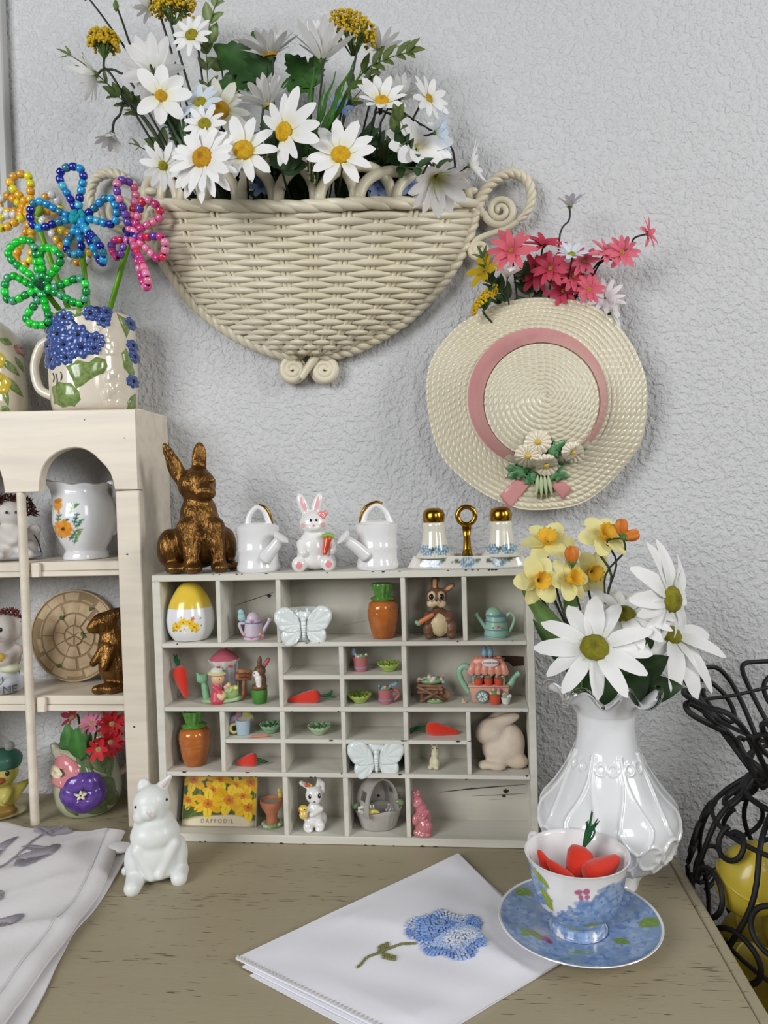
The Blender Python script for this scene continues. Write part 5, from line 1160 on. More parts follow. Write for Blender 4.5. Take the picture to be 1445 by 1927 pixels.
wcan('white watering can between gold rabbit and bunny shaker, spout facing right', 487, 81, 84, [(12, -34, 24), (24, -42, 40), (38, -48, 58), (41, -49, 62)], [(-18, 0, 84), (-14, 0, 104), (0, 0, 119), (14, 0, 112), (24, 0, 84)], [(4, -1, 124), (16, -2, 118), (24, -2, 104), (28, -2, 87)], 1)
wcan('white watering can beside the shaker set, spout facing left', 711, 80, 84, [(-20, -30, 26), (-38, -38, 44), (-56, -44, 58), (-60, -45, 62)], [(-26, 0, 84), (-18, 0, 106), (0, 0, 119), (17, 0, 108), (27, 0, 84)], [(-31, -2, 87), (-27, -2, 104), (-17, -2, 118), (0, -1, 125), (12, -1, 122)], -1)
# bunny shaker with carrot
bs = Sp('bunny_shaker', 'white glazed bunny with pink cheeks hugging a small orange carrot', 'figurine', 594, ZT, .028)
Wt = '#ecebe9'
bs.body([('e', (-1, 0, 88), (27, 23, 22), Wt), ('e', (0, 2, 38), (34, 28, 38), Wt), ('e', (0, 0, 18), (38, 28, 18), Wt), ('e', (-20, 3, 122), (10, 7, 24), Wt, rotm('Y', -.32)), ('e', (7, 3, 122), (10, 7, 24), Wt, rotm('Y', .28)), ('e', (-30, -22, 13), (14, 12, 15), Wt), ('e', (24, -22, 13), (14, 12, 15), Wt), ('c', (-26, -10, 50), (-22, -24, 34), 9, 8, Wt), ('c', (28, -8, 52), (32, -22, 36), 9, 8, Wt), ('e', (-6, -20, 80), (7, 6, 6), Wt), ('e', (4, -20, 80), (7, 6, 6), Wt)], 5, 1.8,
    [('e', (-19, -5, 124), (5, 5, 16), '#e9b8ba', rotm('Y', -.32)), ('e', (6, -5, 124), (5, 5, 16), '#e9b8ba', rotm('Y', .28)), ('e', (-22, -16, 84), (6, 7, 5), '#eab4b6'), ('e', (17, -18, 84), (6, 7, 5), '#eab4b6'), ('e', (-30, -34, 12), (6.5, 6, 7.5), '#e89aa0'), ('e', (24, -34, 12), (6.5, 6, 7.5), '#e89aa0'), ('e', (-1, -26, 84), (2.5, 4, 2.2), '#e28a92')], mat=MGZ)
for x in (-6, 4): bs.ell('eye', (x, -22.5, 94), (2.3, 1.5, 2.8), MBLK)
bs.body([('c', (24, -26, 58), (18, -32, 33), 7.5, 4.5, '#dd4a1c')], 1, 1.4, mat=MGZ, name='carrot'); bs.body([('e', (18, -26, 64), (6, 5, 5), '#86b24a'), ('e', (26, -26, 66), (6, 5, 5), '#86b24a'), ('e', (32, -25, 63), (5, 5, 5), '#86b24a')], 2, 1.4, mat=MGZ, name='carrot_top')
bs.body([('e', (13, -14, 104), (5, 4, 6), '#e88f8c'), ('e', (21, -12, 106), (5, 4, 6), '#e88f8c'), ('e', (17, -14, 99), (4.5, 4, 5), '#e88f8c')], 1.5, 1.4, mat=MGZ, name='bow')
# salt and pepper set on its caddy
MPRL = M('pearl_lustre_glaze', rough=.14, coat=.8, vcol=True)
def band(C, X, Z, f, zc, xs, base='#dedcd6'):
    for i, x in enumerate(xs):
        for k in range(6):
            a = i + k * 1.05; s_flower(C, X, Z, x + 7 * cos(a) * 1.4, zc + 5 * sin(a), 6.0, 5, '#5f84a2', '#86a6bd', '#dfe0d0', f, a)
        s_leaf(C, X, Z, x + 13, zc + 2, x + 25, zc + 6, 8, '#5d6b58', '#2d3b38', f); s_leaf(C, X, Z, x - 13, zc, x - 25, zc + 4, 8, '#5d6b58', '#2d3b38', f)
        s_ell(C, X, Z, x + 30, zc - 1, 9, .9, '#2f3f44', .2, f); s_ell(C, X, Z, x + 36, zc + 2, 2.5, 2.5, '#55708a', 0, f)
cad = Sp('shaker_caddy', 'oval porcelain caddy with gold loop handle and painted blue flowers', 'caddy', 880, ZT, .030)
def cadp(C, X, Z, f, A): C[:] = lin('#dad8d0'); band(C, X, Z, f, 11, (-64, 0, 58))
mbc = plathe([(0, .4), (109, 0), (112, 2), (104, 18), (102, 22), (98, 22), (94, 19), (0, 18)], 420, 60, cadp, rs=True)
mbc.v[0][:, 1] *= .30; cad.add('tray', mbc, MPRL, 60)
cad.add('gold_handle', MB().tube([(0, 0, 18), (0, 0, 34), (0, 0, 56), (0, 0, 76)], [11, 7.5, 6.4, 9], 12, flat=.6).tube(np.stack([16.5 * np.cos(np.linspace(0, 2 * pi, 30, endpoint=False)), np.zeros(30), 96 + 16.5 * np.sin(np.linspace(0, 2 * pi, 30, endpoint=False))], 1), 4.8, 10, closed=True), MGD, 180)
for lab, px in (('gold-capped pearl shaker at the left end of the caddy', 818), ('gold-capped pearl shaker at the right end of the caddy', 944)):
    s = Sp('shaker', lab, 'shaker', px, ZT + 19 * cad.u, .030, 'salt and pepper shakers')
    def shp(C, X, Z, f, A):
        C[:] = lin('#d9d6c8'); C[np.abs(np.sin(A * 7)) < .25] = lin('#cfcdb8'); band(C, X, Z, f, 15, (-14, 14))
    s.add('bottle', plathe([(0, .3), (35, 0), (36, 3), (34, 6), (28, 14), (24, 28), (21, 48), (19, 66), (0, 67)], 220, 70, shp), MPRL, 60)
    s.lathe('gold_cap', [(19, 65), (20, 67), (20.5, 72), (21, 80), (18, 88), (11, 92), (0, 93)], MGD, 32)
# ================================================================== inside the tray: top row
YI_ = .022
egg = Sp('egg_shaker', 'white egg shaker with yellow cap and daisy print', 'shaker', 360, ZR1, .026, sc=.965)
def eg(C, X, Z, f, A):
    C[:] = lin('#e9e9ec')
    for x, z, R, c in ((-26, 32, 9, '#e6b524'), (-14, 40, 9, '#f0c62c'), (-2, 38, 8, '#eab82a'), (6, 30, 10, '#efc02a'), (-30, 26, 6, '#c9901c'), (10, 24, 6, '#d9a422')): s_flower(C, X, Z, x, z, R, 7, c, '#f2d24a', '#c47a18', f, x)
    s_flower(C, X, Z, -12, 27, 9, 9, '#f4f2e6', '#e6e2cf', '#d8b030', f); s_flower(C, X, Z, 4, 46, 5, 5, '#d9754a', '#e09a7a', '#b5502a', f)
    for x, z in ((-34, 22), (-22, 22), (0, 22), (16, 30), (-20, 48), (16, 44)): s_leaf(C, X, Z, x, z, x + 5, z + 3, 3, '#7f9a4a', None, f)
epf = [(28, 0), (36, 5), (43, 18), (46, 36), (45, 50), (42, 64)]
egg.add('shell', plathe([(0, .3)] + epf, 260, 90, eg), MGZ, 60)
egg.lathe('yellow_cap', resamp([(42, 64.2), (37, 78), (29, 92), (20, 104), (10, 110.5), (.01, 112)], 20), CER('yellow_cap_glaze', '#e3c444', .22), 48, caps=(False, False))
for x, z in ((0, 107), (12, 102), (-12, 103)): egg.ell('pour_hole', (x, -14 if x else -12, z - 1), (1.4, 1.4, 1), MBLK)
# little watering cans
def minican(label, px, Z, Y, r0, r1, h, body, bands, hood, spout, handle, heart):
    s = Sp('miniature_can', label, 'miniature', px, Z, Y); mb_body = M('mini_' + body.strip('#'), body, .4, coat=.2)
    s.lathe('can', [(0, .2), (r1, 0), (r1 * 1.03, 2), (r1 * .96, h * .3), (r0, h), (r0 * .9, h), (r0 * .85, h * .7), (0, h * .6)], mb_body, 30)
    for z in bands: rr_ = r1 + (r0 - r1) * z / h; s.lathe('band', [(rr_ * .98, z - 1.4), (rr_ * 1.06, z - .8), (rr_ * 1.06, z + .8), (rr_ * .98, z + 1.4)], M('mini_blue_band', '#5f88b4', .4), 30)
    s.add('hood', MB().ell((0, 0, 0), (r0 * .9, r0 * .8, r0 * hood[1]), 16, 10).xf(mat4(np.eye(3), (hood[0], 2, h - 1))), mb_body, 180)
    s.tube('spout', spout, [4.6, 3.4, 3], mb_body, 10, 12); d = np.array(spout[-1], float) - np.array(spout[-2], float)
    s.add('rose', MB().lathe([(3, -3), (5.4, 2), (5, 3), (0, 3.5)], 14, tilt=frame(d), c=spout[-1]), mb_body)
    s.tube('handle', handle, [3, 2.8, 2.6, 3], mb_body, 9, 22)
    for (x, z) in heart:
        yy = -sqrt(max((r1 + (r0 - r1) * z / h) ** 2 - x * x, 1)) - .2
        s.body([('e', (x - 1.7, yy, z + 1), (2.4, 1.4, 2.4), '#d9707c'), ('e', (x + 1.7, yy, z + 1), (2.4, 1.4, 2.4), '#d9707c'), ('c', (x, yy, z), (x, yy, z - 3), 2, .5, '#d9707c')], 1, .9, name='heart')
    return s, mb_body
pc, m_ = minican('tiny lilac watering can with blue bird on its handle', 478, ZR1, .024, 15, 19, 37, '#cdbfce', (6, 31), (0, .95), [(14, -4, 10), (24, -5, 24), (30, -5, 34)], [(-14, 0, 30), (-24, 0, 30), (-26, 0, 26), (-20, 0, 10), (-15, 0, 8)], [(-4, 4), (9, 4), (-3, 34), (11, 34)])
pc.body([('e', (-22, 0, 42), (7, 6, 9), '#9fc0c6'), ('e', (-23, -2, 52), (5.5, 5, 5.5), '#9fc0c6'), ('c', (-20, 0, 40), (-14, 0, 34), 3, 2, '#88b0b8')], 3, 1.3, name='bird'); pc.body([('e', (12, -15, 10), (3.5, 3, 3.5), '#dba08f'), ('e', (16, -13, 7), (3, 3, 3), '#e3b0a4'), ('e', (-18, -8, 10), (3.5, 3, 3.5), '#dba08f')], 1, 1.1, name='flowers')
gc_, m_ = minican('mint green miniature watering can with blue bands and pink heart', 934, ZR1, .024, 17.5, 23, 41, '#93b9a2', (3, 15, 30, 40), (-4, .9), [(-17, -4, 14), (-28, -5, 30), (-36, -5, 42)], [(17, 0, 34), (26, 0, 44), (34, 0, 36), (30, 0, 20), (23, 0, 8)], [(2, 21)])
gc_.body([('e', (-6, -21, 20), (2.6, 1.2, 1.6), '#4c7d4a'), ('e', (10, -20, 20), (2.6, 1.2, 1.6), '#4c7d4a')], .5, .9, name='leaves')
# butterfly napkin rings
MBF = CER('pale_mint_glaze', '#dfe7e6', .14)
def butterfly(label, px, py, Z, Y, sc=1.0):
    s = Sp('napkin_ring', label, 'napkin ring', px, Z, Y); c = W(px, py, Y - .016); R = np.array(s.t.rotation_euler.to_matrix()); o = (R.T @ (c - s.b)) / s.u
    ring = [(33, 1), (35, 4), (35, 52), (33, 55), (30, 52), (30, 4)]
    s.add('ring', MB().lathe([(a * sc, b * sc) for a, b in ring] + [(33 * sc, 1 * sc)], 40, (0, 8, 0), caps=(False, False)), MBF, 60)
    UP = [(6, 10), (16, 28), (28, 38), (42, 37), (52, 28), (52, 14), (46, 2), (38, -6), (20, -8), (6, -6)]; LO = [(6, -2), (20, -6), (38, -6), (41, -16), (38, -28), (30, -34), (18, -32), (9, -22), (5, -12)]
    for sg in (1, -1):
        for nm, O, ctr, nr_ in (('upper_wing', UP, (14, 6), 7), ('lower_wing', LO, (10, -8), 6)):
            out = spline([(x, z) for x, z in O], 44, True); cc = np.array(ctr, float); P = []
            for k in range(9):
                t = k / 8; row = []
                for q in out:
                    v = cc + (q - cc) * t; an = atan2(q[1] - cc[1], q[0] - cc[0]); rib = 2.6 * t * abs(sin(an * (6 if nm == 'upper_wing' else 5)))
                    y = -3.5 + abs(v[0]) * -.10 - rib + (3.5 if k == 8 else 0) - 2.2 * sqrt(max(1 - t ** 4, 0)) + (0 if k < 7 else -1.2 * (k == 7))
                    row.append((o[0] + sg * v[0] * sc, o[1] + y * sc, o[2] + v[1] * sc))
                P.append(row)
            back = [[(p[0], p[1] + 4 * sc, p[2]) for p in P[-1]]]; s.add(nm, MB().grid(np.array(P + back), cv=True, flip=sg > 0), MBF, 180)
    s.body([('e', (o[0], o[1] - 6 * sc, o[2] + 15 * sc), (5.5 * sc, 5.5 * sc, 6.5 * sc), '#dfe7e6'), ('c', (o[0], o[1] - 7 * sc, o[2] + 8 * sc), (o[0], o[1] - 5 * sc, o[2] - 20 * sc), 5 * sc, 3.2 * sc, '#dfe7e6')] + [('e', (o[0], o[1] - 9.5 * sc, o[2] + (6 - 4.5 * k) * sc), ((5 - .35 * k) * sc, 3.4 * sc, 2.1 * sc), '#dfe7e6') for k in range(6)], .6, 1.2, mat=MBF)
butterfly('pale mint butterfly napkin ring on the top row divider', 571, 1180, ZR1, .020); butterfly('pale mint butterfly napkin ring hanging over the bottom row edge', 708, 1429, ZR3, .022)
# glazed carrot shakers
MCO = M('carrot_orange_glaze', '#b5692c', .14, coat=.6, var=(30, '#96501e')); MCG = CER('carrot_top_green', '#5f9440', .16, var=(90, '#477a2e'))
def carrotjar(label, px, Z, sc):
    s = Sp('carrot_shaker', label, 'shaker', px, Z, .026, 'carrot shakers', sc=.95); k = sc
    pr_ = resamp([(20, 0), (22, 3), (26, 18), (30, 40), (31, 56), (28, 68), (20, 74), (17, 76)], 30); n = 60; a = np.linspace(0, 2 * pi, n, endpoint=False); R = pr_[:, 0][:, None] + 0 * a; Zz = pr_[:, 1][:, None] + 0 * a
    rr = random.Random(int(px))
    for q in range(20):
        z0, a0, w = rr.uniform(6, 68), rr.uniform(0, 6.28), rr.uniform(.5, 1.1); da = (a - a0 + pi) % (2 * pi) - pi
        R = R - 1.5 * np.exp(-((Zz - z0 - 1.5 * np.sin(da * 2)) / 1.0) ** 2) * np.clip(1 - (np.abs(da) / w) ** 2, 0, 1)
    P = np.stack([R * np.cos(a), R * np.sin(a), Zz], -1) * k
    s.add('root', MB().grid(P, cv=True, flip=True).lathe([(0, .3 * k), (20 * k, 0)], 60, caps=(False, False)), MCO, 180)
    s.lathe('green_collar', [(17 * k, 75 * k), (24 * k, 75.5 * k), (25 * k, 78 * k), (20 * k, 81 * k), (15 * k, 82 * k)], MCG, 36)
    n = 48; a = np.linspace(0, 2 * pi, n, endpoint=False); rows = []
    for r, z in ((15, 81), (16, 88), (19, 98), (21.5, 104), (21, 107), (17, 107.5), (0.1, 107)):
        fl = 1 + (.09 if 81 < z < 106 else .02) * np.sign(np.sin(a * 12)) * np.abs(np.sin(a * 12)) ** .5; rows.append(np.stack([r * fl * np.cos(a) * k, r * fl * np.sin(a) * k, np.full(n, z * k)], 1))
    s.add('leafy_cap', MB().grid(np.array(rows), cv=True, flip=True), MCG, 60)
carrotjar('orange carrot shaker with green cap at the right of the top row', 722, ZR1, 1.0); carrotjar('orange carrot shaker with green cap at the left of the third row', 368, ZR3, 1.0)
# brown bunny with a carrot
BR = '#6b4a34'; CRM = '#cbb690'
bb_ = Sp('bunny_figurine', 'brown bunny figurine with cream belly holding a carrot', 'figurine', 827, ZR1, .024)
bb_.body([('e', (0, 0, 28), (24, 20, 28), BR), ('e', (0, -8, 26), (17, 15, 23), CRM), ('e', (-4, -2, 74), (20, 18, 20), BR), ('e', (-14, -12, 64), (8, 7, 7), CRM), ('e', (6, -12, 64), (8, 7, 7), CRM), ('e', (-4, -16, 68), (7, 6, 6), CRM),
    ('c', (-20, -8, 42), (-24, -16, 34), 8, 7, BR), ('c', (20, -6, 42), (18, -14, 36), 8, 7, BR), ('e', (-20, -8, 18), (11, 13, 17), BR), ('e', (22, -8, 18), (11, 13, 17), BR), ('e', (-19, -20, 6), (8, 11, 6), BR), ('e', (22, -20, 8), (9, 11, 8), BR),
    ('c', (-8, 2, 90), (-6, 2, 106), 6, 7, BR), ('c', (-6, 2, 106), (1, 1, 109), 7, 3, BR), ('c', (10, 0, 86), (30, 0, 98), 6, 2.5, BR), ('e', (20, 0, 94), (10, 4, 6), BR, rotm('Y', -.55))], 3.5, 1.5,
    [('e', (-13, -15, 80), (7.5, 8, 9), CRM), ('e', (6, -15, 80), (7.5, 8, 9), CRM), ('e', (-6, -5, 102), (3.4, 4, 10), '#c9996f'), ('e', (21, -4, 93), (8, 4, 3), '#c9996f', rotm('Y', -.55)), ('e', (-4, -20, 72), (3, 8, 2.5), '#2a1c16')], mat=MBQ)
for x in (-13, 6): bb_.ell('eye', (x, -17, 78), (5, 4, 6), MBLK)
bb_.body([('c', (-34, -22, 33), (-12, -22, 46), 5, 4, '#c9764a')], 1, 1.3, name='carrot'); bb_.body([('e', (-38, -22, 30), (5, 4, 5), '#77a884'), ('e', (-42, -20, 32), (4, 4, 4), '#77a884')], 1.5, 1.3, name='carrot_top')
# ------------------------------------------------------------------ felt carrots
MFE = M('orange_red_felt', '#d42b0d', .9, bump=(1400, .8, .0008), sheen=.4); MFG = M('green_felt_strands', '#1f5a34', .85)
def feltcarrot(label, name, b, sh, tip, gr, r, u, nl=6, seed=1):
    """shoulder, tip and leaf end in metres"""
    t = thing('felt_carrot', label, 'carrot', b, 'felt carrots'); sh, tip, gr = [np.array(q, float) - b for q in (sh, tip, gr)]
    tt = np.linspace(0, 1, 22); prof = np.array([np.interp(q, [0, .03, .1, .25, .5, .8, .95, 1], [.12, .55, .88, 1, .82, .5, .3, .05]) for q in tt]) * r
    bend = np.cross(tip - sh, (0, 0, 1.)) * .02
    MB().tube(sh + (tip - sh) * tt[:, None] + bend * np.sin(pi * tt)[:, None], prof, 18).build('root', MFE, t, sharp=180)
    rr = np.random.RandomState(seed); d = gr - sh
    for k in range(nl):
        e = sh + d * rr.uniform(.75, 1.05) + rr.normal(0, .16, 3) * np.linalg.norm(d) * [1, .6, 1]
        MB().tube(spline([sh - d * .05, sh + d * .5 + rr.normal(0, .07, 3) * np.linalg.norm(d), e], 8), [2.0 * u, 2.4 * u, 2.3 * u, 2.2 * u, 2 * u, 1.8 * u, 1.5 * u, .8 * u], 5, flat=.6).build('frond', MFG, t, sharp=180)
    return t
ut = upx(W(600, 1300, .03))
def fc(label, shp, tipp, grp, Y, Ztop, r=12, nl=6, seed=1, lie=True):
    sh, tip, gr = W(*shp, Y), W(*tipp, Y), W(*grp, Y)
    if lie: sh[2] = Ztop + r * ut; tip[2] = Ztop + r * ut * .32; gr[2] = max(gr[2], Ztop + .003)
    b = (sh + tip) / 2; b[2] = Ztop if lie else tip[2] - .0005; feltcarrot(label, 'felt_carrot', b, sh, tip, gr, r * ut, ut, nl, seed)
fc('felt carrot standing upright against the left wall of the second row', (335, 1253), (351, 1314), (330, 1231), .022, ZR2 + .0003, 13.5, 6, 2, lie=False)
fc('felt carrot lying with tip left in the small second row cell', (603, 1308), (542, 1318), (632, 1304), .020, ZR2, 13, 6, 3); fc('felt carrot tipped up with drooping green tie, left of the third row', (484, 1432), (444, 1420), (502, 1443), .022, ZR3, 13, 7, 4)
fc('felt carrot lying with green top left in the third row', (801, 1376), (864, 1380), (772, 1386), .022, ZM3, 13, 5, 5)
# ------------------------------------------------------------------ second row
gz = Sp('garden_figurine', 'pastel figurine of child beside gazebo with a wooden garden sign', 'figurine', 419, ZR2, .027, sc=.93)
gz.body([('e', (1, 0, 4), (43, 26, 6), '#a4bf92'), ('e', (-8, -8, 6), (30, 16, 6), '#93b47e'), ('e', (20, -6, 8), (20, 14, 6), '#a9c08a')], 4, 1.6, name='base')
MWT = M('resin_white', '#dcdad6', .45)
for k in range(5): gz.add('column', MB().box((-3 + 8 * k, 3 + 3 * abs(k - 2) * -.5 + 6, 6), (1 + 8 * k, 10, 76), .8), MWT)
gz.add('gazebo_wall', MB().lathe([(17, 5), (17, 78)], 8, (14, 10, 0)), M('resin_grey_arch', '#a9a8b0', .5), 20)
gz.lathe('fascia', [(18, 64), (30, 78), (33, 83), (30, 84), (17, 82)], MWT, 8, 20, c=(6, 8, 0))
for x in (-6, 18): gz.body([('e', (x - 2, -19, 73), (2.6, 1.6, 2.6), '#a8344a'), ('e', (x + 2, -19, 73), (2.6, 1.6, 2.6), '#a8344a'), ('c', (x, -18.5, 72), (x, -18, 68), 2, .5, '#a8344a')], 1, .9, name='heart')
n = 40; a = np.linspace(0, 2 * pi, n, endpoint=False); rows = []
for q in np.linspace(0, 1, 13): r = 30 * (1 - q) ** .72 + .4; rows.append(np.stack([6 + r * np.cos(a) * (1 + .02 * np.sin(a * 20)), 8 + r * np.sin(a), 83 + 22 * q + (1.0 if int(q * 12) % 2 else 0) + 0 * a], 1))
gz.add('roof', MB().grid(np.array(rows), cv=True, flip=True), M('rose_roof', '#bb5f70', .45), 180); gz.ell('finial', (6, 8, 108), (6, 6, 6), M('resin_blush', '#dcc0c0', .4)); gz.ell('finial_tip', (6, 8, 114), (3.5, 3.5, 3), M('rose_roof', '#bb5f70', .45))
gz.body([('c', (-10, -16, 8), (-10, -14, 32), 15, 9, '#c5485c'), ('e', (-8, -16, 50), (13, 12, 13), '#dcb08e'), ('c', (-16, -20, 34), (-2, -28, 22), 5, 4, '#c5485c'), ('e', (-2, -26, 18), (8, 6, 9), '#e0cf9a'), ('e', (-10, -24, 6), (12, 8, 5), '#b84458')], 2, 1.5, name='child')
gz.body([('e', (-10, -16, 60), (19, 17, 4), '#d9cf9c', rotm('Y', .1)), ('e', (-10, -15, 65), (12, 11, 8), '#cdd3c4')], 2, 1.5, name='sun_hat'); gz.ell('eye', (-5, -27, 50), (1.2, 1, 1.8), MBLK)
rr = np.random.RandomState(3)
fl = [('e', (14 + rr.uniform(-12, 14), -20 + rr.uniform(-4, 6), 14 + rr.uniform(0, 22)), rr.uniform(3, 5), ['#dba0a0', '#d8788a', '#ded27a', '#a9c078', '#d9b85a'][k % 5]) for k in range(26)]
gz.body([('e', (16, -14, 18), (17, 10, 14), '#8fae72')] + fl, .8, 1.3, name='flower_bush')
gz.body([('c', (-30, -4, 6), (-34, -2, 34), 8, 7, '#7fb08a'), ('e', (-38, -2, 48), (12, 8, 9), '#7fb08a'), ('c', (-44, -2, 50), (-48, -2, 60), 4, 2.5, '#7fb08a'), ('c', (-34, -2, 50), (-30, -2, 56), 4, 3, '#7fb08a')], 3, 1.6, name='topiary', mat=M('topiary_green', '#7fb08a', .6, vcol=True, bump=(700, .8, .001)))
MSG = M('sign_wood', '#a9714e', .6, var=(120, '#8d5a3c'))
gz.add('sign_post', MB().tube([(40, -12, 4), (42, -13, 22), (44, -13, 44)], 4, 8), MSG, 180); gz.add('sign_board', MB().box((-16, -2, -11), (16, 2, 11), 1.5).xf(mat4(rotm('Y', .12), (43, -17, 53))), MSG)
ml = M('sign_lettering_brown', '#5a1f1a', .6)
for i, (tx_, z) in enumerate((("Grandma's", 56.5), ('Garden', 49.5))): text_on(gz.t, tx_, 7.4 * gz.u, np.array([43, -19.3, z]) * gz.u, rotm('Y', .12) @ FACE, ml, .0002, sx=.92)
rp = Sp('rabbit_in_pot', 'brown rabbit with pink ear sitting in a green pot', 'figurine', 489, ZR2, .019)
rp.lathe('pot', [(0, .2), (12, 0), (14, 4), (15, 20), (14.5, 26), (12, 26), (11, 20), (0, 18)], M('green_pot', '#4f8a3a', .5, var=(60, '#3f7430')), 24)
rp.body([('e', (0, 0, 30), (15, 13, 8), '#6a4a30'), ('e', (3, 0, 42), (11, 11, 15), '#6a4c34'), ('e', (2, -1, 60), (11, 11, 11), '#6a4c34'), ('e', (-5, -8, 56), (7, 6, 6), '#e6e2dc'), ('c', (-2, -9, 48), (-1, -9, 34), 6, 4, '#e8e4de'), ('e', (2, 1, 76), (4.5, 3.5, 12), '#6a4c34', rotm('Y', .1)), ('e', (14, 1, 74), (4.5, 3.5, 12), '#6a4c34', rotm('Y', .6))], 2, 1.3, [('e', (15, -2, 75), (3, 3, 9), '#c9556a', rotm('Y', .6)), ('e', (-9, -13, 59), (2, 2, 2), '#2a1a14')]); rp.ell('eye', (3, -10, 63), (1.6, 1.2, 1.8), MBLK)
def posy(s, c, rx, rz, n, cols, r=3.0, name='flowers', seed=1, base='#7fa072'):
    rr = np.random.RandomState(seed)
    s.body([('e', c, (rx, rx * .7, rz), base)] + [('e', (c[0] + rr.uniform(-rx, rx), c[1] + rr.uniform(-rx * .7, rx * .3), c[2] + rr.uniform(0, rz * 1.2)), r * rr.uniform(.7, 1.2), cols[k % len(cols)]) for k in range(n)], .6, 1.1, name=name)
bk1 = Sp('miniature_bucket', 'tiny rose bucket of flowers with blue bird on its rim', 'miniature', 679, ZM2, .022); MRS = M('rose_resin', '#b06a6a', .5)
def pail(s, r0, r1, h): 
    s.lathe('pail', [(0, .2), (r1, 0), (r1, 2), (r0, h), (r0 * .85, h), (r0 * .8, h * .8), (0, h * .8)], MRS, 28)
    s.lathe('band', [(r1 * 1.0, h * .22), (r1 * 1.1, h * .24), (r1 * 1.1, h * .3), (r1 * 1.0, h * .32)], M('mini_lilac_band', '#8f92c4', .4), 28)
pail(bk1, 14, 12, 27); posy(bk1, (0, 0, 27), 12, 5, 16, ['#e6d6c4', '#d99a9a', '#8fae9a', '#e0c0b0'], 2.6)
bk1.body([('e', (-12, 0, 34), (5, 5, 6), '#7a9cae'), ('e', (-12, -2, 40), (4, 4, 4), '#7a9cae'), ('c', (-14, 0, 38), (-19, 0, 42), 2, 1, '#6a8a9c')], 1.5, 1.1, name='bird')
bk2 = Sp('miniature_mug', 'tiny rose mug of blue flowers with handle at the right', 'miniature', 726, ZR2, .020); pail(bk2, 14, 13, 26); bk2.tube('handle', [(12, 0, 22), (22, 0, 22), (25, 0, 14), (18, 0, 6), (11, 0, 4)], 3, MRS, 8, 20); posy(bk2, (-2, 0, 27), 12, 6, 16, ['#8fb0c0', '#3f5a6a', '#d99aa0', '#6f94a8'], 2.8)
bk2.body([('e', (16, -2, 34), (6, 4, 4), '#7fa8ba'), ('e', (21, -2, 37), (4, 4, 4), '#7fa8ba')], 1.5, 1.1, name='bird')
def dish(label, px, Z, top, bot, r, h, Y=.022):
    s = Sp('leaf_dish', label, 'dish', px, Z, Y, 'tiny leaf dishes'); n = 48; a = np.linspace(0, 2 * pi, n, endpoint=False); rows = []
    for q, z, w in ((.01, .2, 0), (.52, 0, 0), (.55, 3, 0), (.8, h * .55, .01), (1, h, .05), (.97, h + .6, .05), (.75, h * .62, .03), (.4, h * .45, .02), (.01, h * .42, 0)): rows.append(np.stack([r * q * (1 + w * np.sin(a * 14)) * np.cos(a), r * q * (1 + w * np.sin(a * 14)) * np.sin(a), z + w * 26 * np.sin(a * 14 + 1)], 1))
    s.add('dish_body', MB().grid(np.array(rows), cv=True, flip=True), M('dish_' + bot.strip('#'), bot, .25, coat=.4), 180)
    mt2 = M('dish_' + top.strip('#'), top, .25, coat=.5)
    rr = random.Random(int(px)); mb = MB()
    for k in range(26): a0 = k * 2.4; q = .25 + .65 * (k / 26); mb.ell((r * q * cos(a0), r * q * sin(a0), h * (.45 + .55 * q ** 2) + 1), (4.5, 2.2, 1.2), 7, 5, rot=rotm('Z', a0) @ rotm('Y', -.5))
    s.add('leaf_relief', mb, mt2, 180)
dish('tiny lime green leaf dish beside the rose bucket', 732, ZM2, '#7f9c3c', '#a3b85a', 22, 14); dish('tiny lime green leaf dish beside the rose mug', 677, ZR2, '#7f9c3c', '#a3b85a', 23, 15)
wb = Sp('wheelbarrow', 'miniature brown wheelbarrow heaped with pale flowers', 'miniature', 815, ZR2, .026); MWD = M('resin_brown_wood', '#8f6a52', .6, var=(150, '#6f4e3a'))
for k in range(3): wb.add('plank', MB().prism([(-28 + 2 * k, 18 + 6 * k), (18 - k, 16 + 6 * k), (18.5, 21.5 + 6 * k), (-29, 23.5 + 6 * k)], -14, 12, bev=1), MWD)
for (x0, z0, x1, z1) in ((-30, 32, 22, 6), (-24, 4, 10, 22)): wb.add('handle_bar', MB().tube([(x0, -15, z0), ((x0 + x1) / 2, -16, (z0 + z1) / 2), (x1, -15, z1)], 3, 7), MWD, 180)
wb.add('leg', MB().box((-24, -8, 0), (-18, -3, 18), .8), MWD); wb.add('leg', MB().box((-24, 6, 0), (-18, 11, 18), .8), MWD)
wb.add('wheel', MB().lathe([(5, -3), (12, -2.5), (12, 2.5), (5, 3)], 20, (20, -3, 12), tilt=rotm('X', pi / 2)), MWD); wb.body([('e', (4, -10, 3), (16, 10, 5), '#7f9c6a'), ('e', (0, -14, 5), (3, 3, 3), '#e3dcc8'), ('e', (9, -15, 5), (3, 3, 3), '#d9c0b0')], 1, 1.2, name='grass_base')
posy(wb, (-3, 0, 40), 24, 7, 40, ['#c9b0a0', '#8fae9a', '#7a9aa0', '#d6c4b4', '#b08a7a'], 3.6, seed=4)
tp = Sp('flower_cart_teapot', 'miniature teapot shaped as a peach flower cart with awning', 'miniature', 920, ZR2, .026); PE = '#d69f8c'; MPE = M('peach_resin', PE, .42, coat=.2); MGE = M('mint_resin', '#8bb596', .42, coat=.2)
tp.add('cart_body', MB().prism([(-30, 0), (34, 0), (37, 28), (-37, 34)], -12, 12, bev=1.5), MPE); tp.add('cart_top', MB().box((-38, -15, 29), (38, 14, 33), 1.2), MPE)
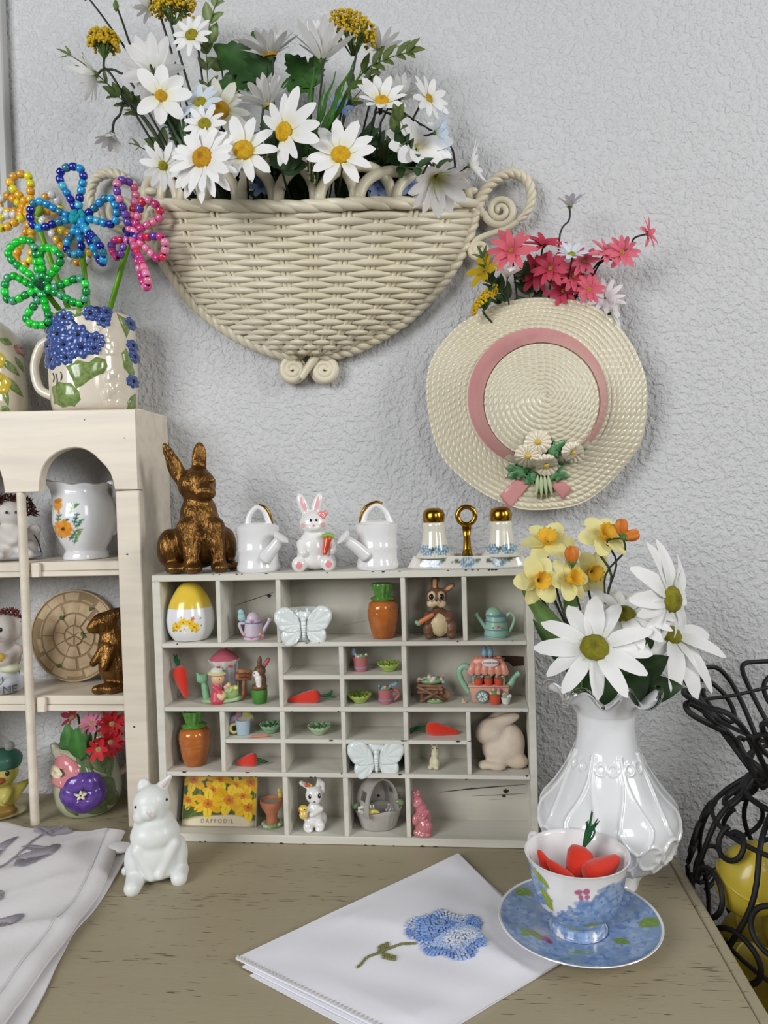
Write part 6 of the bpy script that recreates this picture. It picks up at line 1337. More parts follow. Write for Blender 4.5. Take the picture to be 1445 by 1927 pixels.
for x in (-30, 25): tp.add('post', MB().box((x, -10, 33), (x + 6, 10, 62), 1), MGE)
tp.add('back_board', MB().box((-26, 4, 33), (26, 8, 62), .6), M('cream_board', '#cbbba0', .6))
MAW = M('peach_awning', '#d88f7a', .42, coat=.2)
for k in range(6):
    x0 = -38 + 12.6 * k; xm = (x0 + 6.3) * .66; rows = []
    for (q, y, z) in ((0, 2, 84), (.35, -8, 80), (.8, -17, 70), (1, -20, 60), (1.0, -18, 56)):
        xl = (x0 + .2) * (.62 + .38 * q); xr = (x0 + 12.4) * (.62 + .38 * q); rows.append([(xl + (xr - xl) * s, y - 2 * sin(pi * s), z + (-2.5 * sin(pi * s) if q == 1 else 1.2 * sin(pi * s))) for s in np.linspace(0, 1, 7)])
    tp.add('awning_strip', MB().grid(np.array(rows), flip=True), MAW, 180)
tp.add('roof_block', MB().prism([(-36, 58), (36, 58), (25, 83), (-25, 83)], -14, 12, bev=1), MAW)
for x in (-6, 5): tp.body([('e', (x, -6, 92), (6, 6, 8), '#7fa4b4'), ('e', (x, -7, 101), (5, 5, 5), '#7fa4b4')], 1, 1.2, [('e', (x - 2, -12, 102), (1.2, 2, 1.4), '#20242a'), ('e', (x + 2, -12, 102), (1.2, 2, 1.4), '#20242a')], name='bird')
tp.add('oval_sign', MB().lathe([(0, -1), (15, -1), (15.5, .5), (13, 1.6), (0, 1.6)], 32, sy=.5, c=(4, -21, 77), tilt=np.array([[1, 0, 0], [0, 0, -1], [0, 1, 0]])), M('sign_white', '#dcdcd8', .5)); text_on(tp.t, 'FLOWER SHOP', 4.6 * tp.u, np.array([4, -23.2, 77]) * tp.u, FACE, M('sign_red_ink', '#a8324a', .6), .0001, sx=.9)
MPO = M('terracotta_red', '#cf5238', .5)
for x in (-19, 0, 19): tp.lathe('flower_pot', [(0, 33), (7, 33), (9, 45), (7, 46), (0, 45)], MPO, 18, c=(x, -8, 0)); posy(tp, (x, -8, 48), 8, 6, 10, [['#8f7fa0', '#b0a0b8'], ['#8fa05a', '#6a8a4a'], ['#cfa89a', '#b08a80']][x // 19 + 1], 3, name='pot_flowers', seed=x + 30, base='#6f7a52')
tp.add('wheel', MB().lathe([(0, -2), (11.5, -2), (12, 0), (11, 2), (0, 1)], 30, (-12, -17, 13), tilt=rotm('X', pi / 2)), M('teal_wheel', '#5f8f86', .45))
for k in range(8): tp.add('spoke', MB().prism(rot2([(2, -.4), (8.5, -2.4), (8.5, 2.4), (2, .4)], k * pi / 4, (-12, 13)), -20, -17), M('sign_white', '#dcdcd8', .5))
tp.lathe('front_pot', [(0, 1), (7.5, 1), (10.5, 15), (11, 18), (8, 18), (0, 16)], MPO, 20, c=(11, -20, 0)); posy(tp, (11, -20, 20), 8, 7, 10, ['#d6a0a0', '#8a9a5a', '#e0c0b0'], 3, name='pot_flowers', seed=9, base='#6f8a4a')
tp.lathe('white_pot', [(0, 1), (6.5, 1), (9.5, 13), (7, 13.5), (0, 12)], M('sign_white', '#dcdcd8', .5), 20, c=(31, -18, 0)); posy(tp, (31, -18, 15), 9, 5, 10, ['#d6c6c8', '#c0a0a8', '#e2dcdc'], 3, name='pot_flowers', seed=12)
tp.tube('handle', [(-30, 0, 60), (-44, 0, 66), (-54, 0, 58), (-50, 0, 38), (-36, 0, 16)], [6, 6, 6, 5.5, 6], MGE, 10, 24); tp.tube('spout', [(32, 0, 24), (42, 0, 34), (48, 0, 46), (58, 0, 54)], [8, 6, 5, 5.5], MGE, 10, 18)
ch_ = Sp('ceramic_chip', 'tiny broken beige chip lying beside the flower cart', 'fragment', 873, ZR2, .018); ch_.body([('e', (0, 0, 2), (5.5, 4, 2), '#c9b294'), ('e', (-1, 1, 6), (3, 3, 2.4), '#bfa684'), ('c', (0, 0, 2), (0, 1, 6), 1.4, 1.4, '#c9b294')], .6, .9)
# ================================================================== third and fourth row
cu_ = Sp('miniature_cup', 'tiny pale blue cup with yellow handle and pastel blooms behind', 'miniature', 458, ZM3, .020)
cu_.lathe('cup', [(0, .2), (11, 0), (12, 2), (14.5, 27), (13, 27.5), (12, 22), (0, 8)], M('pale_blue_resin', '#a9bdcc', .45, coat=.2), 28); cu_.tube('handle', [(-13, 0, 20), (-22, 0, 18), (-24, 0, 10), (-18, 0, 4), (-11, 0, 6)], 2.8, M('pale_yellow_resin', '#d9d08a', .45), 8, 20)
cu_.body([('e', (-16, 8, 28), (7, 6, 7), '#b39ac0'), ('e', (-19, 7, 22), (6, 5, 6), '#a48ab4'), ('e', (-7, 9, 35), (7, 6, 7), '#b58e9a'), ('e', (8, 9, 34), (9, 5, 6), '#c6c06a', rotm('Y', .4)), ('e', (16, 9, 26), (6, 5, 9), '#a89a7a'), ('e', (0, 9, 24), (15, 5, 12), '#b8ac96')], 1, 1.2, name='blooms')
dish('tiny dark green leaf dish beside the blue cup', 509, ZM3, '#3f6f48', '#8fb28a', 20, 16, .026); dish('tiny dark green leaf dish alone in its third row cell', 601, ZM3, '#4a7a50', '#a4b894', 22, 16, .022)
st_ = Sp('orange_sliver', 'thin orange sliver lying in front of the tiny blue cup', 'fragment', 490, ZM3, .008); st_.add('strip', MB().tube([(-16, 0, 2.6), (-6, -1, 2.4), (6, -2, 2.2), (17, -2, 2)], [2.4, 2.2, 2, 1.6], 7, flat=1.0), M('orange_resin', '#cf7d5c', .6), 180)
tr = Sp('tiny_rabbit', 'tiny ivory rabbit figurine with pink ears, lower right small cell', 'figurine', 818, ZR3, .018); IV = '#cfc8a8'
tr.body([('e', (0, 0, 12), (10, 9, 13), IV), ('e', (1, 0, 28), (7, 7, 9), IV), ('e', (1, -1, 38), (6.5, 6, 6.5), IV), ('e', (-6, 0, 47), (2, 2, 5), '#d8aaa8', rotm('Y', -.7)), ('e', (6, 0, 48), (2, 2, 6), '#d8aaa8', rotm('Y', .2)), ('e', (-8, -4, 4), (5, 6, 4), IV), ('e', (2, -7, 14), (6, 5, 9), '#d8d2b4'), ('e', (3, -7, 4), (5, 5, 4), IV)], 2, 1.0)
for x in (-2.5, 4.5): tr.ell('eye', (x, -6, 40), (1.3, 1, 1.4), MBLK)
sr = Sp('stone_rabbit', 'large cream stone rabbit crouched in the right cell, ears laid back', 'figurine', 945, ZR3, .026, sc=.93); SC_ = '#d3c5b4'
sr.body([('e', (0, 4, 38), (40, 28, 38), SC_), ('e', (16, 4, 48), (30, 27, 40), SC_), ('e', (-20, -2, 74), (29, 24, 25), SC_), ('e', (-36, -4, 66), (16, 16, 17), SC_), ('e', (6, -8, 97), (33, 9, 12), SC_, rotm('Y', -.35)), ('e', (-6, 14, 98), (28, 8, 12), SC_, rotm('Y', -.6)), ('e', (-36, -14, 8), (12, 12, 9), SC_), ('e', (-10, -20, 8), (18, 10, 9), SC_), ('e', (30, -4, 14), (22, 18, 15), SC_)], 8, 2.0,
    mat=M('cream_stone_bisque', SC_, .75, var=(35, '#c2b09c'), bump=(400, .5, .0008)))
sr.ell('eye', (-26, -22, 78), (4, 2.5, 3), M('cream_stone_bisque', SC_)); 
# daffodil tile
tl = thing('daffodil_tile', 'tile printed with yellow daffodils and a plant name', 'tile', W(410, 1555, .018) * [1, 1, 0] + [0, 0, ZR4]); to_ = np.array(tl.location)
A_, B_ = W(339, 1555, .016), W(479, 1558, .016); A_[2] = B_[2] = ZR4 + .0006; wd_ = B_[0] - A_[0]; ht_ = .0588; sl = .27
upv = np.array([0, sin(sl), cos(sl)]); n_ = np.array([0, -cos(sl), sin(sl)]); F3 = np.stack([np.array([1., 0, 0]), upv, n_], 1); cen = np.array([(A_[0] + B_[0]) / 2 - to_[0] + .0008, .0, .0012])
MB().box((-wd_ / 2, 0, -.005), (wd_ / 2, ht_, 0), .0006).build('tile_slab', M('tile_edge', '#c9bfa6', .4), tl, mat=mat4(F3, cen))
nx, ny = 240, 160; gx, gy = np.meshgrid(np.linspace(-70, 70, nx), np.linspace(0, 98, ny), indexing='ij'); C = np.zeros((nx, ny, 3)); C[:] = lin('#4b5a2c'); rr = random.Random(3)
for k in range(60): x = rr.uniform(-70, 70); s_leaf(C, gx, gy, x, rr.uniform(10, 60), x + rr.uniform(-8, 8), rr.uniform(50, 100), rr.uniform(3, 6), rr.choice(['#6d7d36', '#39491f', '#8a9446', '#566a2a']))
s_ell(C, gx, gy, 0, 6, 76, 17, '#d8cbb0'); s_ell(C, gx, gy, 20, 12, 40, 12, '#d8cbb0')
def daf(x, y, R, rot, sq=1.0):
    for k in range(6):
        a = rot + k * pi / 3; s_ell(C, gx, gy, x + .62 * R * cos(a), y + .62 * R * sin(a) * sq, .55 * R, .34 * R, ['#e2b426', '#ebc738', '#d9a41e'][k % 3], a, soft=.15); s_ell(C, gx, gy, x + .6 * R * cos(a), y + .6 * R * sin(a) * sq, .42 * R, .02 * R, '#b98818', a)
    for k in range(10): a = k * .63; s_ell(C, gx, gy, x + .2 * R * cos(a), y + .2 * R * sin(a), .2 * R, .17 * R, ['#d98a2a', '#c8742a'][k % 2], a, soft=.3)
    s_ell(C, gx, gy, x, y, .17 * R, .17 * R, '#8d4a1c', 0, None, .8)
for q in [(-52, 92, 24, .3), (-2, 94, 22, .9), (58, 88, 26, .2), (30, 82, 16, .5), (-60, 50, 17, .4), (-14, 72, 18, .1), (-22, 44, 26, .5), (18, 52, 28, .25), (55, 38, 25, .6), (44, 60, 17, 1.0)]: daf(*q)
s_leaf(C, gx, gy, -62, 12, -40, 34, 5, '#5d6d30'); s_leaf(C, gx, gy, -66, 30, -56, 40, 4, '#7d8a40')
k_ = wd_ / 140; MB().grid(np.stack([gx * k_ * .985, gy * (ht_ / 98) * .985 + .0004, 0 * gx + .0002], -1), col=C).build('printed_face', MGZ, tl, mat=mat4(F3, cen), sharp=180)
text_on(tl, 'D A F F O D I L', .0068, cen + F3 @ np.array([-.002, .0062, .0004]), F3, M('tile_lettering', '#8a8272', .5), .00012, sx=.93)
# birdbath
bd = Sp('miniature_birdbath', 'terracotta miniature birdbath with a yellow bird on its rim', 'miniature', 512, ZR4, .022); MTC = M('terracotta_resin', '#c07e5c', .6, var=(60, '#a8694a'))
bd.lathe('birdbath_body', [(0, 4), (12, 4), (11, 10), (10, 20), (12, 28), (18, 38), (21, 47), (21, 52), (19, 52), (14, 46), (0, 44)], MTC, 32); bd.body([('e', (0, 0, 4), (17, 14, 6), '#8fae7c')] + [('e', (17 * cos(k), 13 * sin(k), 6 + (k % 2)), 3.6, ['#9fba84', '#bcc6a8', '#7f9c6c'][k % 3]) for k in range(16)], 1, 1.2, name='leafy_base'); bd.lathe('water', [(.1, 47.6), (15.5, 48)], M('grey_water', '#a39a8c', .3), 28, caps=(False, False))
bd.body([('e', (17, -2, 60), (5, 4.5, 7), '#d3b45e'), ('e', (16, -3, 69), (4.2, 4, 4.2), '#d9bc62'), ('c', (19, 0, 57), (23, 0, 52), 2, 1, '#b89a4a')], 1.5, 1.1, name='bird')
# white rabbit with chick
wr = Sp('rabbit_with_chick', 'white glazed rabbit with lashes cuddling a yellow chick', 'figurine', 591, ZR4, .022, sc=.96); WH = '#e6e5e4'
wr.body([('e', (0, 0, 20), (20, 17, 21), WH), ('e', (2, -2, 40), (13, 12, 14), WH), ('e', (2, -3, 66), (17, 15, 17), WH), ('e', (5, -12, 58), (9, 7, 7), WH), ('c', (-14, -10, 42), (-18, -16, 34), 6, 5, WH), ('c', (14, -10, 40), (-4, -20, 34), 6, 5, WH), ('e', (-12, -14, 10), (9, 10, 10), WH), ('e', (12, -14, 10), (9, 10, 10), WH), ('e', (-10, -18, 4), (8, 8, 4), WH), ('e', (10, -18, 4), (8, 8, 4), WH), ('e', (18, 2, 16), (8, 10, 14), WH),
    ('c', (-8, 2, 80), (-22, 0, 90), 5, 5, WH), ('c', (10, 2, 80), (13, 2, 92), 5, 4.5, WH), ('c', (13, 2, 92), (20, 0, 86), 4.5, 4, WH), ('c', (20, 0, 86), (21, 0, 70), 4, 3, WH)], 3, 1.5, [('e', (-16, -4, 89), (7, 2, 2), '#d8b4b0', rotm('Y', .6)), ('e', (2, -18, 58), (2.4, 3, 1.8), '#3a2a2a')], mat=MGZ)
for x in (-6, 12): wr.ell('eye', (x, -15.5, 68), (3.4, 2.4, 5), MBLK); wr.ell('eye_glint', (x + 1, -17.5, 70), (1, .8, 1.2), MWG)
wr.body([('e', (-20, -14, 44), (9, 8, 8), '#e0bd52'), ('e', (-20, -18, 34), (8, 7, 8), '#e2c468')], 2, 1.3, mat=MGZ, name='chick'); wr.ell('chick_eye', (-17, -21.5, 46), (1.2, 1, 1.4), MBLK); wr.ell('beak', (-27, -18, 44), (3, 2, 1.6), MPO); wr.body([('e', (-12, -6, 87), (4, 3, 4), '#cf5a3a'), ('e', (-7, -6, 89), (3.5, 3, 3.5), '#c9643a'), ('e', (-3, -6, 86), (3, 3, 3), '#d9b048')], 1, 1.1, mat=MGZ, name='flower')
# pearly ceramic basket
cb = Sp('ceramic_basket', 'pearly grey ceramic basket with pierced handle and lemon', 'basket', 713, ZR4, .026, sc=.96); MPG = M('pearl_grey_glaze', '#b3aea8', .16, coat=.7, var=(40, '#a49f9a'))
n = 60; a = np.linspace(0, 2 * pi, n, endpoint=False); rows = []
for r, z in ((.1, 1), (31, 0), (34, 4), (38, 18), (43, 32), (47, 38), (45, 40), (40, 34), (34, 14), (.1, 8)): fl = 1 + (.025 * np.sin(a * 22) if 3 < z < 36 else .03 * np.sin(a * 5)); rows.append(np.stack([r * fl * np.cos(a), r * fl * np.sin(a) * .62, z + 0 * a + (2 * np.sin(a * 5 + 1) if z > 36 else 0)], 1))
cb.add('bowl', MB().grid(np.array(rows), cv=True, flip=True), MPG, 180)
def hband(t):  # arched strap
    x = -38 * cos(pi * t) ; z = 34 + 66 * sin(pi * t) ** .8; w = 13 + 9 * abs(cos(pi * t)) ** 1.5; return x * (1 if x < 0 else .92), z, w
cols_ = 28; P = []
for i in range(cols_ + 1):
    x, z, w = hband(i / cols_); P.append([(x, y_ * w, z + .0) for y_ in np.linspace(-1, 1, 5)])
P = np.array(P); V = np.concatenate([P.reshape(-1, 3), (P * [.93, 1, 1] + [0, 0, -3.5]).reshape(-1, 3)]); F = []
hole = lambda i, j: j in (1, 2) and (i in (3, 4, 5) or i in (22, 23, 24))
nn = 5; off = (cols_ + 1) * nn
for i in range(cols_):
    for j in range(nn - 1):
        if hole(i, j): continue
        q = [i * nn + j, (i + 1) * nn + j, (i + 1) * nn + j + 1, i * nn + j + 1]; F.append(q); F.append([k + off for k in q][::-1])
        for (di, dj, e) in ((0, -1, (0, 1)), (1, 0, (1, 2)), (0, 1, (2, 3)), (-1, 0, (3, 0))):
            i2, j2 = i + di, j + dj
            if i2 < 0 or i2 >= cols_ or j2 < 0 or j2 >= nn - 1 or hole(i2, j2): F.append([q[e[1]], q[e[0]], q[e[0]] + off, q[e[1]] + off])
cb.add('pierced_handle', MB().add(V, F).xf(mat4(rotm('Z', .55), (0, 0, 0))), MPG, 70)
cb.body([('e', (-14, -27, 44), (11, 6, 5), '#c9c05e'), ('c', (-4, -27, 43), (2, -27, 41), 4, 1.5, '#c9c05e')], 1, 1.3, mat=MGZ, name='lemon'); cb.body([('e', (-24, -25, 45), (8, 4, 4), '#6f8f5a', rotm('Y', .3)), ('e', (-44, -14, 50), (8, 5, 5), '#6f8f5a', rotm('Y', -.5)), ('e', (42, -4, 50), (9, 5, 6), '#7f9468', rotm('Y', .3))], .6, 1.3, mat=MGZ, name='leaves'); cb.body([('e', (-32 + 5 * cos(k * 1.26), -22, 46 + 5 * sin(k * 1.26)), (4, 3, 4), '#cfccd0') for k in range(5)], .8, 1.3, mat=MGZ, name='blossom')
# pink rabbit
pk = Sp('pink_rabbit', 'glossy rose pink rabbit figurine in the wide bottom cell', 'figurine', 795, ZR4, .012); RK = '#c97f84'
pk.body([('e', (0, 0, 26), (17, 14, 26), RK), ('e', (-2, -2, 50), (11, 11, 12), RK), ('e', (-6, -4, 62), (10, 10, 11), RK), ('e', (-10, -8, 58), (6, 6, 6), RK), ('e', (-14, 0, 74), (4, 3.5, 9), RK, rotm('Y', -.25)), ('e', (-6, 2, 75), (4, 3.5, 9), RK, rotm('Y', -.2)), ('e', (6, -10, 16), (13, 10, 15), RK), ('e', (-12, -8, 30), (8, 8, 11), RK), ('c', (10, -8, 44), (2, -16, 36), 5, 4, RK), ('e', (4, -12, 4), (14, 10, 5), RK), ('e', (-8, -8, 6), (10, 8, 7), RK), ('c', (4, -6, 46), (-6, -14, 42), 4, 3, RK)], 2.6, 1.4, mat=CER('rose_pink_glaze', RK, .14, var=(120, '#b96c74')))
pk.ell('eye', (-13, -10, 64), (1.4, 1.2, 1.6), M('dark_rose_glaze', '#8a4a52', .2))
# ================================================================== on the dresser top
# white bunny
def base_on(px, py, Z=0.0): return PT(px, py, Z)
p_ = base_on(292, 1652); wb_ = Sp('white_bunny', 'matt white porcelain bunny sitting up beside the folded towel', 'figurine', 292, 0, p_[1]); WB = '#dfe2e0'
wb_.body([('e', (-1, 0, 143), (34, 30, 33), WB), ('e', (-7, -22, 134), (17, 14, 14), WB), ('e', (-20, -14, 127), (15, 14, 15), WB), ('e', (8, -14, 127), (15, 14, 15), WB), ('e', (2, 0, 104), (37, 32, 30), WB), ('e', (3, -2, 84), (45, 36, 34), WB), ('e', (4, -2, 46), (46, 36, 46), WB), ('e', (4, 0, 18), (46, 36, 18), WB),
    ('c', (-28, -20, 66), (-6, -34, 20), 13, 9, WB), ('c', (34, -20, 68), (8, -34, 20), 14, 9, WB), ('e', (-36, -2, 38), (18, 24, 34), WB), ('e', (44, -2, 40), (17, 24, 34), WB), ('c', (-34, -16, 12), (-40, -42, 9), 18, 15, WB), ('c', (44, -14, 13), (42, -36, 9), 17, 15, WB), ('e', (-52, 14, 16), (8, 8, 9), WB),
    ('e', (-14, 12, 172), (12, 7, 15), WB), ('c', (18, 6, 164), (34, 4, 186), 11, 4, WB), ('c', (20, 6, 172), (33, 4, 186), 9, 3, WB)], 4.5, 2.0,
    [('e', (-6, -36, 134), (1.6, 4, 6), '#d9b9b4', rotm('Y', -.5)), ('e', (-4, -36, 137), (1.5, 4, 5), '#d9b9b4', rotm('Y', .6)), ('e', (-9, -36, 138), (1.5, 4, 5), '#d9b9b4', rotm('Y', -.8))], mat=M('matt_porcelain', WB, .42, vcol=True, coat=.15))
wb_.ell('eye', (-30, -18, 146), (2, 1.6, 2.8), MBLK); wb_.ell('eye', (26, -19, 152), (2, 1.6, 2.8), MBLK)
wb_.body([('c', (20, -2, 172), (32, -1, 184), 4.5, 1.6, '#d8bdb8')], 1, 1.3, name='inner_ear')
# towel with leaf embroidery
MLN = M('white_linen', '#e2dfe2', .85, bump=(1500, .35, .0004), sheen=.2, var=(14, .93, 1))
tw = thing('towel', 'white linen towel with grey embroidered leaves, folded at the left', 'towel', (PT(120, 1700)) * [1, 1, 0]); two = np.array(tw.location)
topE = [(-120, 1546), (0, 1547), (60, 1547), (120, 1549), (170, 1553), (236, 1562)]
rgtE = [(236, 1562), (222, 1592), (205, 1640), (178, 1692), (140, 1746), (92, 1808), (40, 1880), (-10, 1950), (-60, 2020)]
def cloth(Er, Z0, name, amp, seed, thick, xl=-260):
    R_ = spline(Er, 70); rows = []; rs_ = np.random.RandomState(seed); ph = rs_.uniform(0, 6, 8)
    Rw = np.array([PT(x, y, Z0) for x, y in R_]); nL = 60; P = np.zeros((70, nL, 3))
    left = np.array([PT(xl, 1547, Z0)[0], 0, 0])
    for i in range(70):
        for j in range(nL):
            f = j / (nL - 1); x = left[0] + (Rw[i, 0] - left[0]) * f; P[i, j] = (x, Rw[i, 1], Z0)
    X, Y = P[..., 0], P[..., 1]
    d1 = X * .55 + Y * .83; d2 = X * .8 - Y * .6
    h = np.sin(d2 * 95 + 1.4 * np.sin(d1 * 30 + ph[0]) + ph[1]) * .5 + np.sin(d2 * 41 + ph[2] + 1.1 * np.sin(d1 * 17)) * .8 + np.sin(d1 * 60 + ph[3] + 2 * np.sin(d2 * 25)) * .35 + np.sin(d2 * 190 + d1 * 20 + ph[4]) * .13 + 1.3 * (1 - np.abs(np.sin(d2 * 22 + 1.2 * np.sin(d1 * 14) + ph[5]))) ** 4 + .9 * (1 - np.abs(np.sin(d2 * 33 - d1 * 12 + ph[6]))) ** 5
    fr = np.linspace(0, 1, nL)[None]; P[..., 2] += amp * (h + 1.2) * np.minimum(1, (1 - fr) * 6 + .25) ; P[:3, :, 2] *= np.array([.75, .9, .98])[:, None]
    top = P; bot = P[::-1].copy(); bot[..., 2] -= thick; mb = MB().grid(top)
    n0 = mb.n; mb.grid(bot)
    loop = [i * nL + nL - 1 for i in range(70)]; lb = [n0 + (69 - i) * nL + nL - 1 for i in range(70)]
    for i in range(69): mb.f.append((loop[i], loop[i + 1], lb[i + 1], lb[i])); mb.m.append(0)
    t0 = [j for j in range(nL)]; b0 = [n0 + 69 * nL + j for j in range(nL)]
    for j in range(nL - 1): mb.f.append((t0[j + 1], t0[j], b0[j], b0[j + 1])[::-1]); mb.m.append(0)
    mb.v = [v - two for v in mb.v]; mb.build(name, MLN, tw, sharp=70); return P
low = [(246, 1592), (238, 1612), (206, 1668), (176, 1712), (140, 1752), (120, 1790), (104, 1822), (84, 1866), (52, 1925), (10, 2000), (-20, 2040)]
cloth(low, .0022, 'lower_fold', .0010, 5, .0018)
Ptw = cloth(rgtE, .0072, 'upper_fold', .0030, 2, .0032)
def towel_z(x, y):
    i = np.argmin(np.abs(Ptw[:, -1, 1] - y)); return float(np.interp(x, Ptw[i, :, 0], Ptw[i, :, 2]))
# hem: a raised band along the right edge
hem = []
for i in range(2, 68):
    row = []
    for f, dz in ((.0, -.0018), (.02, .0012), (.5, .0017), (.97, .0012), (1.0, -.0018)):
        x = Ptw[i, -1, 0] - .020 * (1 - f) - .0004; row.append((x, Ptw[i, -1, 1], towel_z(x, Ptw[i, -1, 1]) + dz))
    hem.append(row)
MB().grid(np.array(hem) - two).build('hem', MLN, tw, sharp=180)
MB().tube([np.array((h[0][0] - .0003, h[0][1], h[1][2] + .0002)) - two for h in hem], .0005, 5).build('hem_stitch', MLN, tw, sharp=180)
bulge = [PT(x, y, .006) for x, y in [(218, 1590), (236, 1588), (246, 1598), (244, 1610), (228, 1614), (214, 1606)]]
MB().ell(np.mean(bulge, 0) - two + [-.006, .004, .0015], (.017, .012, .0048), 16, 10).build('folded_corner', MLN, tw, sharp=180)
MEM = M('grey_embroidery', '#98929c', .7, sheen=.3)
def emb_leaf(x0, y0, x1, y1, wpx, nst=26):
    a, b = PT(x0, y0, .009), PT(x1, y1, .009); d = b - a; l = np.linalg.norm(d[:2]); d /= l; nn = np.array([-d[1], d[0], 0]); w = wpx / 760.; mb = MB()
    for k in range(nst):
        t = (k + .5) / nst; hw = w / 2 * sin(pi * t ** .8); c = a + d * l * t
        for sg in (1, -1):
            q = [c + nn * hw * s * sg + d * .35 * hw * s for s in (.06, .5, 1)]; P = [np.array((p[0], p[1], towel_z(p[0], p[1]) + .0012)) - two for p in q]; mb.tube(P, l / nst * .34, 4, flat=.6)
    mb.build('embroidered_leaf', MEM, tw, sharp=180)
for q in [(100, 1575, 66, 1558, 14), (92, 1574, 126, 1554, 26), (32, 1612, 98, 1622, 46), (40, 1596, 100, 1600, 10), (-20, 1600, 10, 1600, 44), (-14, 1730, 24, 1744, 30), (-30, 1690, 6, 1694, 16), (62, 1570, 96, 1560, 18)]: emb_leaf(*q)
pts = [PT(x, y, .009) for x, y in spline([(-20, 1645), (30, 1612), (62, 1586), (100, 1562), (120, 1552)], 24)]
MB().tube([np.array((p[0], p[1], towel_z(p[0], p[1]) + .0011)) - two for p in pts], .0011, 5).build('embroidered_stem', MEM, tw, sharp=180)
# napkin with punched hydrangea
MNP = M('white_cotton', '#e6e6ee', .8, bump=(2200, .3, .0003), sheen=.2)
nk = thing('napkin', 'white cotton napkin embroidered with a blue hydrangea on green stem', 'napkin', PT(740, 1770) * [1, 1, 0]); no_ = np.array(nk.location)
def napkin(cs, Z, name, amp, th, seed):
    c = [PT(x, y, Z) for x, y in cs]; n = 56; s = np.linspace(0, 1, n); S, T = np.meshgrid(s, s, indexing='ij')
    P = (1 - S)[..., None] * ((1 - T)[..., None] * c[0] + T[..., None] * c[1]) + S[..., None] * ((1 - T)[..., None] * c[3] + T[..., None] * c[2])
    e = np.minimum(np.minimum(S, 1 - S), np.minimum(T, 1 - T)); wv = (np.sin(S * 9 + 3 * T + seed) + np.sin(T * 13 - 4 * S + 2 * seed) * .8 + .6 * np.sin(S * 23 + T * 9) + 1.6 * (1 - np.abs(np.sin(S * 5 + 2.2 * T + seed))) ** 3) * amp
    P[..., 2] += (wv + 1.6 * amp) * np.clip(e * 9, .15, 1); B_ = P[:, ::-1].copy(); B_[..., 2] -= th
    mb = MB().grid(P - no_); n0 = mb.n; mb.grid(B_ - no_); idx = lambda i, j: i * n + j; ib = lambda i, j: n0 + i * n + (n - 1 - j)
    br = [(i, 0) for i in range(n)] + [(n - 1, j) for j in range(1, n)] + [(i, n - 1) for i in range(n - 2, -1, -1)] + [(0, j) for j in range(n - 2, 0, -1)]
    for k in range(len(br)): a, b = br[k], br[(k + 1) % len(br)]; mb.f.append((idx(*a), ib(*a), ib(*b), idx(*b))[::-1]); mb.m.append(0)
    mb.build(name, MNP, nk, sharp=70); return P
napkin([(872, 1618), (1075, 1800), (760, 1990), (470, 1835)], .0012, 'lower_layer', .0002, .0009, 1); napkin([(868, 1612), (1068, 1804), (770, 1975), (456, 1818)], .0028, 'middle_layer', .0005, .0012, 2)
Pn = napkin([(862, 1606), (1062, 1806), (780, 1967), (443, 1803)], .0044, 'top_layer', .0010, .0014, 3)
def nz(p): 
    d = (Pn[..., 0] - p[0]) ** 2 + (Pn[..., 1] - p[1]) ** 2; i = np.unravel_index(np.argmin(d), d.shape); return Pn[i][2]
rr = np.random.RandomState(9); HY = spline([(765, 1762), (775, 1738), (800, 1728), (830, 1715), (862, 1725), (890, 1726), (905, 1740), (900, 1758), (915, 1780), (900, 1800), (868, 1810), (835, 1800), (805, 1796), (790, 1778)], 60, True); hc = HY.mean(0)
kn = {c: MB() for c in ('#7f9ccf', '#a3b6da', '#c3cbdc', '#6a8cc6')}; ks = list(kn)
for k in range(900):
    q = hc + (HY[rr.randint(60)] - hc) * sqrt(rr.rand()); p = PT(q[0], q[1], .0055); z = nz(p); zone = sin(q[0] * .055 + 1) + sin(q[1] * .11 + q[0] * .02)
    c = ks[0 if zone > .6 else 3 if zone > .1 else 1 if zone > -.7 else 2]; a = rr.uniform(0, pi); rr_ = upx(p)
    kn[c].ell(np.array((p[0], p[1], z + .0012)) - no_, np.array([4.6, 2.7, 2.8]) * rr_, 6, 4, rot=rotm('Z', a))
for c in ks: o = kn[c].build('hydrangea_loops', M('thread_' + c.strip('#'), c, .8), nk, sharp=180); o['kind'] = 'stuff'
MTH = M('olive_thread', '#77784a', .8)
def chain(pts, r=3.2):
    mb = MB(); S = spline(pts, 40); d = np.r_[0, np.cumsum(np.linalg.norm(np.diff(S, axis=0), axis=1))]; n = int(d[-1] / 4.2)
    for k in range(n):
        q = np.array([np.interp(k * 4.2, d, S[:, i]) for i in (0, 1)]); p = PT(q[0], q[1], .0055); mb.ell(np.array((p[0] + rr.normal(0, .0003), p[1], nz(p) + .0009)) - no_, np.array([r, 2.4, 2.2]) * upx(p), 6, 4, rot=rotm('Z', rr.uniform(0, 3)))
    return mb
chain([(780, 1777), (755, 1778), (735, 1785), (715, 1795), (690, 1805), (672, 1826)], 3.8).build('embroidered_stem', MTH, nk, sharp=180)
ml_ = MB()
for k in range(6):
    for s0 in ([(714, 1784 + 2.2 * k), (735, 1774 + 2 * k)], [(722, 1796 + 1.6 * k), (750, 1802 + 1.2 * k)]): 
        c_ = chain(s0, 3.4); ml_.v += c_.v; ml_.c += c_.c; ml_.m += c_.m; ml_.f += [tuple(i + ml_.n for i in f) for f in c_.f]; ml_.n += c_.n
ml_.build('embroidered_leaf', MTH, nk, sharp=180)
mb = MB()
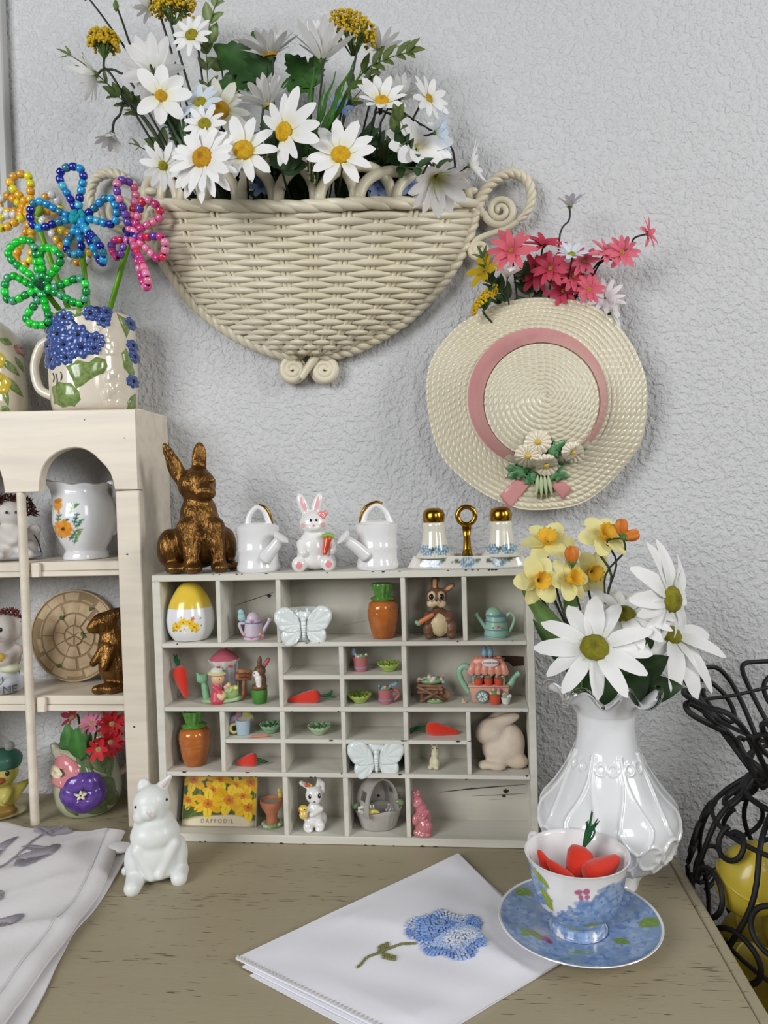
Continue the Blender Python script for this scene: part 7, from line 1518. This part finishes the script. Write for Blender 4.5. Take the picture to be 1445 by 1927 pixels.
for k in range(46):
    q = np.array((460, 1801)) + (np.array((640, 1900)) + [0, 20] - np.array((460, 1801))) * k / 45; q = q + [0, 0]; s = .02 + k / 45 * .55
    i = min(int(s * 55), 54); e = Pn[i, :]; 
    p = Pn[55, 55 - 0] if 0 else Pn[55 - 1, 0] * 0 + (Pn[55, 0] + (Pn[55, 55] - Pn[55, 0]) * (k / 45)); p = p + (Pn[50, 0] - Pn[55, 0]) * .09
    mb.ell(np.array((p[0], p[1], p[2] + .0008)) - no_, (.0017, .0008, .0009), 6, 4, rot=rotm('Z', 1.1))
mb.build('edge_stitching', M('grey_thread', '#b9b6ac', .8), nk, sharp=180)
# saucer and cup with blue hydrangea print
HB = ['#86a2ca', '#7593c0', '#99b0d2', '#6683b4', '#8fa6c8']
def hydr(C, X, Z, cx, cz, R, n, mask=None, seed=1, r0=9):
    r = random.Random(seed)
    for k in range(n):
        a = r.uniform(0, 6.28); q = R * sqrt(r.random()); x, z = cx + q * cos(a), cz + q * sin(a); rad = r0 * r.uniform(.8, 1.2); c = r.choice(HB); ro = r.uniform(0, 6)
        for j in range(4): aa = ro + j * pi / 2; s_ell(C, X, Z, x + .55 * rad * cos(aa), z + .55 * rad * sin(aa), .6 * rad, .5 * rad, c if j % 2 else r.choice(HB), aa, mask, .35, .85)
        s_ell(C, X, Z, x, z, .16 * rad, .16 * rad, '#4f6ea8', 0, mask)
ps = base_on(1090, 1762); sau = Sp('saucer', 'blue hydrangea printed saucer with white rim under the teacup', 'saucer', 1090, .0002, ps[1], sc=.965)
# part of the saucer lies over the napkin: raise it by the folded cloth
sau.t.location.z = .0068
us = sau.u; SR = 155
sp_ = [(.01, 3), (50, 3), (56, 4), (60, 6), (100, 13), (140, 21), (152, 25), (155, 26.5)]
pr2 = resamp(sp_, 90); n = 300; a = np.linspace(-pi, pi, n, endpoint=False); Rr = pr2[:, 0][:, None] + 0 * a; Aa = a[None] + 0 * Rr; X = Rr * np.sin(Aa); Yy = -Rr * np.cos(Aa); C = np.zeros(X.shape + (3,)); C[:] = lin('#7f99bc')
hydr(C, X, Yy, 0, 0, 150, 210, None, 4, 13)
r = random.Random(2)
for k in range(120): x, y = r.uniform(-150, 150), r.uniform(-150, 150); s_ell(C, X, Yy, x, y, r.uniform(4, 12), r.uniform(.8, 2), '#5d7fb4', r.uniform(0, 3), None, .5, .6)
s_ell(C, X, Yy, -70, -40, 30, 26, '#c9c6cf', .3, None, .8, .7); s_ell(C, X, Yy, -62, 44, 26, 18, '#c4c6d0', .3, None, .8, .6)
for x0, y0, x1, y1, w in [(-128, 62, -98, 92, 26), (-122, 88, -92, 70, 18), (-112, -44, -84, -62, 18), (-96, -40, -62, -72, 20), (110, 6, 150, 26, 34), (118, 28, 150, 0, 22), (-30, -92, 30, -88, 16), (60, -30, 92, -52, 18), (66, -50, 84, -28, 14), (-10, -152, 40, -148, 12), (-110, -70, -88, -58, 14)]: s_leaf(C, X, Yy, x0, y0, x1, y1, w, '#6d8a2c', '#8faa44')
s_ell(C, X, Yy, -62, -62, 11, 9, '#a5507c', .4); s_ell(C, X, Yy, -54, -70, 7, 8, '#8f4068', .4)
C[Rr > 151.5] = lin('#eceae8'); C[(Rr < 52)] = lin('#8fa8cc')
P = np.stack([X, Yy, pr2[:, 1][:, None] + 0 * a], -1); sau.add('well', MB().grid(P, cv=True, col=C), MGZ, 180)
sau.lathe('underside', [(155, 26.5), (156, 25), (150, 21), (100, 8), (62, 1), (60, -.5), (54, -.5), (52, 1.5), (.01, 1.6)], CER('saucer_white', '#eceae8'), 72, caps=(False, False))
cup = Sp('teacup', 'footed teacup printed with blue hydrangea holding felt carrots', 'cup', 1088, .0068 + 3.4 * us, ps[1] + .0005, sc=.965)
cpf = [(52, 0), (52, 4), (50, 12), (49, 20), (54, 27), (70, 44), (82, 68), (88, 95), (92, 120), (97, 141), (100, 148)]
def cpp(C, X, Z, f, A):
    C[:] = lin('#e9e8ea'); hydr(C, X, Z, 42, 72, 44, 80, f, 3, 11); hydr(C, X, Z, 70, 92, 34, 50, f, 5, 10); hydr(C, X, Z, 0, 44, 40, 40, f, 7, 10); hydr(C, X, Z, 20, 10, 60, 60, f, 8, 9); hydr(C, X, Z, -20, 10, 40, 30, f, 9, 9); hydr(C, X, Z, -78, 90, 26, 44, f, 6, 9); hydr(C, X, Z, -84, 120, 14, 14, f, 12, 8); hydr(C, X, Z, -50, 34, 22, 20, f, 16, 9)
    for q in [(-84, 136, -52, 112, 17), (-72, 132, -50, 108, 12), (-66, 106, -46, 70, 17), (-62, 92, -44, 62, 12), (-38, 34, 6, 24, 16), (8, 34, 42, 46, 22), (18, 30, 40, 42, 12)]: s_leaf(C, X, Z, *q, '#8ea02c', '#a9bb48', f)
    for q in [(2, 118, 9, 6, .3), (16, 120, 7, 8, -.6), (6, 108, 5, 7, .2), (17, 109, 6, 5, .5)]: s_ell(C, X, Z, q[0], q[1], q[2], q[3], '#b5688a', q[4], f)
    C[Z > 145] = lin('#ecebea')
mb = plathe([(0, .3)] + cpf, 320, 110, cpp); V = mb.v[0]
inner = MB().lathe([(100, 148), (98, 149), (94, 142), (89, 120), (84, 92), (76, 66), (62, 48), (40, 38), (.01, 36)], 72, caps=(False, False))
cup.add('bowl', mb, MGZ, 180); cup.add('inside', inner, CER('cup_white', '#e9e8ea'), 180)
cup.tube('handle', [(-70, 62, 132), (-86, 84, 138), (-94, 96, 118), (-84, 86, 84), (-62, 62, 66)], [7, 6, 6, 6, 7], CER('cup_white', '#e9e8ea'), 10, 24)
cb_ = np.array(cup.t.location); Rz = np.array(cup.t.rotation_euler.to_matrix()); uc = cup.u
def cpt(x, y, z): return cb_ + Rz @ (np.array([x, y, z]) * uc)
for lab, sh, tp_, gr_, r, nl in [('felt carrot leaning at the left inside the teacup', (-44, -10, 92), (-74, 8, 142), (-40, -14, 80), 15, 1), ('felt carrot second from the left in the teacup, tip up', (-6, -34, 92), (-56, -14, 134), (2, -38, 84), 18, 1), ('felt carrot with green fronds standing in the teacup', (14, 20, 150), (-14, -20, 88), (34, 34, 202), 26, 18), ('largest felt carrot lying across the right of the teacup', (14, -22, 104), (80, 12, 140), (0, -28, 92), 28, 1)]:
    b = cpt(0, 0, 44); feltcarrot(lab, 'felt_carrot', b, cpt(*sh), cpt(*tp_), cpt(*gr_), r * uc, uc, nl, int(r))
# milk glass vase
MMG = M('milk_glass', '#e9ebed', .12, coat=.7, sss=.0)
pv = base_on(1148, 1648); vs = Sp('vase', 'white milk glass vase with embossed teardrops and ruffled clear rim', 'vase', 1146, 0, min(pv[1], .02), sc=.95); uv = vs.u
print('vase Y', pv, 'u', uv)
vp = [(52, 32), (66, 33), (100, 46), (119, 68), (130, 98), (134, 124), (126, 150), (102, 180), (82, 212), (66, 244), (58, 272), (55, 300), (57, 322), (59, 330)]
pr3 = resamp(vp, 170); n = 420; a = np.linspace(-pi, pi, n, endpoint=False); R0 = pr3[:, 0][:, None] + 0 * a; Z0 = pr3[:, 1][:, None] + 0 * a; N8 = 8; th = (a * N8 / (2 * pi)) % 1.0; thm = np.abs(th - .5)[None] + 0 * R0   # 0 at cell middle .. .5 at edge
wl_ = lambda z: np.interp(z, [104, 112, 128, 145, 160, 190, 215, 240, 256], [.0, .10, .25, .31, .28, .14, .06, .05, .05])
arc = R0 * 2 * pi / N8; e1 = np.abs(thm - wl_(Z0)) * arc
line = np.exp(-(e1 / 3.2) ** 2) * ((Z0 > 103) & (Z0 < 258)); e2 = np.abs(np.hypot((thm - .25) * arc, Z0 - 94) - 23); line2 = np.exp(-(e2 / 2.6) ** 2)
dot = 0
for k in range(4):
    cx = .5 * 0 + 0; dd = np.hypot((thm - .5) * arc * 1.0 + 13 * cos(k * pi / 2 + pi / 4), Z0 - 94 + 13 * sin(k * pi / 2 + pi / 4)); dot = dot + np.exp(-(dd / 5) ** 2)
fl_ = np.exp(-(np.abs(thm * arc - (Z0 - 50) * .5) / 3) ** 2) * (Z0 > 48) * (Z0 < 76)
scal = np.exp(-(np.abs((.5 - thm) * arc - (Z0 - 52) * .9) / 3) ** 2) * (Z0 > 50) * (Z0 < 72); scr = np.exp(-(np.abs(np.hypot((thm - .3) * arc, Z0 - 236) - 9) / 2.4) ** 2)
hh = np.clip(line + line2 + .9 * dot + .8 * fl_ + .8 * scal + .8 * scr, 0, 1.3) * 3.0
R0 = R0 + hh * 1.35; mbv = MB().grid(np.stack([R0 * np.sin(a), -R0 * np.cos(a), Z0], -1), cv=True)
vs.add('body', mbv, MMG, 180)
# foot: three scallops
n = 72; a = np.linspace(0, 2 * pi, n, endpoint=False); rows = []
for r_, z, w in ((.1, 1, 0), (40, .5, .1), (66, 0, .16), (70, 4, .16), (60, 16, .12), (50, 28, .05), (52, 36, 0), (50, 40, 0), (.1, 40, 0)): rows.append(np.stack([r_ * (1 + w * np.cos(3 * (a - .25))) * np.sin(a), -r_ * (1 + w * np.cos(3 * (a - .25))) * np.cos(a), z + 0 * a], 1))
vs.add('foot', MB().grid(np.array(rows), cv=True), MMG, 180)
n = 288; a = np.linspace(0, 2 * pi, n, endpoint=False)
def ruf(r_, z, w, k): ph = a * 8 - 1.3; return np.stack([(r_ + w * 8 * np.sin(ph + 1.4)) * np.sin(a), -(r_ + w * 8 * np.sin(ph + 1.4)) * np.cos(a), z + w * 11 * np.sin(ph) + w * 3 * np.sin(a * 3 + 1)], 1)
R_ = [ruf(60, 330, 0, 0), ruf(67, 345, .1, 0), ruf(79, 359, .4, 0), ruf(91, 368, .9, 0), ruf(101, 374, 1.4, 0)]; Ri = [ruf(100, 376, 1.4, 0), ruf(89, 371, .9, 0), ruf(76, 363, .4, 0), ruf(63, 350, .1, 0), ruf(58, 340, 0, 0), ruf(54, 326, 0, 0), ruf(52, 300, 0, 0), ruf(56, 270, 0, 0), ruf(74, 210, 0, 0), ruf(100, 160, 0, 0), ruf(60, 46, 0, 0), ruf(.1, 44, 0, 0)]
vs.add('ruffled_lip', MB().grid(np.array(R_ + Ri), cv=True, flip=False), MMG, 180)
MCG_ = M('clear_glass', '#ffffff', .02, trans=1.0, ior=1.45)
vs.add('clear_crest', MB().tube(np.stack([ruf(101, 375, 1.4, 0), ruf(108, 380, 1.6, 0)], 0).mean(0), 5.6, 10, closed=True), MCG_, 180)
# ------------------------------------------------------------------ flowers in the vase
VY = vs.b[1]; vb = lambda px: (1143 + (px - 1143) * .3, 1500, VY)
MDP = MPP
def daffodil(label, px, py, dY, R, n, tl=.55, mids=(), seed=0, bx=1130):
    c = W(px, py, VY + dY); u = upx(c); b = W(*vb(bx)); t = thing('daffodil', label, 'flower', b, 'daffodils in the vase'); n = np.array(n, float); n /= np.linalg.norm(n); F = frame(n)
    head(t, c - b, n, R * u, 6, .05, petal_mesh('daff', '#e8dc7c', '#f1eaa6', MPP), None, seed=seed, calyx=False, jit=.05)
    m = 40; aa = np.linspace(0, 2 * pi, m, endpoint=False); rows = []
    for q, r_, w in ((0, .12, 0), (.12, .2, 0), (.35, .24, .03), (.55, .30, .06), (.7, .38, .10), (.66, .37, .10), (.4, .2, .03), (.1, .08, 0)): rr_ = r_ * (1 + w * np.sin(aa * 11)); rows.append(np.stack([rr_ * np.cos(aa), rr_ * np.sin(aa), q * tl / .7 + 0 * aa + w * .3 * np.sin(aa * 11 + 1)], 1))
    P = np.array(rows) * R * u; P = P @ F.T + (c - b); MB().grid(P, cv=True, flip=True, col=lin('#f4cb42')).build('trumpet', MPP, t, sharp=180)
    MB().lathe([(.05 * R * u, -.4 * R * u), (.1 * R * u, -.3 * R * u), (.09 * R * u, 0)], 10, tilt=F, c=c - b).build('throat', MCX, t, sharp=180)
    stem(t, c - b, n, np.zeros(3), 2.4 * u, MST, [W(x, y, VY + q) - b for x, y, q in mids] + [W(1128, 1320, VY) - b], start=R * u * .3)
daffodil('daffodil facing right front, lowest of the daffodils at the left', 1012, 1092, -.03, 46, (.35, -1, .1), .5, ((1060, 1190, -.01),), 1)
daffodil('daffodil with level trumpet pointing right beside the lowest one', 1070, 1092, -.02, 44, (.5, -.75, .35), .6, ((1070, 1180, -.01),), 2)
daffodil('pale daffodil at the upper left facing up', 1030, 1022, .005, 48, (-.05, -.7, .7), .5, ((1040, 1120, .0),), 3)
daffodil('pale daffodil hanging behind the orange bud', 1112, 1075, .015, 42, (.3, -1, -.1), .5, ((1115, 1150, .01),), 4)
daffodil('highest daffodil, at the right beside the two orange buds', 1136, 1012, -.005, 46, (.25, -.75, .6), .55, ((1150, 1080, .0), (1140, 1140, .0)), 5)
def bud(label, px, py, dY, R, d, bx, mids=()):
    c = W(px, py, VY + dY); u = upx(c); b = W(*vb(bx)); t = thing('flower_bud', label, 'flower', b); d = np.array(d, float) / np.linalg.norm(d); F = frame(d)
    for k in range(4): a = k * pi / 2 + .4; MB().ell((0, 0, 0), (R * u * .62, R * u * .45, R * u), 10, 8).xf(mat4(F @ rotm('Z', a) @ rotm('Y', .12), c - b + F @ np.array([cos(a), sin(a), 0]) * R * u * .22)).build('bud_petal', M('orange_bud', '#d9812a', .6, var=(140, '#c46a1c')), t, sharp=180)
    MB().lathe([(.12 * R * u, -1.5 * R * u), (.4 * R * u, -1.05 * R * u), (.62 * R * u, -.6 * R * u)], 12, tilt=F, c=c - b).build('calyx', MCX, t, sharp=180)
    stem(t, c - b - d * R * u * 1.4, d, np.zeros(3), 2.0 * u, MST, [W(x, y, VY + q) - b for x, y, q in mids] + [W(1132, 1320, VY) - b], start=.0)
bud('fat orange bud in the middle of the daffodils', 1076, 1044, -.02, 17, (-.05, -.2, 1), 1125, ((1085, 1120, -.01),)); bud('upright orange bud at the very top right of the daffodils', 1170, 992, -.015, 16, (-.1, -.1, 1), 1140, ((1140, 1080, 0), (1138, 1140, 0)))
bud('slim orange bud pointing right beside the highest daffodil', 1188, 1008, -.018, 15, (1, -.1, .25), 1142, ((1160, 1060, 0), (1140, 1140, 0)))
DV = ('#8f8a1e', '#5d5a14')
def vd(label, px, py, dY, R, n, np_, disc, base=1150, **kw): D(label, px, py, VY + dY, R, n, np_, kw.pop('elev', .0), kw.pop('kind', ['silk', 'long']), '#d9dcd2', None, disc=(disc, *DV), base=vb(base), mids=((1142, 1330, VY - .006), (1140, 1400, VY)), name='large_daisy', group='large daisies in the vase', smat=MGS, rs=3, **kw)
vd('large white daisy lowest in front over the vase rim', 1118, 1220, -.07, 97, (-.1, -.8, .55), 12, 26, elev=-.06, jit=.14, grow=(.1, 90))
vd('large white daisy at right with disc turned to the right', 1262, 1128, -.03, 84, (.75, -.8, .1), 13, 25, 1170, elev=-.05, jit=.16, grow=(.2, 110))
vd('large white daisy half hidden behind the lowest daisy', 1172, 1158, -.025, 82, (-.05, -.5, .85), 14, 22, 1155, elev=.1, jit=.15)
vd('large white daisy low behind at the right, petals sticking out', 1262, 1196, .015, 92, (.3, -.6, .6), 12, 20, 1175, elev=-.05, jit=.15, grow=(.2, -60))
def vleaf(label, a, b, kind, col, nrm=(0, -1, .3)):
    o = W(*vb((a[0] + 1145) / 2)); t = thing('silk_leaf', label, 'foliage', o, None); A, B_ = W(a[0], a[1], VY + a[2]), W(b[0], b[1], VY + b[2]); MB().tube(spline([np.zeros(3), (A - o) * .6, A - o], 8), .0014, 6).build('stem', MGS, t, sharp=180); put('leaf', leaf_mesh(kind, col), t, A - o, dirframe(B_ - A, nrm), np.linalg.norm(B_ - A))
for q in [('long strap leaf leaning left under the daffodils', (1085, 1240, -.02), (985, 1105, -.02), 'slim', '#5d7d3a'), ('second strap leaf left of the vase daisies', (1080, 1270, -.01), (1005, 1165, 0), 'slim', '#3a5528'), ('strap leaf upright among the daffodil stems', (1085, 1220, .0), (1068, 1085, .0), 'slim', '#5f8240'),
    ('dark broad leaf spreading right over the vase rim', (1190, 1300, -.01), (1284, 1292, -.03), 'oval', '#2f4a22'), ('dark leaf right of the front daisy', (1180, 1280, -.01), (1258, 1236, -.02), 'oval', '#2c4520'), ('dark leaf under the front daisy in the vase mouth', (1135, 1330, -.018), (1148, 1246, -.022), 'broad', '#33502a'), ('leaf at the vase mouth between the two front leaves', (1150, 1325, -.012), (1196, 1240, -.02), 'oval', '#35562a'), ('small leaf at the left of the vase mouth', (1120, 1325, -.012), (1070, 1258, -.02), 'oval', '#38582c'), ('leaf behind the right large daisy', (1200, 1230, .0), (1225, 1170, .0), 'oval', '#36562c'), ('dark leaf low at the right of the vase mouth', (1160, 1325, -.015), (1222, 1262, -.028), 'oval', '#2a4420')]: vleaf(*q)
# ================================================================== black scroll-wire basket with plastic eggs
MWI = M('black_wire', '#0d0c0e', .6)
wc = np.array([TX + .1425, -.05, ZS]); uw = 1 / 1640.
wbk = thing('wire_basket', 'black scroll wire basket with flared rim beside the dresser', 'basket', wc)
prof = np.array([(.075, .001), (.10, .02), (.125, .08), (.137, .15), (.138, .20), (.130, .25), (.113, .290), (.090, .314), (.076, .326), (.072, .338), (.078, .357), (.098, .385), (.121, .410), (.140, .434)])
ps_ = resamp(prof, 120); zz = ps_[:, 1]
def wr(z): return float(np.interp(z, zz, ps_[:, 0]))
def wp(a, z, o=0.0): r = wr(z) + o; return np.array([r * sin(a), -r * cos(a), z])
def ring(z, r=.0030, name='wire_ring', wob=0.0):
    aa = np.linspace(0, 2 * pi, 64, endpoint=False); MB().tube([wp(q, z + wob * sin(3 * q)) for q in aa], r, 8, closed=True).build(name, MWI, wbk, sharp=180)
ring(.003); ring(.322, .003); ring(.292, .0026); ring(.060); ring(.12, .0022, wob=.012); ring(.195, .0022, wob=.012); ring(.352, .0024); ring(.408, .0022, wob=.006)
for k in range(10):
    a = 2 * pi * k / 10 + .2; MB().tube([wp(a + .12 * sin(z * 30), z) for z in np.linspace(.003, .336, 30)], .0028, 7).build('wire_rib', MWI, wbk, sharp=180)
rr = np.random.RandomState(12)
def curl(a0, z0, R, rot, flip, turns=1.15):
    t = np.linspace(0, 1, 34); an = rot + flip * 2 * pi * turns * t; rad = R * (1 - .45 * t)
    pts = [wp(a0 + rad[i] * cos(an[i]) * 1.15 / max(wr(np.clip(z0, .02, .42)), .05), np.clip(z0 + rad[i] * sin(an[i]), .004, .428), .002) for i in range(34)]
    MB().tube(pts, .0028, 7).build('wire_curl', MWI, wbk, sharp=180)
for row, (z, n, R) in enumerate([(.036, 8, .022), (.085, 8, .030), (.135, 9, .032), (.19, 9, .033), (.24, 9, .030), (.288, 8, .016), (.318, 7, .012), (.356, 7, .016), (.398, 8, .026)]):
    for k in range(n): curl(2 * pi * (k + .5 * (row % 2)) / n + rr.uniform(-.08, .08), z + rr.uniform(-.006, .006), R * rr.uniform(.85, 1.1), rr.uniform(0, 6.3), 1 if (k + row) % 2 else -1, rr.uniform(.9, 1.3))
# flared top: tall loops of wire round the rim
for k in range(7):
    a = 2 * pi * k / 7 - .5; w = .36
    pts = spline([wp(a - w * .7, .345), wp(a - w, .400), wp(a - w * .9, .428), wp(a - w * .4, .431, .006), wp(a + w * .4, .431, .006), wp(a + w * .9, .428), wp(a + w, .400), wp(a + w * .7, .345)], 40)
    MB().tube(pts, .0029, 7).build('rim_loop', MWI, wbk, sharp=180)
MB().tube(spline([wp(-1.35, .336), wp(-1.45, .38), wp(-1.5, .412), wp(-1.45, .426, .012), wp(-1.38, .418, .02), wp(-1.3, .40, .004)], 30), .0032, 7).build('spout_loop', MWI, wbk, sharp=180)
MEG = M('yellow_plastic', '#c4ae3c', .3, coat=.2, transl=.12); MEB = M('pale_teal_plastic', '#9fc0b4', .25, coat=.3)
def plegg(label, p, rot, mat, group='plastic eggs in the wire basket', s=1.0):
    t = thing('plastic_egg', label, 'egg', wc + np.array(p), group); t.rotation_euler = rot; k = .034 * s
    MB().lathe(resamp([(.01, -1.15), (.55, -1.0), (.92, -.5), (1.0, -.02)], 16) * k, 28, caps=(False, False)).build('lower_half', mat, t, sharp=180); MB().lathe(resamp([(1.0, .0), (.95, .45), (.7, 1.0), (.35, 1.35), (.01, 1.48)], 16) * k * [1.01, 1], 28, caps=(False, False)).build('upper_half', mat, t, sharp=180)
    MB().lathe([(1.0 * k, -.04 * k), (1.035 * k, -.02 * k), (1.035 * k, .04 * k), (1.0 * k, .06 * k)], 28, caps=(False, False)).build('seam', mat, t, sharp=180)
def eg(px, py, Y): return W(px, py, Y) - wc
EGGS = [('yellow plastic egg on top of the pile in the wire basket', eg(1408, 1658, -.075), (.25, .3, 0), MEG), ('large yellow plastic egg at the left of the pile, under the top one', eg(1388, 1752, -.085), (1.2, .4, .6), MEG), ('yellow plastic egg at the front of the pile in the wire basket', eg(1440, 1792, -.105), (1.3, 0, -.5), MEG), ('yellow plastic egg at the right back of the pile', eg(1478, 1690, -.03), (1.4, .2, 1.2), MEG), ('yellow plastic egg low at the left of the pile', eg(1412, 1850, -.075), (1.3, .3, 2.2), MEG),
    ('yellow plastic egg at the back of the pile', eg(1420, 1740, -.01), (1.0, .3, .9), MEG), ('yellow plastic egg below the front one', eg(1480, 1850, -.06), (.6, .3, .2), MEG), ('yellow plastic egg deep down at the bottom of the basket', eg(1450, 1930, -.02), (1.2, .3, .2), MEG), ('pale teal plastic egg low at the front of the basket', eg(1434, 1893, -.11), (1.3, 0, 1.5), MEB), ('yellow plastic egg at the bottom left of the basket', eg(1425, 1960, -.06), (1.2, .3, 2.2), MEG), ('yellow plastic egg at the bottom right of the basket', eg(1510, 1960, -.05), (1.2, 1.3, 2.2), MEG)]
ep = np.array([q[1] for q in EGGS], float); er = .0375
for it in range(160):     # settle the pile: no egg inside another, all inside the wire
    for i in range(len(ep)):
        for j in range(i):
            d = ep[i] - ep[j]; l = np.linalg.norm(d)
            if l < 2 * er:
                m = d / max(l, 1e-6) * (2 * er - l) * .5
                if j == 0: ep[i] += 1.9 * m
                else: ep[i] += m; ep[j] -= m
    for i in range(1, len(ep)):
        ep[i, 2] = np.clip(ep[i, 2] - .0003, er * 1.05, .26); h = np.hypot(ep[i, 0], ep[i, 1]); mx_ = max(wr(ep[i, 2]) - er - .011, .01)
        if h > mx_: ep[i, :2] *= mx_ / h
for q, p in zip(EGGS, ep): plegg(q[0], p, q[2], q[3], s=.92)
